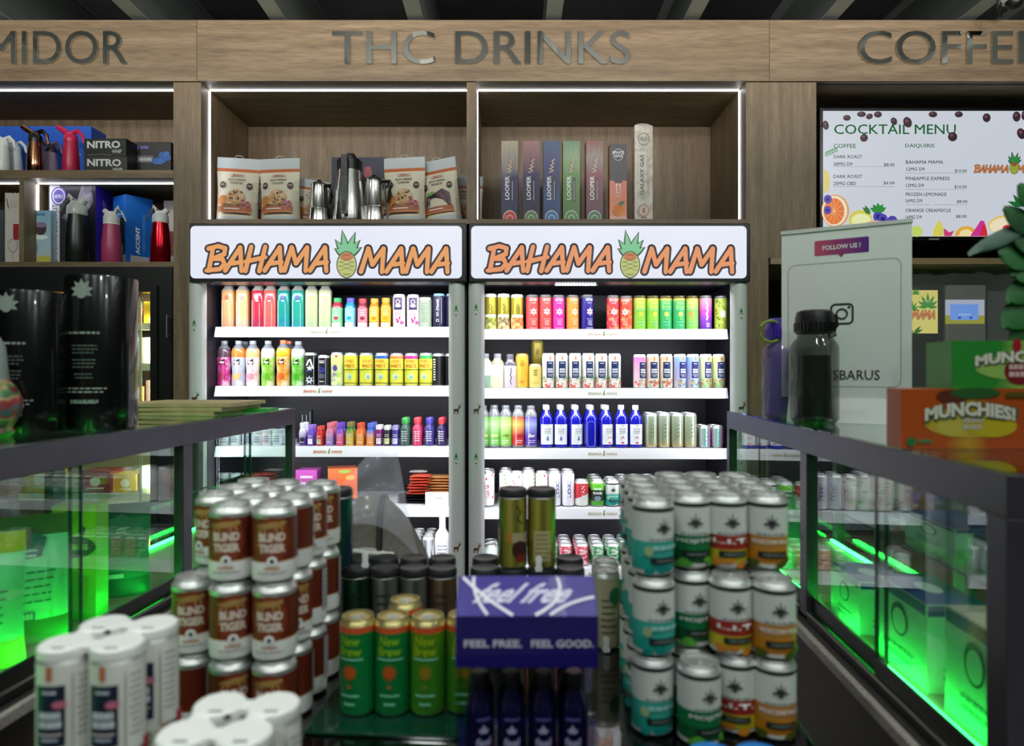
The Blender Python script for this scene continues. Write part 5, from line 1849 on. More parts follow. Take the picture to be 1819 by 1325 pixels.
# lower tier
a = Art()
a.stroke([(0.005, 0.318), (0.014, 0.33), (0.023, 0.318)], 0.003, K_)
a.bars(0.01, 0.28, 0.045, 3, 0.012, 0.003, M('a8a09c', 0.4), 3)
a.stroke([(-0.024, 0.29), (-0.016, 0.25)], 0.002, M('8c3c44', 0.4))
a.rect(0.006, 0.032, 0.11, 0.18, M('9c2c3c', 0.4), 2)
a.ell(0.004, 0.085, 0.024, 0.030, M('8a8884', 0.4), 18).ell(0.004, 0.085, 0.021, 0.027, M('c8c4bc', 0.4), 18)
a.stroke([(0.004, 0.055), (0.004, 0.025)], 0.0015, M('a8a4a0', 0.4))
carton('glassware_box', (WX(20, 3.13), 3.17, ZLW), 0.066, 0.07, 0.318, 0, M('cfc8c0', 0.45), a, 'slim pale box with red picture left of the divider', zs=1.05)
carton('glassware_box', (WX(0, 3.2), 3.24, ZLW), 0.04, 0.08, 0.27, 0, M('40484c', 0.45), None, 'dark box at the left frame edge, lower tier')
a = Art()
a.bars(0.0, 0.212, 0.05, 1, 0.01, 0.010, M('3c78b0', 0.4), 4)
a.ell(0, 0.155, 0.026, 0.028, M('4c3440', 0.4), 16).ell(0, 0.172, 0.028, 0.012, M('8c7c9c', 0.4), 14)
a.ell(0, 0.118, 0.034, 0.010, M('e8f0f4', 0.4), 14)
a.ell(-0.022, 0.075, 0.010, 0.022, M('7c9cb0', 0.4), 12)
for x in (0.0, 0.018, 0.036):
    a.ell(x - 0.004, 0.022, 0.013, 0.018, M('c4c050', 0.4), 10)
carton('recipe_box', (WX(70, 3.12), 3.15, ZLW), 0.092, 0.04, 0.235, 0.0, grad('sky_print', [(0, 'b8c8cc'), (0.5, 'a8c4d4'), (1, '88b4d0')]), a, 'small pale blue box with dessert picture, lower tier', zs=1.07)
a = Art()
w2 = 0.21
a.rect(-0.105, -0.058, 0.0, 0.352, M('cfccd4', 0.4), 2)
a.poly([(-0.05, 0.21), (0.02, 0.27), (0.045, 0.345), (0.09, 0.345), (0.10, 0.28), (0.05, 0.20), (0.0, 0.18)], blotch('hand_photo', [(0.35, '3c3848'), (0.5, '8c8698'), (0.7, 'c8c0d0')], 14, 0.4))
a.ell(-0.062, 0.302, 0.036, 0.040, M('5c50b0', 0.4), 26).ell(-0.062, 0.302, 0.030, 0.034, M('e0dce8', 0.4), 26).ell(-0.062, 0.302, 0.025, 0.029, M('6c60b8', 0.4), 24)
a.text('NITRO', -0.062, 0.300, 0.040, 0.016, M('e0dce8', 0.4), bold=0.02)
a.text('DRINK INFUSION KIT', -0.079, 0.142, 0.250, 0.024, M('24222c', 0.4), rot=math.pi / 2)
sd = Art()
sd.text('INFUSION KIT', 0.0, 0.21, 0.17, 0.026, M('b0a8e0', 0.4), rot=math.pi / 2, shear=0.2, bold=0.02)
sd.oring(0.0, 0.05, 0.03, 0.04, 0.004, M('6c60b8', 0.4))
carton('infusion_kit_box', (WX(128, 3.17), 3.24, ZLW), 0.22, 0.14, 0.352, 0.0, [K_, M('2c2448', 0.4), M('201e28', 0.4), M('34249c', 0.4), K_, K_], a, 'large black and violet kit box with dispenser picture', side=sd, zs=1.085)
whipper(137, 3.10, ZLW, 0.325, mat('black_enamel', '101614', 0.35), M('b8bcb8', 0.3), 'large black cream dispenser in front of the violet kit box', -1, lever=STEEL)
r = whipper(198, 3.10, ZLW, 0.268, M('a83c64', 0.4), M('d0d0cc', 0.35), 'rose pink cream dispenser with white head, lower tier', 1, lever=STEEL)
MB().lathe([(0.034, 0.178), (0.0345, 0.181), (0.034, 0.184)], W_, 24).obj('collar', r)
a = Art()
a.ell(-0.04, 0.222, 0.008, 0.008, M('a0c8e8', 0.4)).bars(0.0, 0.218, 0.05, 1, 0.01, 0.009, M('a0c8e8', 0.4), 3)
a.rect(-0.03, 0.045, 0.062, 0.205, M('1c2c20', 0.4), 3)
a.ell(0.02, 0.075, 0.014, 0.02, M('9cb04c', 0.4))
a.rect(-0.056, 0.056, 0.0, 0.050, M('c0bcc0', 0.4), 2)
sd = Art().text('ACCENT', -0.01, 0.115, 0.115, 0.020, M('e8ecf4', 0.4), rot=math.pi / 2, bold=0.04).text('CREAM DISPENSER', 0.02, 0.15, 0.16, 0.014, M('6ca8e8', 0.4), rot=math.pi / 2).rect(-0.045, 0.045, 0.0, 0.05, M('c0bcc0', 0.4), 2)
carton('dispenser_box', (WX(222, 3.2), 3.27, ZLW), 0.112, 0.13, 0.30, -0.55, M('1468c8', 0.4), a, 'bright blue box with white lettered side, lower tier', side=sd, zs=1.14)
whipper(285, 3.11, ZLW, 0.275, mat('red_anodised', 'a80c1c', 0.2, 0.8), M('d8d8d4', 0.35), 'shiny red cream dispenser with white head, lower tier', -1, lever=STEEL)
carton('gift_box', (WX(300, 3.3), 3.35, ZLW), 0.06, 0.08, 0.285, 0, M('c4bcb8', 0.45), Art().rect(-0.028, 0.028, 0.06, 0.16, M('8c3c44', 0.4), 2), 'pale box behind the shiny red dispenser', zs=1.2)

# ------------------------------------------------------------------ fourth shelf of the left cooler: boxes, pouches and the price card
zs = SHZ[3] + 0.003
a = Art().text('BITES', -0.02, 0.12, 0.07, 0.02, W_)
a.items.pop()
carton('snack_box', (WX(545, 3.2), 3.24, zs), 0.10, 0.10, 0.158, 0, M('a8489c', 0.4), Art().bars(0, 0.12, 0.07, 3, 0.03, 0.012, M('e0c8e0'), 3), 'magenta snack box on the fourth shelf, left cooler')
MB_ = Art().ell(0.035, 0.12, 0.022, 0.012, M('e8a850')).ell(0.01, 0.15, 0.03, 0.008, M('8cae4c')).bars(-0.02, 0.06, 0.06, 3, 0.02, 0.01, M('f0d0b8'), 6)
carton('snack_box', (WX(603, 3.2), 3.25, zs), 0.135, 0.11, 0.165, 0.3, [K_, M('b8603c'), M('e0683c'), M('c4c07c'), K_, K_], MB_, 'orange snack box with green side on the fourth shelf')
FOIL_R = M('c84c38', 0.35)
FOIL_O = M('e0a060', 0.35)
FOIL_K = M('201c1c', 0.35)


def sachet(loc, w, d, rz, m, label, group, tilt=0.0):
    mb = MB()
    n = 8
    g = []
    for j in range(n + 1):
        for i in range(n + 1):
            u, v = -1 + 2 * i / n, -1 + 2 * j / n
            g.append((u * w / 2, v * d / 2, 0.0055 * (1 - u ** 4) * (1 - v ** 4)))
    fs = [[j * (n + 1) + i, j * (n + 1) + i + 1, (j + 1) * (n + 1) + i + 1, (j + 1) * (n + 1) + i] for j in range(n) for i in range(n)]
    mb.add([(x, y, 0.0062 + z) for x, y, z in g], fs, m, True)
    mb.add([(x, y, 0.0062 - z) for x, y, z in g], [f[::-1] for f in fs], m, True)
    o = mb.obj('snack_sachet', None, loc)
    o.rotation_euler = (tilt, 0, rz)
    return tag(o, label, 'sachet', group)


for k in range(3):
    sachet((WX(733, 3.22), 3.24, zs + 0.0135 * k), 0.14, 0.10, 0.05 * k - 0.03, FOIL_K, 'flat black foil sachet, %s from the bottom beside the price card' % ORD[k], 'black sachets')
for k in range(7):
    sachet((WX(741, 3.22) + 0.004 * math.sin(k * 2.1) + 0.003 * k, 3.23, zs + 0.0405 + 0.0135 * k), 0.095, 0.09, 0.12 * math.sin(k * 1.7), FOIL_R, 'red foil sachet, %s from the bottom of the leaning pile' % ORD[k], 'red sachets')
sachet((WX(742, 3.24), 3.27, zs + 0.0405 + 0.0945), 0.085, 0.06, 0.0, M('b8b4ac', 0.4), 'grey sachet with red print on top of red pile', 'grey sachets')
for k in range(9):
    sachet((WX(781, 3.26) + 0.003 * math.sin(k * 3.0), 3.29, zs + 0.0135 * k), 0.125, 0.10, 0.06 * math.sin(k * 2.3), FOIL_O, 'pale orange sachet, %s from the bottom behind the price card' % ORD[k], 'orange sachets')
carton('price_card', (WX(776, 3.15), 3.155, zs), 0.108, 0.012, 0.060, 0, M('f2f2f4', 0.45), Art().text('1 - 10MG', 0, 0.034, 0.060, 0.011, M('38383e')).rect(-0.02, 0.02, 0.022, 0.0232, M('b0b0b4'), 1), 'white price card in front of the orange sachets', 'price card')
# dark pouch with bottle outline hanging on the third shelf
a = Art()
lt = M('a0a4ac', 0.4)
a.stroke([(-0.010, 0.135), (-0.010, 0.105), (-0.022, 0.085), (0.022, 0.085), (0.010, 0.105), (0.010, 0.135)], 0.002, lt)
a.ell(0, 0.062, 0.012, 0.008, lt)
a.stroke([(0.028, 0.15), (0.028, 0.06)], 0.0015, lt)
carton('drink_pouch', (WX(539, 3.3), 3.33, SHZ[2] + 0.003), 0.07, 0.03, 0.16, 0, M('15161a', 0.4), a, 'black carton with grey bottle outline on the third shelf', 'box')

# ------------------------------------------------------------------ menu screen
YT = 3.2
tx0, tx1, tz0, tz1 = WX(1462, YT), WX(1462, YT) + 1.056, WZ(420, YT), WZ(197, YT)
tv = empty('menu_screen', ((tx0 + tx1) / 2, YT, tz0), 0, 'wall-mounted menu screen with pale background and fruit borders', 'screen')
TT = Matrix.Translation(-Vector(tv.location))
MB().box(tx0 - 0.014, tx1 + 0.014, YT + 0.001, YT + 0.05, tz0 - 0.018, tz1 + 0.014, mat('screen_bezel', '0c0c0e', 0.25)).box(tx0 + 0.2, tx1 - 0.2, YT + 0.05, 3.419, tz0 + 0.1, tz1 - 0.1, BLACK).xform(TT).obj('bezel', tv)
MB().box(WX(1650, YT), WX(1668, YT), YT - 0.003, YT + 0.001, tz0 - 0.0165, tz0 - 0.009, M('8c8c90', 0.3)).xform(TT).obj('badge', tv)
S = Art()
S.rect(tx0, tx1, tz0, tz1, E('ccd2dc', 0.9), 1)
scr = part('screen', S.flat('screen', YT + 0.0008), tv, loc=-Vector(tv.location))


def tp(zx_, zy_):
    return (WX(1440 + zx_ / 4.8, YT), WZ(180 + zy_ / 4.8, YT))


G1, G2 = E('1c7a3c', 0.5), E('20403a', 0.35)
S = Art()
u = 1 / 4.8 * YT / F


def tt(t, x0, x1, yc, hh, m, bold=0.0):
    cx, cz = tp((x0 + x1) / 2, yc)
    S.text(t, cx, cz, (x1 - x0) * u, hh * u, m, bold=bold * 0.5 + 0.006)


tt('COCKTAIL MENU', 200, 1238, 238, 84, G1)
tt('COFFEE', 196, 386, 380, 36, G1, 0.01)
tt('DAIQUIRIS', 806, 1056, 380, 38, G1, 0.01)
for t, x0, x1, y in (('DARK ROAST', 195, 440, 472), ('20MG D9', 195, 355, 534), ('$8.00', 624, 716, 541), ('DARK ROAST', 195, 440, 640), ('25MG CBD', 195, 385, 700), ('$6.00', 622, 716, 697),
                     ('BAHAMA MAMA', 812, 1130, 518), ('12MG D9', 816, 970, 578), ('$10.00', 1228, 1330, 594), ('PINEAPPLE EXPRESS', 810, 1185, 658), ('12MG D9', 812, 965, 717), ('$10.00', 1226, 1330, 730),
                     ('FROZEN LEMONADE', 810, 1158, 793), ('16MG D9', 810, 950, 848), ('$8.00', 1246, 1335, 856), ('ORANGE CREAMSICLE', 808, 1195, 930), ('16MG D9', 808, 946, 987), ('$8.00', 1238, 1328, 983)):
    tt(t, x0, x1, y, 29, G2, 0.006)
for x0, x1, y in ((190, 718, 557), (190, 718, 727), (806, 1330, 612), (806, 1330, 751), (806, 1025, 882), (1048, 1330, 882)):
    a0, a1 = tp(x0, y), tp(x1, y)
    S.rect(a0[0], a1[0], a0[1] - 0.0006, a0[1] + 0.0006, E('7c8a90', 0.5), 1)
BN, BN2 = E('4a2638', 0.4), E('8a5a6c', 0.5)
for x, y, rx, rz, ro in ((308, 142, 33, 25, 0), (432, 96, 38, 24, 0), (500, 130, 30, 24, 0.4), (572, 108, 34, 27, 0), (708, 172, 27, 34, 0.4), (824, 180, 36, 47, 0.4), (1040, 108, 37, 26, 0), (1260, 98, 35, 26, 0),
                         (1497, 142, 34, 38, 0), (1752, 132, 34, 44, 0), (1792, 278, 36, 48, 0.4), (126, 206, 26, 40, 0.2), (452, 314, 34, 33, 0.5), (1206, 304, 40, 40, 0.5), (1815, 110, 24, 40, 0)):
    c = tp(x, max(y, 92 + rz * 0.8))
    S.ell(c[0], c[1], rx * u, rz * u, BN, 16, ro)
    S.ell(c[0] - 0.2 * rx * u, c[1] + 0.25 * rz * u, rx * u * 0.4, rz * u * 0.35, BN2, 12, ro)
    S.stroke([(c[0] - 0.5 * rx * u, c[1] - 0.1 * rz * u), (c[0] + 0.5 * rx * u, c[1] + 0.05 * rz * u)], 0.0008, E('2a141c', 0.3))
# fruit along the lower edge
c = tp(206, 935)
S.ell(c[0], c[1], 118 * u, 138 * u, E('e8a040', 0.85), 28).ell(c[0] - 0.003, c[1], 108 * u, 128 * u, E('f2e8d4', 0.85), 28).ell(c[0] - 0.006, c[1] - 0.002, 88 * u, 112 * u, E('ea7a30', 0.85), 28)
for k in range(12):
    an = k * math.pi / 6
    S.stroke([(c[0] - 0.006, c[1] - 0.002), (c[0] - 0.006 + 86 * u * math.cos(an), c[1] - 0.002 + 110 * u * math.sin(an))], 0.0009, E('f6c890', 0.85))
S.poly([tp(108, 575), tp(150, 610), tp(162, 680), tp(150, 760), tp(108, 790)], E('e0cc70', 0.85))
for x, y, r_ in ((128, 836, 34), (124, 930, 32), (570, 985, 42), (610, 1005, 40), (690, 1028, 46)):
    c = tp(max(x, 108 + r_), y)
    S.ell(c[0], c[1], r_ * u, r_ * u * 1.1, E('4a3cb8', 0.7), 16).ell(c[0], c[1], r_ * u * 0.4, r_ * u * 0.4, E('241c78', 0.6), 10).oring(c[0], c[1], r_ * u * 0.7, r_ * u * 0.7, 0.0014, E('8478e0', 0.8))
c = tp(420, 1010)
S.ell(c[0], c[1], 100 * u, 80 * u, E('d8d450', 0.85), 20).ell(c[0] + 0.003, c[1] - 0.006, 84 * u, 62 * u, E('e8ecb0', 0.9), 20)
c = tp(545, 1062)
S.ell(c[0], c[1], 90 * u, 44 * u, E('e8b890', 0.85), 18)
for an in (0.5, 1.0, 1.6, 2.2, 2.7):
    c = tp(570, 945)
    S.leaf(c[0], c[1], 80 * u, 44 * u, an, E('2c9c40', 0.7))
for an in (2.1, 2.4):
    c = tp(500, 965)
    S.leaf(c[0], c[1], 90 * u, 34 * u, an, E('3c8c40', 0.6))
for k in range(6):
    c = tp(118 + 18 * k, 452 - 8 * k)
    S.leaf(c[0], c[1], 34 * u, 11 * u, 0.9, E('3c9c48', 0.7)).leaf(c[0], c[1], 34 * u, 11 * u, -0.9, E('3c9c48', 0.7))
c = tp(900, 1110)
S.ell(c[0], c[1], 52 * u, 48 * u, E('c8dc70', 0.85), 16)
S.poly([tp(1030, 1152), tp(1045, 1080), tp(1090, 1010), tp(1125, 1080), tp(1120, 1152)], E('dcd45c', 0.85))
S.poly([tp(1130, 1152), tp(1125, 1085), tp(1150, 1100), tp(1170, 1120), tp(1215, 1105), tp(1190, 1152)], E('d83c78', 0.8))
c = tp(1315, 1140)
l0 = S.l
S.poly([tp(1220, 1152), tp(1232, 1110), tp(1270, 1075), tp(1330, 1065), tp(1380, 1085), tp(1400, 1120), tp(1404, 1152)], E('e8b040', 0.85)).poly([tp(1250, 1152), tp(1275, 1105), tp(1330, 1090), tp(1370, 1120), tp(1380, 1152)], E('f0e0a0', 0.9))
S.poly([tp(1350, 1152), tp(1400, 1080), tp(1440, 1018), tp(1470, 1025), tp(1490, 1090), tp(1500, 1152)], E('d8309c', 0.8)).poly([tp(1430, 1152), tp(1455, 1060), tp(1480, 1050), tp(1500, 1152)], E('d82c3c', 0.8))
c = tp(1690, 1060)
S.ell(c[0], c[1], 190 * u, 90 * u, E('e8c870', 0.85), 24).ell(c[0], c[1] - 0.004, 176 * u, 80 * u, E('efe2c0', 0.9), 24).ell(c[0] - 0.01, c[1] - 0.014, 46 * u, 30 * u, E('c82c3c', 0.8), 14)
for an in (0.6, 1.1, 1.6, 2.2, 2.8):
    c = tp(1790, 900)
    S.leaf(c[0], c[1], 130 * u, 44 * u, an, E('1c7c34', 0.6))
# small copy of the shop lettering
x0, z0 = tp(1390, 610)
for m, w in ((E('5c2c1c', 0.5), 0.0042), (E('e08440', 0.8), 0.0022)):
    brush_word(S, 'BAHAMA', x0, z0, 290 * u, 62 * u, m, w)
    brush_word(S, 'MAMA', x0 + 360 * u, z0, 230 * u, 62 * u, m, w)
pineapple(S, tp(1722, 0)[0], z0 - 0.006, 190 * u, E('a8b840', 0.8), E('3c4c28', 0.5), E('2c9c50', 0.7), E('b8583c', 0.7))
part('screen_lettering', S.flat('screen_lettering', YT + 0.0006, 0.00006), scr, loc=(0, 0, 0))

# ------------------------------------------------------------------ coffee station machines
cz0 = wz(930)
dm = empty('drink_machine', (WX(1680, 3.3), 3.3, cz0), 0, 'grey frozen drink machine with two lit screens under plastic film', 'drink machine')
T = Matrix.Translation(-Vector(dm.location))


def q(px, d):
    return WX(px, d)


GREY = M('7a7874', 0.5)
MB().box(q(1598, 3.2), q(1680, 3.2), 3.2, 3.48, cz0 + 0.001, WZ(503, 3.2), mat('dark_machine_shell', '1d2020', 0.4)).xform(T).obj('machine_body', dm)
p2_ = MB().box(q(1680.5, 3.18), q(1752, 3.18), 3.18, 3.48, cz0 + 0.001, WZ(506, 3.18), GREY, 0.006).xform(T).obj('machine_body', dm)
MB().box(q(1754, 3.25), q(1792, 3.25), 3.25, 3.48, cz0 + 0.001, WZ(480, 3.25), M('54565a', 0.5)).xform(T).obj('machine_body', dm)
A_ = Art()
ax0, ax1, az0, az1 = q(1600, 3.19), q(1668, 3.19), WZ(592, 3.19), WZ(515, 3.19)
A_.rect(ax0, ax1, az0, az1, E('e0d878', 0.75), 1)
for cx_, cz_, s_ in ((1650, 545, 0.07), (1622, 550, 0.045), (1628, 522, 0.03)):
    for k in range(7):
        A_.leaf(q(cx_, 3.19), WZ(cz_, 3.19), s_ * (1 - 0.1 * abs(k - 3)), s_ * 0.24, math.radians(0 + 30 * k), E('4ca040', 0.6))
for an in (0.4, 0.8, 2.4):
    A_.leaf(q(1624, 3.19), WZ(592, 3.19), 0.05, 0.014, an, E('3c8c3c', 0.5))
for m, w in ((E('6c2c20', 0.5), 0.0042), (E('e88c60', 0.8), 0.0021)):
    brush_word(A_, 'MAMA', q(1622, 3.19), WZ(566, 3.19), 0.108, 0.040, m, w)
part('screen', A_.flat('screen', 3.1995), dm, 'yellow screen with green leaves', loc=-Vector(dm.location))
A_ = Art()
A_.rect(q(1681, 3.17), q(1751, 3.17), WZ(575, 3.17), WZ(532, 3.17), E('b8c0d8', 0.7), 1)
A_.rect(q(1681, 3.17), q(1751, 3.17), WZ(575, 3.17), WZ(560, 3.17), E('b0b038', 0.6), 1)
A_.rect(q(1690, 3.17), q(1740, 3.17), WZ(568, 3.17), WZ(540, 3.17), E('6c98e8', 0.85), 1)
A_.bars(q(1715, 3.17), WZ(560, 3.17), 0.07, 1, 0.01, 0.008, E('a8c4f4', 0.8), 3)
for x in (1704, 1724):
    A_.rect(q(x, 3.17), q(x + 5, 3.17), WZ(566, 3.17), WZ(562, 3.17), E('2c50b8', 0.7), 1)
part('screen', A_.flat('screen', 3.179), dm, 'small blue screen', loc=-Vector(dm.location))
FILM = film('clear_film', 'd8e0dc', 0.10, 0.15)
mb = MB()
N = 14
g = []
for j in range(N + 1):
    for i in range(N + 1):
        x = q(1585, 3.12) + (q(1800, 3.12) - q(1585, 3.12)) * i / N
        z = WZ(700, 3.12) + (WZ(464, 3.12) - WZ(700, 3.12)) * j / N
        g.append((x, 3.12 + 0.012 * math.sin(i * 1.9 + j * 0.8) + 0.010 * math.sin(j * 2.3 - i * 0.6), z))
mb.add(g, [[j * (N + 1) + i, j * (N + 1) + i + 1, (j + 1) * (N + 1) + i + 1, (j + 1) * (N + 1) + i] for j in range(N) for i in range(N)], FILM, True)
mb.xform(T).obj('plastic_film', dm, label='clear crinkled film over the machine', recalc=False)
r = carton('syrup_bottle', (WX(1640, 3.05), 3.08, cz0), 0.10, 0.06, 0.27, 0, M('a0663c', 0.3), None, 'brown and orange jug standing before the drink machine', 'bottle', pname='jug_body')
MB().lathe([(0.02, 0.27), (0.02, 0.3), (0.018, 0.31)], M('d8d8d4', 0.35), 16).obj('bottle_cap', r)

# ------------------------------------------------------------------ black lit cabinet at the lower left
hx0, hx1 = -2.9, wx(306)
hz1 = Z2B - 0.001
hc = empty('humidor_cabinet', (-2.2, YF, 0), 0, 'black cabinet with lit glass door at the left below the shelves', 'cabinet')
T = Matrix.Translation(-Vector(hc.location))
BK = mat('black_lacquer', '0f1312', 0.4, noise=0.1)
wx0, wx1 = WX(20, YF), WX(270, YF)
wz1, wz0 = wz(519), wz(1080)
mb = MB().box(wx1, hx1, YF, YF + 0.05, 0, hz1, BK).box(hx0, wx1, YF, YF + 0.05, wz1, hz1, BK).box(hx0, wx1, YF, YF + 0.05, 0, wz0, BK).box(hx0, wx0, YF, YF + 0.05, wz0, wz1, BK)
mb.box(hx0, hx1, YF + 0.445, YF + 0.449, 0, hz1, M('a89878', 0.6)).box(hx1 - 0.03, hx1, YF + 0.05, YF + 0.445, 0, hz1, BK)
mb.xform(T).obj('cabinet_frame', hc)
dr = MB().box(wx1 - 0.03, wx1 + 0.006, YF - 0.014, YF - 0.001, wz0, wz1, BK).box(wx0, wx1, YF - 0.014, YF - 0.001, wz1 - 0.004, wz1 + 0.05, BK)
dr = MB()
for a0 in (wx0 - 0.03, wx1):
    dr.box(a0, a0 + 0.03, YF - 0.016, YF - 0.001, wz0 - 0.03, wz1 + 0.03, BK)
dr.box(wx0, wx1, YF - 0.016, YF - 0.001, wz1, wz1 + 0.03, BK).box(wx0, wx1, YF - 0.016, YF - 0.001, wz0 - 0.03, wz0, BK)
d_ = dr.xform(T).obj('door', hc)
MB().box(wx0, wx1, YF - 0.010, YF - 0.005, wz0, wz1, PANE).xform(T).obj('pane', d_)
MB().tube([(WX(302, YF), YF - 0.03, wz(560)), (WX(302, YF), YF - 0.03, wz(600))], 0.004, STEEL).tube([(WX(302, YF), YF, wz(563)), (WX(302, YF), YF - 0.03, wz(563))], 0.003, STEEL).tube([(WX(302, YF), YF, wz(597)), (WX(302, YF), YF - 0.03, wz(597))], 0.003, STEEL).xform(T).obj('handle', hc)
MB().box(wx(243), wx(246), YF + 0.02, YF + 0.03, wz0, wz1, mat('pale_upright', 'd8d2b8', 0.4)).xform(T).obj('upright', hc)
HSZ = [wz(577), wz(650), wz(720), wz(885), wz(1010)]
for z in HSZ:
    MB().box(hx0 + 0.01, hx1 - 0.032, YF + 0.06, YF + 0.44, z - 0.012, z, mat('cream_shelf', 'd8d4c0', 0.5)).box(hx0 + 0.01, hx1 - 0.032, YF + 0.05, YF + 0.06, z - 0.02, z + 0.012, M('e0dcc8', 0.5)).xform(T).obj('shelf', hc)
area_light('humidor_led', ((wx0 + wx1) / 2 + 0.1, YF + 0.08, wz1 - 0.02), (0, 0.3, -1), 0.6, 0.02, 5, (1, 0.95, 0.82), hc)
area_light('humidor_led', (wx1 - 0.04, YF + 0.06, 0.95), (-1, 0.6, 0), 0.02, 1.1, 6, (1, 0.95, 0.82), hc)
CB = [('c8a020', 'mustard cigar box'), ('7a7468', 'grey cigar box'), ('8c3428', 'red cigar box'), ('3a2c24', 'dark brown cigar box'), ('c8bca0', 'cream cigar box'), ('a06c38', 'tan cigar box')]
for si, z in enumerate(HSZ):
    nb = 0
    x = hx1 - 0.06
    while x > WX(40, YF):
        w = (0.11, 0.14, 0.10, 0.13)[(si + nb) % 4]
        hh = (0.10, 0.07, 0.12, 0.085)[(si * 2 + nb) % 4]
        c, nm = CB[(si + 2 * nb + (1 if si > 1 else 0)) % 6]
        gp = HSZ[si - 1] - 0.03 - z if si else wz1 - z
        hh = min(hh, gp - 0.02)
        a = Art().ell(0, hh * 0.5, hh * 0.25, hh * 0.22, M('e4dcc8', 0.5), 14).bars(0, hh * 0.15, w * 0.6, 1, 0.01, hh * 0.08, M('e4dcc8', 0.5), nb)
        carton('cigar_box', (x - w / 2, YF + 0.14, z + 0.013), w, 0.13, hh, 0, M(c, 0.5), a, '%s, %s from right, %s shelf of black cabinet' % (nm, ORD[nb], SHN[si]), 'box', 'cigar boxes in the black cabinet')
        x -= w + 0.012
        nb += 1

# ------------------------------------------------------------------ glass display cases
ZCT, ZGT, ZGB, ZSILL = 1.115, 1.052, 0.697, 0.636


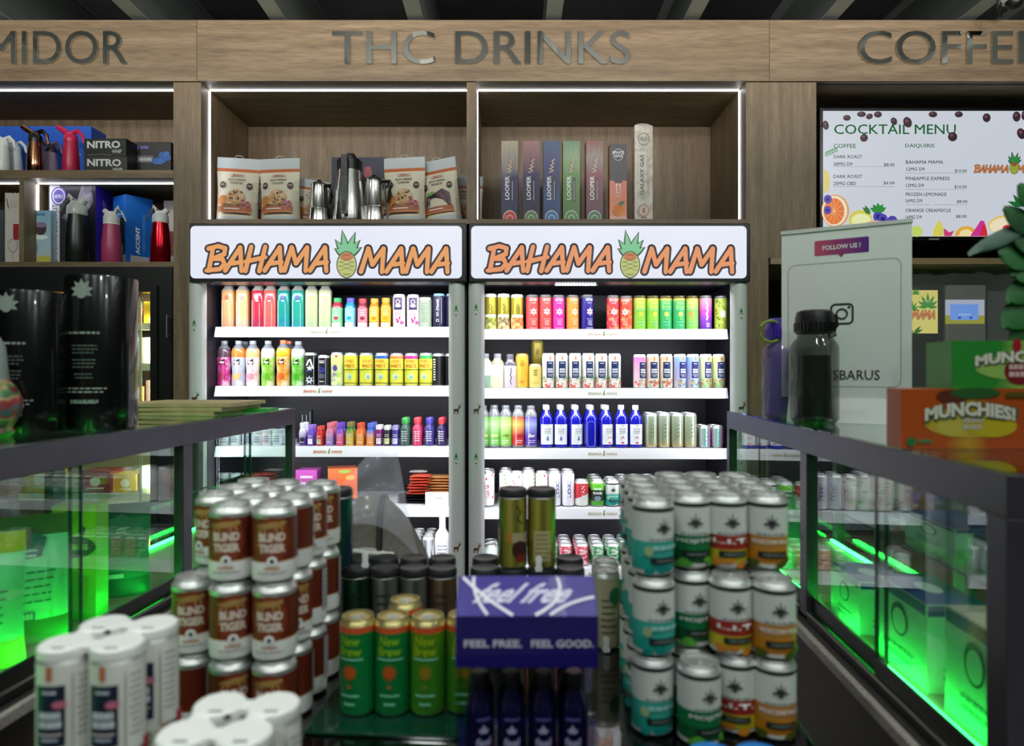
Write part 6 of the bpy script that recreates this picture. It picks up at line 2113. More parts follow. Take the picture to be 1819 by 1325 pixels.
def case(side):
    sg = 1 if side == 'right' else -1
    ui = 0.61 if side == 'right' else -1.02
    dp = 0.40
    v0, v1 = (0.965, 2.5) if side == 'right' else (0.1, 2.565)
    marks = [0.965, 1.735, 2.5] if side == 'right' else [0.1, 0.96, 1.80, 2.565]
    uo = ui + sg * dp
    root = empty('display_case', CU((ui + uo) / 2, (v0 + v1) / 2) + (0,), -TH,
                 'grey framed glass counter case lit green inside, %s' % ('under the white poster on the right' if side == 'right' else 'under the black canisters on the left'), 'display case')
    T = Matrix.Translation((-(ui + uo) / 2, -(v0 + v1) / 2, 0))
    ul, uh = min(ui, uo), max(ui, uo)

    def P(name, mb, parent=root, label=None):
        return mb.xform(T).obj(name, parent, label=label)
    # top frame: inner rail, outer rail, end rails
    mb = MB()
    t = 0.028
    for uu in (ui, uo - sg * t):
        a, b = sorted((uu, uu + sg * t))
        mb.box(a, b, v0, v1, ZGT, ZCT - 0.004, RIM, 0.002)
    mb.box(ul + t, uh - t, v0, v0 + t, ZGT, ZCT - 0.004, RIM, 0.002)
    mb.box(ul + t, uh - t, v1 - t, v1, ZGT, ZCT - 0.004, RIM, 0.002)
    P('top_frame', mb)
    P('top_glass', MB().box(ul + 0.003, uh - 0.003, v0 + 0.003, v1 - 0.003, ZCT - 0.0035, ZCT, PANE2))
    # posts
    for v in marks:
        for uu in (ui, uo - sg * t):
            a, b = sorted((uu, uu + sg * t))
            vv0 = max(v0, v - 0.02) if v > v0 else v0
            vv0 = v0 if v == v0 else (v - 0.034 if v == v1 else v - 0.024)
            P('post', MB().box(a, b, vv0, vv0 + (0.046 if v < v1 else 0.034), ZSILL + 0.012, ZGT - 0.0005, RIM, 0.002))
    # sliding doors towards the aisle
    for k, (a, b) in enumerate(zip(marks[:-1], marks[1:])):
        va, vb = a + 0.026, b - 0.026
        mid = (va + vb) / 2
        for j, (p, q_, off) in enumerate(((va, mid + 0.012, 0.006), (mid - 0.012, vb, 0.014))):
            x0_, x1_ = sorted((ui + sg * off, ui + sg * (off + 0.005)))
            dpn = P('sliding_door', MB().box(x0_, x1_, p, q_, ZGB, ZGT - 0.001, PANE))
            x0_, x1_ = sorted((ui + sg * (off - 0.001), ui + sg * (off + 0.006)))
            P('door_rail', MB().box(x0_, x1_, p, q_, ZGB - 0.038, ZGB - 0.0005, BLACK, 0.001), dpn)
            P('door_edge', MB().box(x0_, x1_, q_ - 0.003 if j == 0 else p, q_ if j == 0 else p + 0.003, ZGB, ZGT - 0.002, mat('green_glass_edge', '16463a', 0.2)), dpn)
        x0_, x1_ = sorted((ui, ui + sg * 0.026))
        P('door_track', MB().box(x0_, x1_, va, vb, ZSILL + 0.002, ZGB - 0.040, BLACK).box(x0_ if sg > 0 else x1_ - 0.003, x0_ + 0.003 if sg > 0 else x1_, va, vb, ZGB - 0.040, ZGB - 0.034, STEEL))
    # customer side and ends
    x0_, x1_ = sorted((uo - sg * 0.012, uo - sg * 0.007))
    P('outer_pane', MB().box(x0_, x1_, v0 + 0.046, v1 - 0.036, ZGB - 0.06, ZGT - 0.001, PANE))
    P('end_pane', MB().box(ul + t, uh - t, v1 - 0.02, v1 - 0.015, ZGB - 0.06, ZGT - 0.001, PANE))
    if side == 'right':
        P('end_pane', MB().box(ul + t, uh - t, v0 + 0.015, v0 + 0.02, ZGB - 0.06, ZGT - 0.001, PANE))
    # base, deck, sill
    P('base_cabinet', MB().box(ul + 0.004, uh - 0.004, v0 + 0.004, v1 - 0.004, 0.0, ZSILL - 0.004, WOOD_D))
    P('deck', MB().box(ul + 0.03, uh - 0.03, v0 + 0.004, v1 - 0.004, ZSILL, ZSILL + 0.02, mat('beige_deck', '9a927c', 0.6, noise=0.1, nscale=8)))
    s0, s1 = sorted((ui - sg * 0.03, ui + sg * 0.029))
    P('sill', MB().box(s0, s1, v0, v1, ZSILL - 0.004, ZSILL, M('3a3634', 0.5)).box(s0 - 0.0015 if sg > 0 else s1, s0 if sg > 0 else s1 + 0.0015, v0, v1, ZSILL - 0.02, ZSILL, mat('chipped_white_edge', 'aaa29c', 0.8, noise=0.3, nscale=160)))
    e0, e1 = sorted((ui - sg * 0.0305, ui - sg * 0.017))
    P('sill_edge', MB().box(e0, e1, v0, v1, ZSILL + 0.0002, ZSILL + 0.0012, mat('chipped_white_edge')), label='chipped whitish edge')
    # glass shelf on clips
    gsx = sorted((ui + sg * 0.17, uo - sg * 0.03))
    P('shelf_glass', MB().box(gsx[0], gsx[1], v0 + 0.05, v1 - 0.04, 0.86, 0.866, PANE2))
    P('shelf_edge', MB().box(gsx[0] - 0.002 if sg > 0 else gsx[1], gsx[0] if sg > 0 else gsx[1] + 0.002, v0 + 0.05, v1 - 0.04, 0.86, 0.866, mat('green_glass_edge')))
    for v in [v0 + 0.35 + 0.7 * k for k in range(int((v1 - v0) / 0.7) + 1) if v0 + 0.35 + 0.7 * k < v1 - 0.1]:
        xx = sorted((uo - sg * 0.03, uo - sg * 0.013))
        P('shelf_bracket', MB().box(xx[0], xx[1], v - 0.01, v + 0.01, 0.845, 0.8595, STEEL))
    # green light strips along both long edges
    for uu, vs, zz in ((uo - sg * 0.05, [(marks[i] + 0.05, marks[i + 1] - 0.05) for i in range(len(marks) - 1)], ZSILL + 0.022), (ui + sg * 0.045, [(marks[i] + 0.05, marks[i + 1] - 0.05) for i in range(len(marks) - 1)], ZSILL + 0.022)):
        for a, b in vs:
            P('led_strip', MB().box(uu - 0.004, uu + 0.004, a, b, zz, zz + 0.008, LEDG))
    return root


case('left')
case('right')

# things inside the right case (u, v in the case frame)
ZD = ZSILL + 0.021


def inside(name, side, u, v, w, d, h, m, art, label, z=ZD, rz=0.0, cat='box', sideart=None):
    x, y = CU(u, v)
    return carton(name, (x, y, z), w, d, h, -TH + rz, m, art, label, cat, 'packages in the %s glass case' % side, side=sideart)


BOXW = M('a8bcc0', 0.45)


def wave_art(w, h):
    a = Art()
    a.rect(-w * 0.48, w * 0.48, h * 0.86, h * 0.98, M('1c3c7c', 0.4), 2)
    a.ell(0, h * 0.62, w * 0.17, h * 0.20, M('1c2c3c', 0.4), 18)
    a.ell(0, h * 0.60, w * 0.13, h * 0.15, M('a8bcc0', 0.4), 18)
    a.bars(0, h * 0.25, w * 0.6, 2, h * 0.1, h * 0.04, M('50707c', 0.4), 3)
    return a


def left_face(w, d, h, art, root):
    """print on the face that looks towards the aisle (-x)"""
    me = art.mesh('side_print', lambda x, z, l: (-w / 2 - 0.0004 - 0.0002 * l, -x, z))
    return part('side_print', me, root)


for (u, v, w, d, h, lab, z) in (
        (0.735, 1.40, 0.11, 0.20, 0.165, 'blue-topped white carton on the deck, middle of the right case', ZD),
        (0.735, 1.155, 0.11, 0.17, 0.185, 'beige-topped white carton nearest the front of the right case', ZD),
        (0.735, 1.66, 0.11, 0.16, 0.12, 'small white carton behind the blue-topped one, right case', ZD),
        (0.88, 1.28, 0.12, 0.24, 0.07, 'flat blue carton on the glass shelf, right case', 0.8665),
        (0.88, 1.56, 0.12, 0.2, 0.06, 'second flat blue carton on the glass shelf, right case', 0.8665)):
    top = M('1c3c7c', 0.4) if 'blue' in lab else M('b4a898', 0.4)
    r = inside('product_box', 'right', u, v, w, d, h, [BOXW, top, BOXW, BOXW, BOXW, BOXW], wave_art(w, h), lab, z)
    left_face(w, d, h, wave_art(d, h), r)
    if z == ZD:
        me = Art().ell(0, 0, d * 0.18, w * 0.2, M('c8d0d4', 0.4), 16).mesh('top_print', lambda x, y, l: (y, x, h + 0.0005 + 0.0002 * l))
        part('top_print', me, r)
tb = bottle([(0.03, 0), (0.033, 0.004), (0.033, 0.12), (0.024, 0.15), (0.014, 0.165), (0.014, 0.2)], M('4c9488', 0.25), [(0.016, 0.198), (0.016, 0.225), (0.015, 0.226)], M('3c8478', 0.3), Art().bars(0, 0.09, 0.04, 4, 0.016, 0.006, M('c8e0d8'), 2), 0.033)
x, y = CU(0.71, 2.12)
place(tb, (x, y, ZD), 0, 'teal bottle on the deck at the far end of the right case')
cyl_ = bottle([(0.022, 0), (0.024, 0.003), (0.024, 0.14), (0.022, 0.145)], film('clear_tube', 'a0c8bc', 0.45), [(0.0245, 0.146), (0.0245, 0.17), (0.0235, 0.171)], M('88a89c', 0.35), None, 0.024)
x, y = CU(0.73, 1.02)
place(cyl_, (x, y, 0.8665 - 0.001), 0, 'clear tube standing in the near end of the right case')
o = COL.objects['drink_bottle'] if False else None

# beyond the near post of the right case: a pale carton at the end
inside('product_box', 'right', 0.93, 1.06, 0.13, 0.12, 0.2, BOXW, wave_art(0.13, 0.2), 'pale carton seen through the near end pane, right case')

# pouches in the left case
LPW, LPH, LPT = 0.14, 0.25, 0.05
GREEN_GLOW = M('7cdca4', 0.5)  # green light of the case strips painted into the pouch colour


def case_pouch(u, v, m1, m2, label, s=1.0, rz=0.0, z=ZD):
    me, rows, th = pouch_mesh(LPW, LPH, LPT, lambda f: m2 if f > 0.86 or f < 0.16 else m1)
    x, y = CU(u, v)
    r = empty('product_pouch', (x, y, z), rz, label, 'pouch', 'pouches in the left glass case')
    r.scale = (s, s, s)
    part('pouch_body', me, r)
    a = Art()
    dk = M('2c6c5c', 0.5)
    a.poly([(-0.03, 0.205), (0.0, 0.222), (0.028, 0.205), (0.02, 0.17), (-0.02, 0.165)], dk)
    a.bars(0.0, 0.18, 0.03, 2, 0.01, 0.005, M('b8d0c4', 0.5), 3)
    a.bars(0, 0.14, 0.09, 5, 0.014, 0.003, dk, 6)
    a.rect(-0.03, 0.01, 0.05, 0.066, dk, 3)
    a.bars(-0.01, 0.053, 0.036, 1, 0.01, 0.011, M('b8d0c4', 0.5), 2)
    part('label_print', on_pouch(a, LPW, LPH, LPT, rows, th), r)
    return r


case_pouch(-1.16, 1.41, GREEN_GLOW, M('4c6c3c', 0.5), 'tall pouch with painted-in green glow, second from left in the left case', 1.12, 0.55)
case_pouch(-1.155, 1.275, GREEN_GLOW, M('a8b82c', 0.5), 'pouch with painted-in green glow and yellow top at the left frame edge, left case', 1.08, 0.6)
case_pouch(-1.15, 1.09, GREEN_GLOW, M('70706c', 0.5), 'short pouch with painted-in green glow cut off by the left frame edge, left case', 0.8, 0.1)
case_pouch(-1.165, 1.73, M('2c7868', 0.4), M('20544c', 0.4), 'dark teal pouch beside the middle post, left case', 0.98, 0.45)
a = Art()
a.ell(0, 0.175, 0.05, 0.026, M('1c3c24', 0.4), 20)
a.bars(0.0, 0.168, 0.07, 1, 0.01, 0.014, M('8cb43c', 0.4), 3)
a.ell(0.02, 0.215, 0.006, 0.01, M('1c3c24', 0.4)).ell(-0.01, 0.213, 0.006, 0.01, M('1c3c24', 0.4))
a.poly([(-0.01, 0.02), (0.03, 0.03), (0.035, 0.1), (0.0, 0.12), (-0.02, 0.08)], M('7a8c3c', 0.4))
carton('product_box', CU(-1.165, 1.575) + (ZD,), 0.10, 0.06, 0.275, 0.1, grad('lime_card', [(0, '4c8c3c'), (0.4, '88b43c'), (1, '94c828')]), a, 'lime green hanging card pack in the left case', 'box', 'packages in the left glass case')
carton('product_box', CU(-1.31, 1.70) + (ZD,), 0.10, 0.05, 0.17, 0.1, M('2c5c4c', 0.45), wave_art(0.1, 0.17), 'dark green carton at the back of the left case', 'box', 'packages in the left glass case')
x, y = CU(-1.225, 1.43)
rk = empty('peg_rail', (x, y, 0.8665), -TH, 'steel rail with rows of pegs above the green-glow pouches, left case', 'rail')
mb = MB().box(-0.02, 0.02, -0.16, 0.16, 0.0, 0.012, M('70746f', 0.4))
mb.obj('rail', rk)
for k in range(10):
    MB().tube([(-0.012, -0.14 + 0.031 * k, 0.012), (0.012, -0.14 + 0.031 * k, 0.040)], 0.004, STEEL, 6).obj('peg', rk)

# ------------------------------------------------------------------ low island table with the can stacks
ZI = 0.685
tcx, tcy = CU(-0.155, 1.1)
tb_ = empty('display_table', (tcx, tcy, 0), -TH, 'low black glossy table carrying the stacks of cans', 'table')
GLOSS = mat('black_glass_top', '08090a', 0.08, coat=0.6)
MB().box(-0.545, 0.545, -0.55, 0.57, ZI - 0.03, ZI, GLOSS, 0.003).obj('table_top', tb_)
MB().box(-0.5, 0.5, -0.5, 0.52, 0.06, ZI - 0.031, WOOD_D).obj('table_base', tb_)
MB().box(-0.47, 0.47, -0.46, 0.48, 0.0, 0.06, BLACK).obj('plinth', tb_)

# brown and white beer cans: 3 columns, 5 rows, 3 layers
def beer_kind():
    r, h = 0.0338, 0.1195
    br = mat('rust_brown_label', '682614', 0.4)
    og = M('c07c28', 0.4)
    a = Art()
    a.ell(0, 0.068, 0.027, 0.035, mat('rust_light', '86391c', 0.4), 24)
    tw = M('e4d8c8', 0.45)
    a.text('BLIND', 0, 0.0725, 0.040, 0.0135, tw, bold=0.05)
    a.text('TIGER', 0, 0.0555, 0.040, 0.0135, tw, bold=0.05)
    gold = M('b08c50', 0.45)
    a.ell(0.0, 0.091, 0.016, 0.0048, gold, 16, 0.1)
    a.ell(0.016, 0.0935, 0.005, 0.004, gold, 10)
    for x0_, x1_ in ((-0.013, -0.018), (-0.008, -0.010), (0.008, 0.006), (0.012, 0.015)):
        a.stroke([(x0_, 0.090), (x1_, 0.0825)], 0.0016, gold)
    a.stroke([(-0.015, 0.092), (-0.022, 0.089)], 0.0011, gold)
    a.ell(0, 0.0365, 0.0075, 0.0075, W_, 18)
    a.ell(0, 0.036, 0.003, 0.0035, K_, 10)
    a.bars(0, 0.0235, 0.030, 1, 0.006, 0.0028, og, 4)
    a.bars(0, 0.0175, 0.046, 1, 0.006, 0.0015, M('8c8c88'), 5)
    a.rect(0.062, 0.078, 0.03, 0.1, M('b8b4b8', 0.4), 4)
    a.bars(0.07, 0.092, 0.012, 8, 0.008, 0.003, M('7c7c84'), 5)
    return can(r, h, [(0.285, W_), (0.30, og), (0.845, br), (1, ALU)], a, ALU, neck=0.82, tab=True, seg=36)


BEER = beer_kind()
LAY = ['bottom', 'middle', 'top']
CN = ['left', 'middle', 'right']
RN = ['front', 'second', 'third', 'fourth', 'rear']
PIT = 0.0695
u0, vf = (473 - 992) * 1.03 / 1200.0, 1.035
for ly in range(3):
    for rw in range(4):
        for cl in range(3):
            if ly == 2 and cl == 0 and rw == 0:
                continue
            u = u0 - (2 - cl) * PIT + RND.uniform(-0.0008, 0.0008)
            v = vf + rw * PIT + 0.015 * (cl == 0) + RND.uniform(-0.0008, 0.0008)
            x, y = CU(u, v)
            rot = {0: 0.15, 1: 0.2, 2: 0.25}[cl] + RND.uniform(-0.2, 0.35)
            if (ly, rw, cl) == (0, 0, 0):
                rot = -0.9
            if rw > 0:
                rot = RND.uniform(-1.4, 1.4)
            place(BEER, (x, y, ZI + 0.0005 + ly * 0.1205), rot, 'brown and white beer can, %s layer, %s row, %s column of left stack' % (LAY[ly], RN[rw], CN[cl]), 'brown and white cans in the left stack')

# white leaf-emblem cans: four columns on the right
hk = ['hemp_teal', 'hemp_mojito', 'hemp_tea', 'hemp_mule']
hn = ['teal footed', 'green footed', 'red and yellow footed', 'orange footed']
FRONT = {  # layer: [(px, depth) per column]
    2: [(1159.5, 1.085), (1226, 1.125), (1290, 1.125), (1361.5, 1.12)],
    1: [(1161, 1.077), (1228, 1.112), (1297, 1.08), (1374, 1.064)],
    0: [(1158.5, 1.075), (1241.5, 1.045), (1306.5, 1.08), (1374.5, 1.062)],
}
TURN = {2: [0.35, 0.0, 0.0, -0.1], 1: [0.25, 0.15, 0.05, -0.05], 0: [0.2, 0.25, -0.35, -0.05]}
for ly in range(3):
    for cl in range(4):
        px, d0 = FRONT[ly][cl]
        xf = WX(px, d0)
        for rw in range(4):
            d = d0 + rw * 0.0675 + (0.012 if (ly == 0 and cl == 1 and rw) else 0)
            if ly == 0 and cl == 1 and rw:
                d = d0 + 0.005 + rw * 0.0675
            xx = xf + (d - d0) * math.tan(TH)
            place(KIND[hk[cl]], (xx, d, ZI + 0.0005 + ly * 0.1225), TURN[ly][cl] if rw == 0 else RND.uniform(-1.2, 1.2),
                  'white %s can, %s layer, %s row of right stack' % (hn[cl], LAY[ly], RN[rw]), 'white leaf-emblem cans in the right stack')

# tall green cans on an acrylic tray
tx, td = WX(700, 1.12), 1.12
tr = empty('acrylic_tray', (WX(703, 1.13), 1.14, ZI), -TH, 'dark green acrylic tray under the tall green cans', 'tray')
MB().box(-0.125, 0.125, -0.095, 0.10, 0.0005, 0.006, mat('green_acrylic', '0c3a2a', 0.1, coat=0.5), 0.002).obj('tray_plate', tr)
for k, (px, d, key, rot, lab) in enumerate(((636, 1.12, 'brew_green', -0.25, 'tall green can, leftmost on the acrylic tray'), (698, 1.12, 'brew_green', -0.02, 'tall green can, second from left on the acrylic tray'),
                                            (760.5, 1.12, 'brew_olive', -0.05, 'tall olive green can, third from left on the acrylic tray'), (824, 1.125, 'brew_olive', 0.1, 'tall olive green can half behind the blue display box'),
                                            (720, 1.20, 'brew_green', 0.4, 'tall green can standing behind the front three'))):
    place(KIND[key], (WX(px, d), d, ZI + 0.0065), rot, lab, 'tall green cans on the tray')

# tall cans with black snap lids along the back of the table
def snapcan(key, m, a):
    K = can(0.0295, 0.156, [(0.93, m), (1, M('b8b4a0', 0.4))], a, ALU)
    K['parts'].append(('snap_lid', snap(0.0305, 0.163, M('26262a', 0.4)), 'dark snap lid'))
    return K


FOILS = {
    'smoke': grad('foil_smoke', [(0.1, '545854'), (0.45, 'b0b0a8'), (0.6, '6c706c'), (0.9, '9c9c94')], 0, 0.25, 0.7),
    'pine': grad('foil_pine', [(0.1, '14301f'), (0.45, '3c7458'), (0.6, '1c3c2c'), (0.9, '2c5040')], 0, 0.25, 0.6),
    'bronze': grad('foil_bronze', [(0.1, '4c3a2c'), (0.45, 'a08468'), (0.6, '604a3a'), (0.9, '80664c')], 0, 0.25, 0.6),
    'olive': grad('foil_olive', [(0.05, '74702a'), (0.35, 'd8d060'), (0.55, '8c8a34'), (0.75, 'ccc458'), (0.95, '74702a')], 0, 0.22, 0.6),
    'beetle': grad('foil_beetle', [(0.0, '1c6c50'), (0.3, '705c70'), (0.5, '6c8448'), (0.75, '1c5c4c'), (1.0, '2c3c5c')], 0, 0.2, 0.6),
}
plain = Art().bars(0, 0.11, 0.034, 4, 0.016, 0.004, M('2c2e2c', 0.4), 3)
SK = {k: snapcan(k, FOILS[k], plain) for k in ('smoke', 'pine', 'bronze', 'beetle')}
ga = Art()
ga.stroke([(0.004, 0.13), (0.012, 0.118), (0.004, 0.104), (0.014, 0.096)], 0.0016, M('3c3c18', 0.4))
ga.rect(-0.008, 0.03, 0.056, 0.076, M('a8a078', 0.4), 8)
ga.ell(-0.012, 0.066, 0.006, 0.012, M('b07828', 0.4)).ell(0.010, 0.042, 0.016, 0.018, M('3c1c1c', 0.4), 14).ell(0.012, 0.024, 0.010, 0.008, M('7c2424', 0.4))
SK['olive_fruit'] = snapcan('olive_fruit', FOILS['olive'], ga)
gb = Art()
gb.rect(-0.018, 0.018, 0.018, 0.080, M('b0a878', 0.4), 8)
gb.bars(0, 0.07, 0.032, 6, 0.009, 0.003, M('6c6844', 0.4), 3)
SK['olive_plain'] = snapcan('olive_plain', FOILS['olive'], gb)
bk = 1.40
for k, (px, key, lab) in enumerate(((592, 'smoke', 'dark smoky can with black lid, leftmost of the rear row'), (633, 'pine', 'dark green foil can with black lid, behind the tall green cans'), (684, 'smoke', 'grey foil can with black lid, behind the tall green cans'),
                                    (735, 'smoke', 'grey foil can with black lid, left of the bronze one'), (786, 'bronze', 'bronze foil can with black lid, left of the blue display box'), (861, 'smoke', 'dark can with black lid, left of the two gold stacked cans'),
                                    (911, 'olive_plain', 'olive gold can under the left stacked can'), (962, 'olive_plain', 'olive gold can under the right stacked can'), (1013, 'smoke', 'dark can with black lid, right of the two gold stacked cans'))):
    place(SK[key], (WX(px, bk), bk, ZI + 0.0005), RND.uniform(-0.3, 0.3), lab, 'black-lidded cans in the rear row')
for k, (px, d, key) in enumerate(((634, 1.475, 'smoke'), (684, 1.475, 'pine'), (735, 1.475, 'smoke'), (786, 1.475, 'smoke'), (863, 1.475, 'smoke'), (1012, 1.475, 'smoke'))):
    place(SK[key], (WX(px, d), d, ZI + 0.0005), 0.5, 'dark can with black lid in the last row, %s from left' % ORD[k], 'black-lidded cans in the last row')
place(SK['olive_fruit'], (WX(911, bk), bk, ZI + 0.164), 0.15, 'olive gold can with fruit picture, left of the stacked pair', 'gold cans on the second layer')
place(SK['olive_plain'], (WX(962, bk), bk, ZI + 0.164), 0.0, 'olive gold can with text panel, right of the stacked pair', 'gold cans on the second layer')
place(SK['beetle'], (WX(601, bk), bk, ZI + 0.164), 0.0, 'iridescent green and purple can stacked beside the brown cans')
ca = Art().bars(0, 0.10, 0.034, 6, 0.013, 0.004, M('6c6c50', 0.4), 5).ell(0.014, 0.11, 0.014, 0.018, M('2c7c54', 0.4))
CRM = can(0.0295, 0.158, [(0.42, M('b8b090', 0.4)), (1, M('c8c4a0', 0.4))], ca, ALU, tab=True)
place(CRM, (WX(1076, 1.40), 1.40, ZI + 0.0005), 0.1, 'cream and green can behind the blue display box on its right', 'cream cans')
place(CRM, (WX(1075, 1.475), 1.475, ZI + 0.0005), 0.3, 'cream and green can behind the other cream can', 'cream cans')
# small white price tags standing on lids
for px, py, lab in ((641, 985, 'small white tag standing on a black-lidded can'), (957, 1003, 'small white tag leaning on the right gold can'), (1077, 1146, 'small white tag at the foot of the cream can')):
    d = 1.36
    z0_ = WZ(py + 12, d)
    mb = MB().prism([(-0.006, 0.0), (0.006, 0.0), (0.008, 0.006), (0.0055, 0.011), (0.0065, 0.026), (0.004, 0.03), (-0.004, 0.03), (-0.0065, 0.026), (-0.0055, 0.011), (-0.008, 0.006)], -0.002, 0.002, W_)
    o = mb.obj('price_tag', None, (WX(px, d), d if py != 985 else 1.40, z0_ if py != 985 else ZI + 0.162))
    tag(o, lab, 'tag', 'white tags')

# grey padded bag in clear plastic behind the cans
d = 1.62
bx, bz = WX(672, d), ZI
bg = empty('padded_bag', (bx, d, ZI), 0, 'grey padded bag with black straps in clear plastic behind the cans', 'bag')
GF = mat('grey_canvas', '6f6a62', 0.85, noise=0.15, nscale=90)
mb = MB()
N, Mn = 20, 9
prof = []
for i in range(N + 1):
    t = i / N
    x = -0.13 + 0.26 * t
    z = 0.275 * (math.sin(math.pi * min(1.0, t * 0.78 + 0.16)) ** 0.7) if t < 1 else 0.03
    prof.append((x, max(z, 0.02)))
rows_ = []
for j in range(Mn + 1):
    s_ = -1 + 2 * j / Mn
    k = math.sqrt(max(0.0, 1 - (abs(s_)) ** 3))
    rows_.append([(x, s_ * 0.055, z * (0.55 + 0.45 * k)) for x, z in prof])
vs = [p for r_ in rows_ for p in r_]
mb.add(vs, [[j * (N + 1) + i, j * (N + 1) + i + 1, (j + 1) * (N + 1) + i + 1, (j + 1) * (N + 1) + i] for j in range(Mn) for i in range(N)], GF, True)
for j in (0, Mn):
    ring = rows_[j] + [(prof[-1][0], rows_[j][0][1], 0.0), (prof[0][0], rows_[j][0][1], 0.0)]
    mb.add(ring, [list(range(len(ring)))], GF)
mb.obj('bag_body', bg)
STR = M('1c1a1c', 0.6)
for i in (5, 11):
    x = prof[i][0]
    pts = [(x, rows_[j][i][1] * 1.06, rows_[j][i][2] + 0.002) for j in range(Mn + 1)]
    pts = [(x, -0.06, 0.05)] + pts
    MB().tube(pts, 0.007, STR, 6).obj('strap', bg)
MB().tube([(p[0], -0.058, p[1] * 0.56 + 0.003) for p in prof[:18]], 0.005, M('a8a49c', 0.6), 6).obj('piping', bg)
MB().tube([(-0.14, -0.07, 0.17), (-0.10, -0.085, 0.175), (-0.05, -0.08, 0.16), (0.0, -0.085, 0.155), (0.05, -0.075, 0.15)], 0.006, M('c8c8c0', 0.5), 8).obj('cord', bg)
mb = MB()
N = 10
g = []
for j in range(N + 1):
    t = j / N
    for i in range(N + 1):
        s_ = -1 + 2 * i / N
        x = (-0.02 + 0.03 * t) + s_ * (0.13 * (1 - t) + 0.035 * t)
        z = 0.22 + t * 0.15 - 0.10 * (1 - t) * max(0, s_) ** 2
        g.append((x, 0.0 + 0.006 * math.sin(i * 0.9 + j * 0.4) + 0.007 * math.sin(j * 0.8 - i * 0.5) - 0.065 * (1 - t), z))
mb.add(g, [[j * (N + 1) + i, j * (N + 1) + i + 1, (j + 1) * (N + 1) + i + 1, (j + 1) * (N + 1) + i] for j in range(N) for i in range(N)], film('bag_film', 'e8e4f4', 0.22, 0.15), True)
mb.obj('plastic_bag', bg, label='clear plastic bag gathered to a peak', recalc=False)

# ------------------------------------------------------------------ blue counter display with little bottles
VIO = mat('violet_blue_card', '1a0f6c', 0.25, coat=0.3)
VI2 = mat('violet_blue_sheen', '3a2f92', 0.25, coat=0.3)  # sheen on the header top, painted as a paler blue
dz0 = WZ(1186, 0.965)
ds = empty('display_stand', (WX(935.5, 0.98), 0.98, ZI), 0, 'violet-blue lettered counter display with clear sides', 'display stand')
zf0, zf1, zbk = WZ(1186, 0.955) - ZI, WZ(1095, 0.955) - ZI, WZ(1027, 1.0) - ZI
yf, ym = 0.955 - 0.98, 1.01 - 0.98
hw = 0.101
mb = MB()
mb.prism([(yf, zf0), (yf, zf1), (ym, zbk), (ym + 0.012, zbk - 0.006), (ym + 0.012, zf0)], -hw, hw, VIO, 'x')
hd = mb.obj('display_header', ds)
HA = Art()
wl = M('dcd8ee', 0.35)
HA.text('FEEL FREE.', -0.048, (zf0 + zf1) / 2 - 0.002, 0.082, 0.011, wl, bold=0.03)
HA.text('FEEL GOOD.', 0.050, (zf0 + zf1) / 2 - 0.002, 0.088, 0.011, wl, bold=0.03)
part('header_lettering', HA.flat('header_lettering', yf), hd)
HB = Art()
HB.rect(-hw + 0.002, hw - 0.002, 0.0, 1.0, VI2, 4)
sl = math.hypot(ym - yf, zbk - zf1)
SW = []


def arc(p0, p1, p2, w):
    pts = []
    for i in range(9):
        t = i / 8
        pts.append(((1 - t) ** 2 * p0[0] + 2 * t * (1 - t) * p1[0] + t * t * p2[0], ((1 - t) ** 2 * p0[1] + 2 * t * (1 - t) * p1[1] + t * t * p2[1])))
    SW.append((pts, w))


arc((-0.094, 0.96), (-0.06, 0.4), (-0.02, 0.02), 0.0024)
arc((-0.078, 0.98), (-0.08, 0.5), (-0.056, 0.03), 0.0022)
arc((0.046, 0.95), (0.06, 0.4), (0.012, 0.02), 0.0024)
arc((0.098, 0.45), (0.06, 0.35), (0.033, 0.02), 0.0022)
HT = Art()
HT.items = []
HT.text('feel free', 0.0, 0.56, 0.134, 0.50, M('dcd8f0', 0.35), shear=0.06, bold=0.03)
for pts, w in SW:
    l = HT.l + 1
    for a_, b_ in zip(pts[:-1], pts[1:]):
        dx, dz_ = b_[0] - a_[0], (b_[1] - a_[1]) * sl
        L_ = math.hypot(dx, dz_)
        nx, nz = -dz_ / L_ * w, dx / L_ * w / sl
        HT._put([(a_[0] + nx, a_[1] + nz), (b_[0] + nx, b_[1] + nz), (b_[0] - nx, b_[1] - nz), (a_[0] - nx, a_[1] - nz)], [[0, 1, 2, 3]], M('f6f4ff', 0.3), l)
    HT.l = l


def slope(x, t, l):
    ny, nz = -(zbk - zf1) / sl, (ym - yf) / sl
    o_ = 0.0006 + 0.0002 * l
    return (x, yf + (ym - yf) * t + ny * o_, zf1 + (zbk - zf1) * t + nz * o_)


part('header_sheen', HB.mesh('header_sheen', slope), hd, 'top panel with pale sheen painted in')
part('header_script', HT.mesh('header_script', lambda x, t, l: slope(x, t, l + 2)), hd, 'white script and swooshes')
CLR = glass('clear_acrylic', (0.93, 0.95, 0.97))
for s_ in (-1, 1):
    a0, a1 = sorted((s_ * hw, s_ * (hw - 0.004)))
    MB().box(a0, a1, yf + 0.004, ym + 0.09, 0.0005, zf0 - 0.0005, CLR).obj('side_panel', ds)
MB().box(-hw + 0.004, hw - 0.004, ym + 0.086, ym + 0.09, 0.0005, zf0 - 0.0005, CLR).obj('back_panel', ds)
MB().box(-hw + 0.0045, hw - 0.0045, yf, ym + 0.085, 0.0005, 0.005, VIO).box(-0.075, 0.055, yf - 0.006, yf - 0.001, 0.0005, 0.012, VIO).obj('tray', ds)
a = Art()
lt = M('a8a4c8', 0.4)
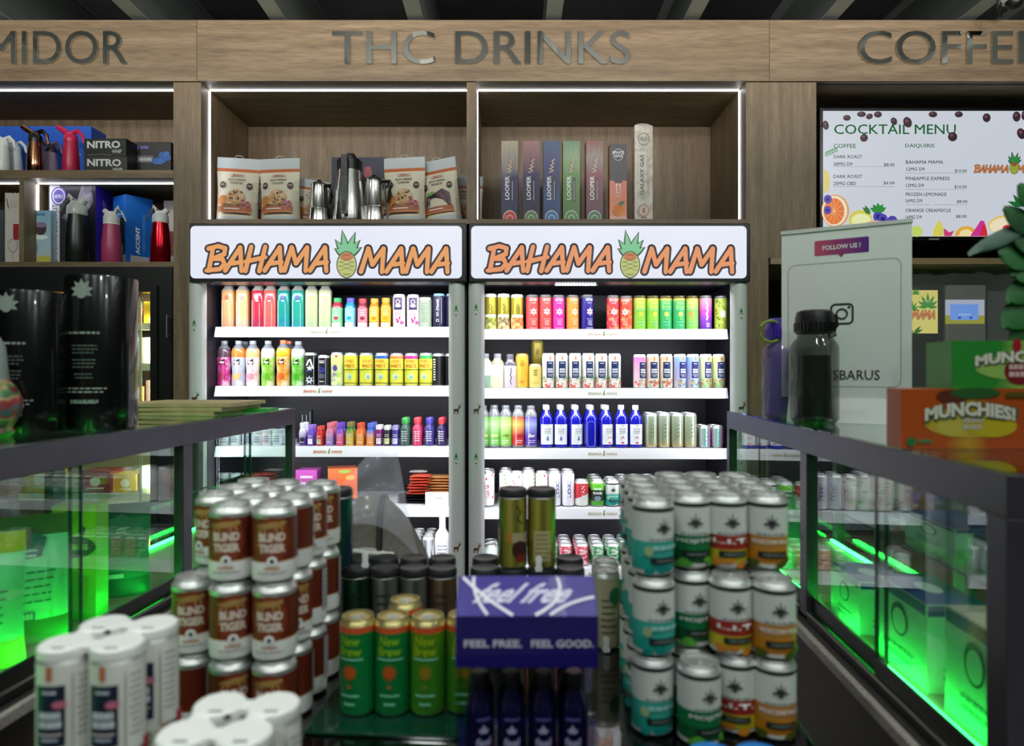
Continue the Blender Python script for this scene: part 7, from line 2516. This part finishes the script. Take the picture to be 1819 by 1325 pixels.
a.bars(0, 0.062, 0.026, 1, 0.01, 0.004, M('5c58a0', 0.4), 3)
a.leaf(0, 0.045, 0.012, 0.007, math.pi / 2, lt).leaf(0, 0.045, 0.009, 0.006, 0.6, lt).leaf(0, 0.045, 0.009, 0.006, 2.5, lt)
a.text('feel', 0.0, 0.032, 0.022, 0.012, lt, shear=0.1, bold=0.03)
a.text('free', 0.0, 0.016, 0.022, 0.012, lt, shear=0.1, bold=0.03)
DK = mat('dark_violet_bottle', '0d0a33', 0.2, coat=0.4)
TON = bottle([(0.018, 0), (0.0205, 0.003), (0.0205, 0.07), (0.019, 0.082), (0.0125, 0.098), (0.012, 0.104)], DK, [(0.0135, 0.102), (0.0135, 0.122), (0.0125, 0.124)], mat('dark_cap', '0a0a14', 0.35), a, 0.0205)
TON['parts'][1] = ('bottle_cap', MB().lathe([(0.0135, 0.102), (0.0135, 0.122), (0.0125, 0.124)], mat('dark_cap'), 20).lathe([(0.011, 0.1245), (0.0105, 0.1255)], M('b8b8c0', 0.3), 16).mesh('bottle_cap'))
for rw in range(2):
    for cl, px in enumerate((852, 908, 964, 1019)):
        d = 0.985 + 0.047 * rw
        x = WX(px, 0.985)
        place(TON, (x, d, ZI + 0.0055), (0.35, 0.05, 0.0, -0.15)[cl] + 0.3 * rw, 'dark violet shot bottle, %s from left, %s row under the blue header' % (ORD[cl], ('front', 'rear')[rw]), 'violet bottles in the display')

# white carrier packs of tall cans at the lower left
def pack(px0, py, pitch_px, d, zb, label, n=2):
    """2 x 2 tall white cans held by a white carrier"""
    K = KIND['panel_big']
    r_ = K['r']
    pz = 2 * r_ + 0.0025
    root = []
    for j in range(2):
        for i in range(n):
            x = WX(px0, d) + i * pz + j * pz * math.tan(TH) * 2.2
            y = d + j * pz
            place(K, (x, y, zb), -0.05 + RND.uniform(-0.08, 0.08) if (i, j) != (1, 0) else -0.02, 'tall white can with navy panel, %s %s of %s' % (('front', 'rear')[j], ('left', 'right')[i], label), 'cans in the white carriers')
    c = empty('can_carrier', (WX(px0, d) + pz / 2, d + pz / 2, zb + K['h']), 0, 'white plastic four-can carrier on the %s' % label, 'can carrier')
    mb = MB()
    for j in range(2):
        for i in range(2):
            x = WX(px0, d) + i * pz + j * pz * math.tan(TH) * 2.2 - c.location.x
            y = d + j * pz - c.location.y
            mb.lathe([(r_ * 0.98, -0.008), (r_ * 1.0, -0.004), (r_ * 0.97, 0.004), (r_ * 0.88, 0.0065)], W_, 24, x, y)
            mb.box(x - 0.004, x + 0.012, y - r_ * 0.75, y - r_ * 0.62, 0.0062, 0.0068, M('50504e', 0.5))
    for j in range(2):
        mb.box(-pz / 2, pz / 2, (j - 0.5) * pz - 0.012, (j - 0.5) * pz + 0.012, -0.003, 0.004, W_)
    for i in range(2):
        mb.box((i - 0.5) * pz - 0.012, (i - 0.5) * pz + 0.012, -pz / 2, pz / 2, -0.003, 0.004, W_)
    mb.obj('carrier_rings', c)
    MB().lathe([(0.004, 0.004), (0.004, 0.0072)], M('2c2c2c'), 10).obj('centre_hole', c)


panel_can('panel_big', 'e6e6e0', 'c8808c', 0.0315, 0.158, '141e38', True)
dpk = 0.85
rz_ = WZ(1371, dpk)
rb = empty('riser_block', (WX(165, dpk) + 0.012, dpk + 0.035, ZI), 0, 'low black riser under the left carrier of white cans', 'riser')
MB().box(-0.085, 0.085, -0.075, 0.075, 0.0005, rz_ - ZI - 0.0005, BLACK, 0.003).obj('block', rb)
pack(117, 0, 95, dpk, rz_, 'left carrier pack')
pack(330, 0, 80, 0.755, ZI + 0.0005, 'lower carrier pack')
# blue lids at the bottom edge of the picture
BL = bottle([(0.03, 0), (0.032, 0.003), (0.032, 0.075), (0.030, 0.08)], M('d8d8d4', 0.4), [(0.0325, 0.081), (0.0325, 0.094), (0.029, 0.0975), (0.010, 0.0985)], M('1c78c8', 0.35), None, 0.032, name='lidded_jar')
for px, lab in ((1266, 'white jar with bright blue lid at the bottom edge, left one'), (1350, 'white jar with bright blue lid at the bottom edge, right one')):
    place(BL, (WX(px, 0.826), 0.826, ZI + 0.0005), 0, lab, 'blue-lidded jars')

# ------------------------------------------------------------------ on the left case
def canister(px, d, z, r_, h, label):
    r = empty('black_canister', (WX(px, d), d, z), 0, label, 'canister', 'black printed canisters')
    m = mat('black_gloss_tube', '0a0c0c', 0.22, coat=0.4)
    MB().lathe([(r_ * 0.98, 0), (r_, 0.003), (r_, h * 0.16)], m, 48).lathe([(r_ * 1.004, h * 0.163), (r_ * 1.004, h - 0.003), (r_ * 0.99, h)], m, 48).obj('tube', r)
    a = Art()
    g = M('8c928e', 0.5)
    s_ = r_ / 0.075
    for k in range(7):
        a.leaf(0, h * 0.9, 0.026 * s_, 0.013 * s_, math.radians(-30 + 40 * k), g)
    a.ell(0, h * 0.89, 0.013 * s_, 0.016 * s_, g, 14)
    z_ = h * 0.62
    dk = M('4c5854', 0.5)
    a.bars(0, z_, 0.085 * s_, 1, 0.01, 0.005 * s_, g, 3)
    for k, (n_, w_) in enumerate(((3, 0.06), (3, 0.055), (2, 0.05), (2, 0.095), (1, 0.07))):
        a.bars(0.004, z_ - 0.028 * s_ - k * 0.032 * s_, w_ * s_, n_, 0.008 * s_, 0.0035 * s_, dk if k < 3 else g, 5 + k)
    a.bars(0.0, h * 0.18, 0.07 * s_, 1, 0.01, 0.007 * s_, M('78847f', 0.5), 8)
    part('label_print', a.cyl(r_ * 1.004), r)
    return r


canister(55, 1.55, ZCT + 0.0005, 0.0755, 0.318, 'squat black canister with pale emblem at the left edge')
canister(181, 1.64, ZCT + 0.0005, 0.0775, 0.363, 'taller black canister with pale emblem beside the squat one')
BD = mat('pale_birch_board', 'b8a878', 0.6, noise=0.15, nscale=14)
for k in range(3):
    o = MB().box(-0.185 + 0.01 * k, 0.19 - 0.03 * (2 - k), -0.14, 0.14, 0, 0.0125, BD, 0.001).obj('birch_board', None, (WX(338, 2.2) - 0.01 * k, 2.26, ZCT + 0.0005 + 0.0135 * k))
    o.rotation_euler = (0, 0, -TH + 0.03 * (k - 1))
    tag(o, 'thin pale birch board, %s of the pile on the left case' % ('bottom', 'middle', 'top')[k], 'board', 'pale boards on the left case')
gm = empty('card_box', (WX(440, 2.36), 2.36, ZCT + 0.0005), -TH, 'small green and white card tray at the far end of the left case', 'box')
MB().box(-0.1, 0.09, -0.05, 0.05, 0, 0.012, M('38b048', 0.5)).obj('tray', gm)
fg = empty('painted_figurine', (WX(-12, 1.42), 1.42, ZCT + 0.0005), 0, 'multicoloured painted figurine cut by the left frame edge', 'figurine')
PT_ = blotch('patchwork_glaze', [(0.3, '1c6c78'), (0.42, 'a02c38'), (0.5, 'b89870'), (0.58, '2c7c4c'), (0.7, '7a2430')], 26, 0.35, detail=1.0)
MB().lathe([(0.03, 0), (0.038, 0.01), (0.034, 0.02), (0.05, 0.05), (0.052, 0.08), (0.04, 0.105), (0.028, 0.12)], PT_, 28).obj('body', fg)
MB().lathe([(0.028, 0.12), (0.026, 0.14), (0.022, 0.19), (0.012, 0.21), (0.003, 0.215)], M('8c9490', 0.4), 24).obj('head', fg)

# ------------------------------------------------------------------ on the right case
def sport_bottle(px, d, r_, h, capm, bodycol, label, loop=None):
    r = empty('sports_bottle', (WX(px, d), d, ZCT + 0.0005), 0.2, label, 'bottle', 'sports bottles')
    gm_ = film('tinted_plastic_' + bodycol, '343634' if bodycol == '707472' else bodycol, 0.5, 0.08)
    MB().lathe([(r_ * 0.85, 0), (r_, 0.012), (r_, h * 0.66), (r_ * 0.95, h * 0.7), (r_ * 0.74, h * 0.75), (r_ * 0.72, h * 0.80)], gm_, 40).obj('bottle_body', r)
    cp = MB().lathe([(r_ * 0.80, h * 0.795), (r_ * 0.82, h * 0.80), (r_ * 0.82, h * 0.93), (r_ * 0.74, h * 0.985), (r_ * 0.6, h)], capm, 40)
    for k in range(30):
        an = 2 * math.pi * k / 30
        cp.box(r_ * 0.82 * math.cos(an) - 0.002, r_ * 0.82 * math.cos(an) + 0.002, r_ * 0.82 * math.sin(an) - 0.002, r_ * 0.82 * math.sin(an) + 0.002, h * 0.81, h * 0.89, capm)
    cp.obj('screw_cap', r)
    if loop:
        pts = []
        for i in range(15):
            t = math.pi * 2 * i / 14
            pts.append((-r_ * 0.95 + r_ * 0.72 * math.cos(t), -r_ * 0.5, h * 0.865 + h * 0.105 * math.sin(t)))
        MB().tube(pts, 0.004, loop, 8).obj('carry_loop', r)
    else:
        MB().tube([(r_ * 0.7, 0, h * 0.97), (r_ * 1.0, 0, h * 0.95), (r_ * 1.08, 0, h * 0.87), (r_ * 0.98, 0, h * 0.79), (r_ * 0.75, 0, h * 0.775)], 0.008, capm, 8).obj('carry_loop', r)
    MB().lathe([(r_ * 0.80, 0.0145), (r_ * 0.72, 0.02), (r_ * 0.66, h * 0.60)], mat('inner_dark_' + bodycol, '1c1e1c' if bodycol == '707472' else '2c1c80', 0.3), 24).obj('liner', r)
    return r


sport_bottle(1447, 1.81, 0.060, 0.302, mat('black_cap', '0c0d0d', 0.4), '707472', 'black sports bottle in front of the white poster')
sport_bottle(1387, 1.97, 0.051, 0.293, M('4a2cb0', 0.4), '8c7cc0', 'purple sports bottle with lime carry loop', M('7c9c34', 0.5))

# white poster stand
xl, dl = WX(1388.5, 1.93), 1.93
xr, dr_ = WX(1620, 1.765), 1.765
cx, cy = (xl + xr) / 2, (dl + dr_) / 2
pw = math.hypot(xr - xl, dr_ - dl)
rz = math.atan2(dr_ - dl, xr - xl)
pz0 = WZ(709, 1.765)
pz1 = WZ(392.5, 1.765)
ps = empty('poster_stand', (cx, cy, ZCT + 0.0005), rz, 'white tabletop poster stand with purple speech badge', 'poster stand')
B0, B1 = pz0 - ZCT, pz1 - ZCT
POS = mat('poster_sheet', 'f0f4f2', 0.5)
pb = MB().box(-pw / 2, pw / 2, -0.0015, 0.0015, B0, B1, POS).obj('poster_sheet', ps)
MB().box(-pw / 2 - 0.002, pw / 2 + 0.002, -0.005, 0.005, B1 - 0.004, B1 + 0.006, M('d8dcd8', 0.4)).obj('top_rail', ps)
MB().prism([(-0.045, 0.0), (0.045, 0.0), (0.028, 0.035), (0.006, B0 - 0.0005), (-0.006, B0 - 0.0005), (-0.028, 0.035)], -pw / 2 + 0.02, pw / 2 - 0.01, M('dfe5e2', 0.4), 'x').obj('foot', ps)
A_ = Art()


def pp(fx, fy):
    return (-pw / 2 + pw * fx, B1 - (B1 - B0) * fy)


# badge with speech tail
b0, b1 = pp(0.27, 0.155), pp(0.69, 0.065)
bm = grad('badge_fade', [(0, 'c8566c'), (0.45, '9c3c78'), (1, '54288c')], 0, 0.45)
Bd = Art().rrect(b0[0], b1[0], b0[1], b1[1], 0.004, bm)
Bd.poly([((b0[0] + b1[0]) / 2 - 0.008, b0[1] + 0.001), ((b0[0] + b1[0]) / 2 + 0.008, b0[1] + 0.001), ((b0[0] + b1[0]) / 2, b0[1] - 0.009)], bm)
part('speech_badge', Bd.flat('speech_badge', -0.0015), pb)
A_.text('FOLLOW US !', (b0[0] + b1[0]) / 2, (b0[1] + b1[1]) / 2, (b1[0] - b0[0]) * 0.70, 0.013, W_, bold=0.03)
q0, q1 = pp(0.055, 0.935), pp(0.925, 0.20)
A_.ring(q0[0], q1[0], q0[1], q1[1], 0.02, 0.0009, M('4c5652', 0.5))
# camera glyph in the middle
c0 = pp(0.485, 0.507)
DKG = M('2c3432', 0.5)
A_.ring(c0[0] - 0.029, c0[0] + 0.029, c0[1] - 0.029, c0[1] + 0.029, 0.013, 0.005, DKG)
A_.oring(c0[0], c0[1], 0.0155, 0.0155, 0.0045, DKG)
A_.ell(c0[0] + 0.0175, c0[1] + 0.0175, 0.0032, 0.0032, DKG, 12)
t0 = pp(0.54, 0.865)
A_.text('STSBARUS', t0[0], t0[1], pw * 0.46, 0.026, DKG)
part('poster_lettering', A_.flat('poster_lettering', -0.0018), pb)

# fruit candy boxes
def candy(px, d, z, w, h, dp, base, fruit, label, arcm='e4e0d0'):
    m = grad('candy_' + base, [(0, base), (0.35, base), (0.5, {'b8501c': 'c89c2c', '2c8c34': '8cbc58'}[base]), (0.65, base), (1, base)], 0, 0.35, blot=0.15)
    a = Art()
    a.ell(-0.0, h * 0.44, w * 0.33, h * 0.26, M({'b8501c': 'c8a838', '2c8c34': '98c060'}[base], 0.4), 26)
    if base == 'b8501c':
        a.ell(-0.028, h * 0.40, 0.030, h * 0.20, M('c8b84c', 0.4), 20)
        a.ell(0.040, h * 0.38, 0.044, h * 0.19, M('c8b420', 0.4), 22)
        a.ell(-0.03, h * 0.88, 0.03, 0.012, M('5c2c1c', 0.4), 14)
        a.ell(0.01, h * 0.93, 0.045, 0.010, M('2c5c2c', 0.4), 14)
        a.bars(0.005, h * 0.44, 0.045, 2, 0.012, 0.008, M('c8c0b0', 0.4), 3)
        a.ell(-w / 2 + 0.018, h * 0.12, 0.008, 0.008, M('1c7c44', 0.4), 14)
        a.bars(-w / 2 + 0.042, h * 0.10, 0.03, 1, 0.01, 0.006, M('2c8c5c', 0.4), 4)
        a.rect(w * 0.26, w * 0.48, h * 0.86, h * 0.95, M('5c5420', 0.4), 2)
    else:
        a.ell(0.0, h * 0.36, 0.028, h * 0.28, M('7c1c24', 0.4), 20).ell(-0.005, h * 0.9, 0.008, 0.012, M('a81c30', 0.4))
        a.bars(0.0, h * 0.40, 0.05, 2, 0.013, 0.009, M('d8b8b4', 0.4), 3)
    a.arctext('MUNCHIES!', 0.003, h * 0.56, w * 0.68, h * 0.26, h * 0.10, M('4c5a44', 0.45), 0.10)
    a.arctext('MUNCHIES!', 0.0, h * 0.57, w * 0.66, h * 0.22, h * 0.10, M(arcm, 0.4), 0.05)
    x0_ = WX(px, d)
    return carton('candy_box', (x0_ + w / 2, d + dp / 2, z), w, dp, h, 0.0, m, a, label, 'box', 'fruit candy boxes')


zc = ZCT + 0.0005
candy(1600, 1.20, zc, 0.244, 0.106, 0.045, 'b8501c', '', 'orange fruit candy box with bowed white lettering')
candy(1601, 1.247, zc, 0.244, 0.106, 0.045, 'b8501c', '', 'orange fruit candy box hidden behind the front orange one')
candy(1690, 1.21, zc + 0.1065, 0.244, 0.086, 0.04, '2c8c34', '', 'green fruit candy box on top of the orange ones')
candy(1669, 1.256, zc + 0.1065, 0.244, 0.086, 0.04, '2c8c34', '', 'green fruit candy box behind the front green one')

# plant at the right edge
pl = empty('potted_plant', (1.02, 1.20, ZCT + 0.0005), 0, 'dark green leafy plant reaching in from the right edge', 'plant')
pl.location = (1.05, 1.32, ZCT + 0.0005)
MB().lathe([(0.05, 0), (0.055, 0.005), (0.07, 0.11), (0.072, 0.12), (0.064, 0.121), (0.06, 0.1)], M('3c3a38', 0.6), 28).obj('pot', pl)
LEAF = blotch('leaf_green', [(0.35, '083c12'), (0.6, '10601e')], 12, 0.5)
LEAF2 = M('4c6c5e', 0.45)


def plant_leaf(p0, p1, w, droop, m, name='leaf'):
    p0, p1 = Vector(p0), Vector(p1)
    n = 8
    ax = p1 - p0
    side = ax.cross(Vector((0, -1, 0.3)))
    side.normalize()
    mb = MB()
    vs = []
    for i in range(n + 1):
        t = i / n
        c = p0 + ax * t + Vector((0, 0, -droop * t * t))
        k = math.sin(math.pi * min(1, t * 0.93 + 0.05)) ** 0.8 * w / 2
        vs += [tuple(c - side * k + Vector((0, 0.004, 0.006))), tuple(c), tuple(c + side * k + Vector((0, 0.004, 0.006)))]
    fs = []
    for i in range(n):
        for j in range(2):
            fs.append([3 * i + j, 3 * i + j + 1, 3 * i + j + 4, 3 * i + j + 3])
    vb = [(x, y + 0.0015, z - 0.0008) for x, y, z in vs]
    mb.add(vs, fs, m, True)
    mb.add(vb, [f[::-1] for f in fs], m, True)
    return mb.obj(name, pl, recalc=False)


MB().tube([(0, 0, 0.1), (0.0, -0.01, 0.2), (-0.02, -0.03, 0.33), (-0.03, -0.04, 0.46)], [0.008, 0.007, 0.006, 0.004], M('2c5c2c', 0.5)).obj('stem', pl)


def lp(px, py, d=1.27):
    return (WX(px, d) - pl.location.x, d - pl.location.y, WZ(py, d) - pl.location.z)


for (a_, b_, w, dr2, m) in (
        (lp(1840, 470), lp(1775, 452), 0.055, 0.0, LEAF), (lp(1845, 420), lp(1785, 372), 0.05, 0.0, LEAF), (lp(1840, 400), lp(1722, 455), 0.030, 0.0, LEAF2), (lp(1850, 505), lp(1790, 540), 0.05, 0.0, LEAF),
        (lp(1850, 540), lp(1782, 585), 0.06, 0.0, LEAF), (lp(1850, 560), lp(1800, 640), 0.05, 0.0, LEAF), (lp(1850, 380), lp(1812, 330), 0.045, 0.0, LEAF), (lp(1860, 440), lp(1800, 425), 0.06, 0.0, LEAF),
        (lp(1860, 480), lp(1796, 490), 0.06, 0.0, LEAF), (lp(1870, 430), lp(1935, 380), 0.05, 0.0, LEAF), (lp(1870, 500), lp(1945, 520), 0.05, 0.0, LEAF)):
    plant_leaf(a_, b_, w, dr2, m)
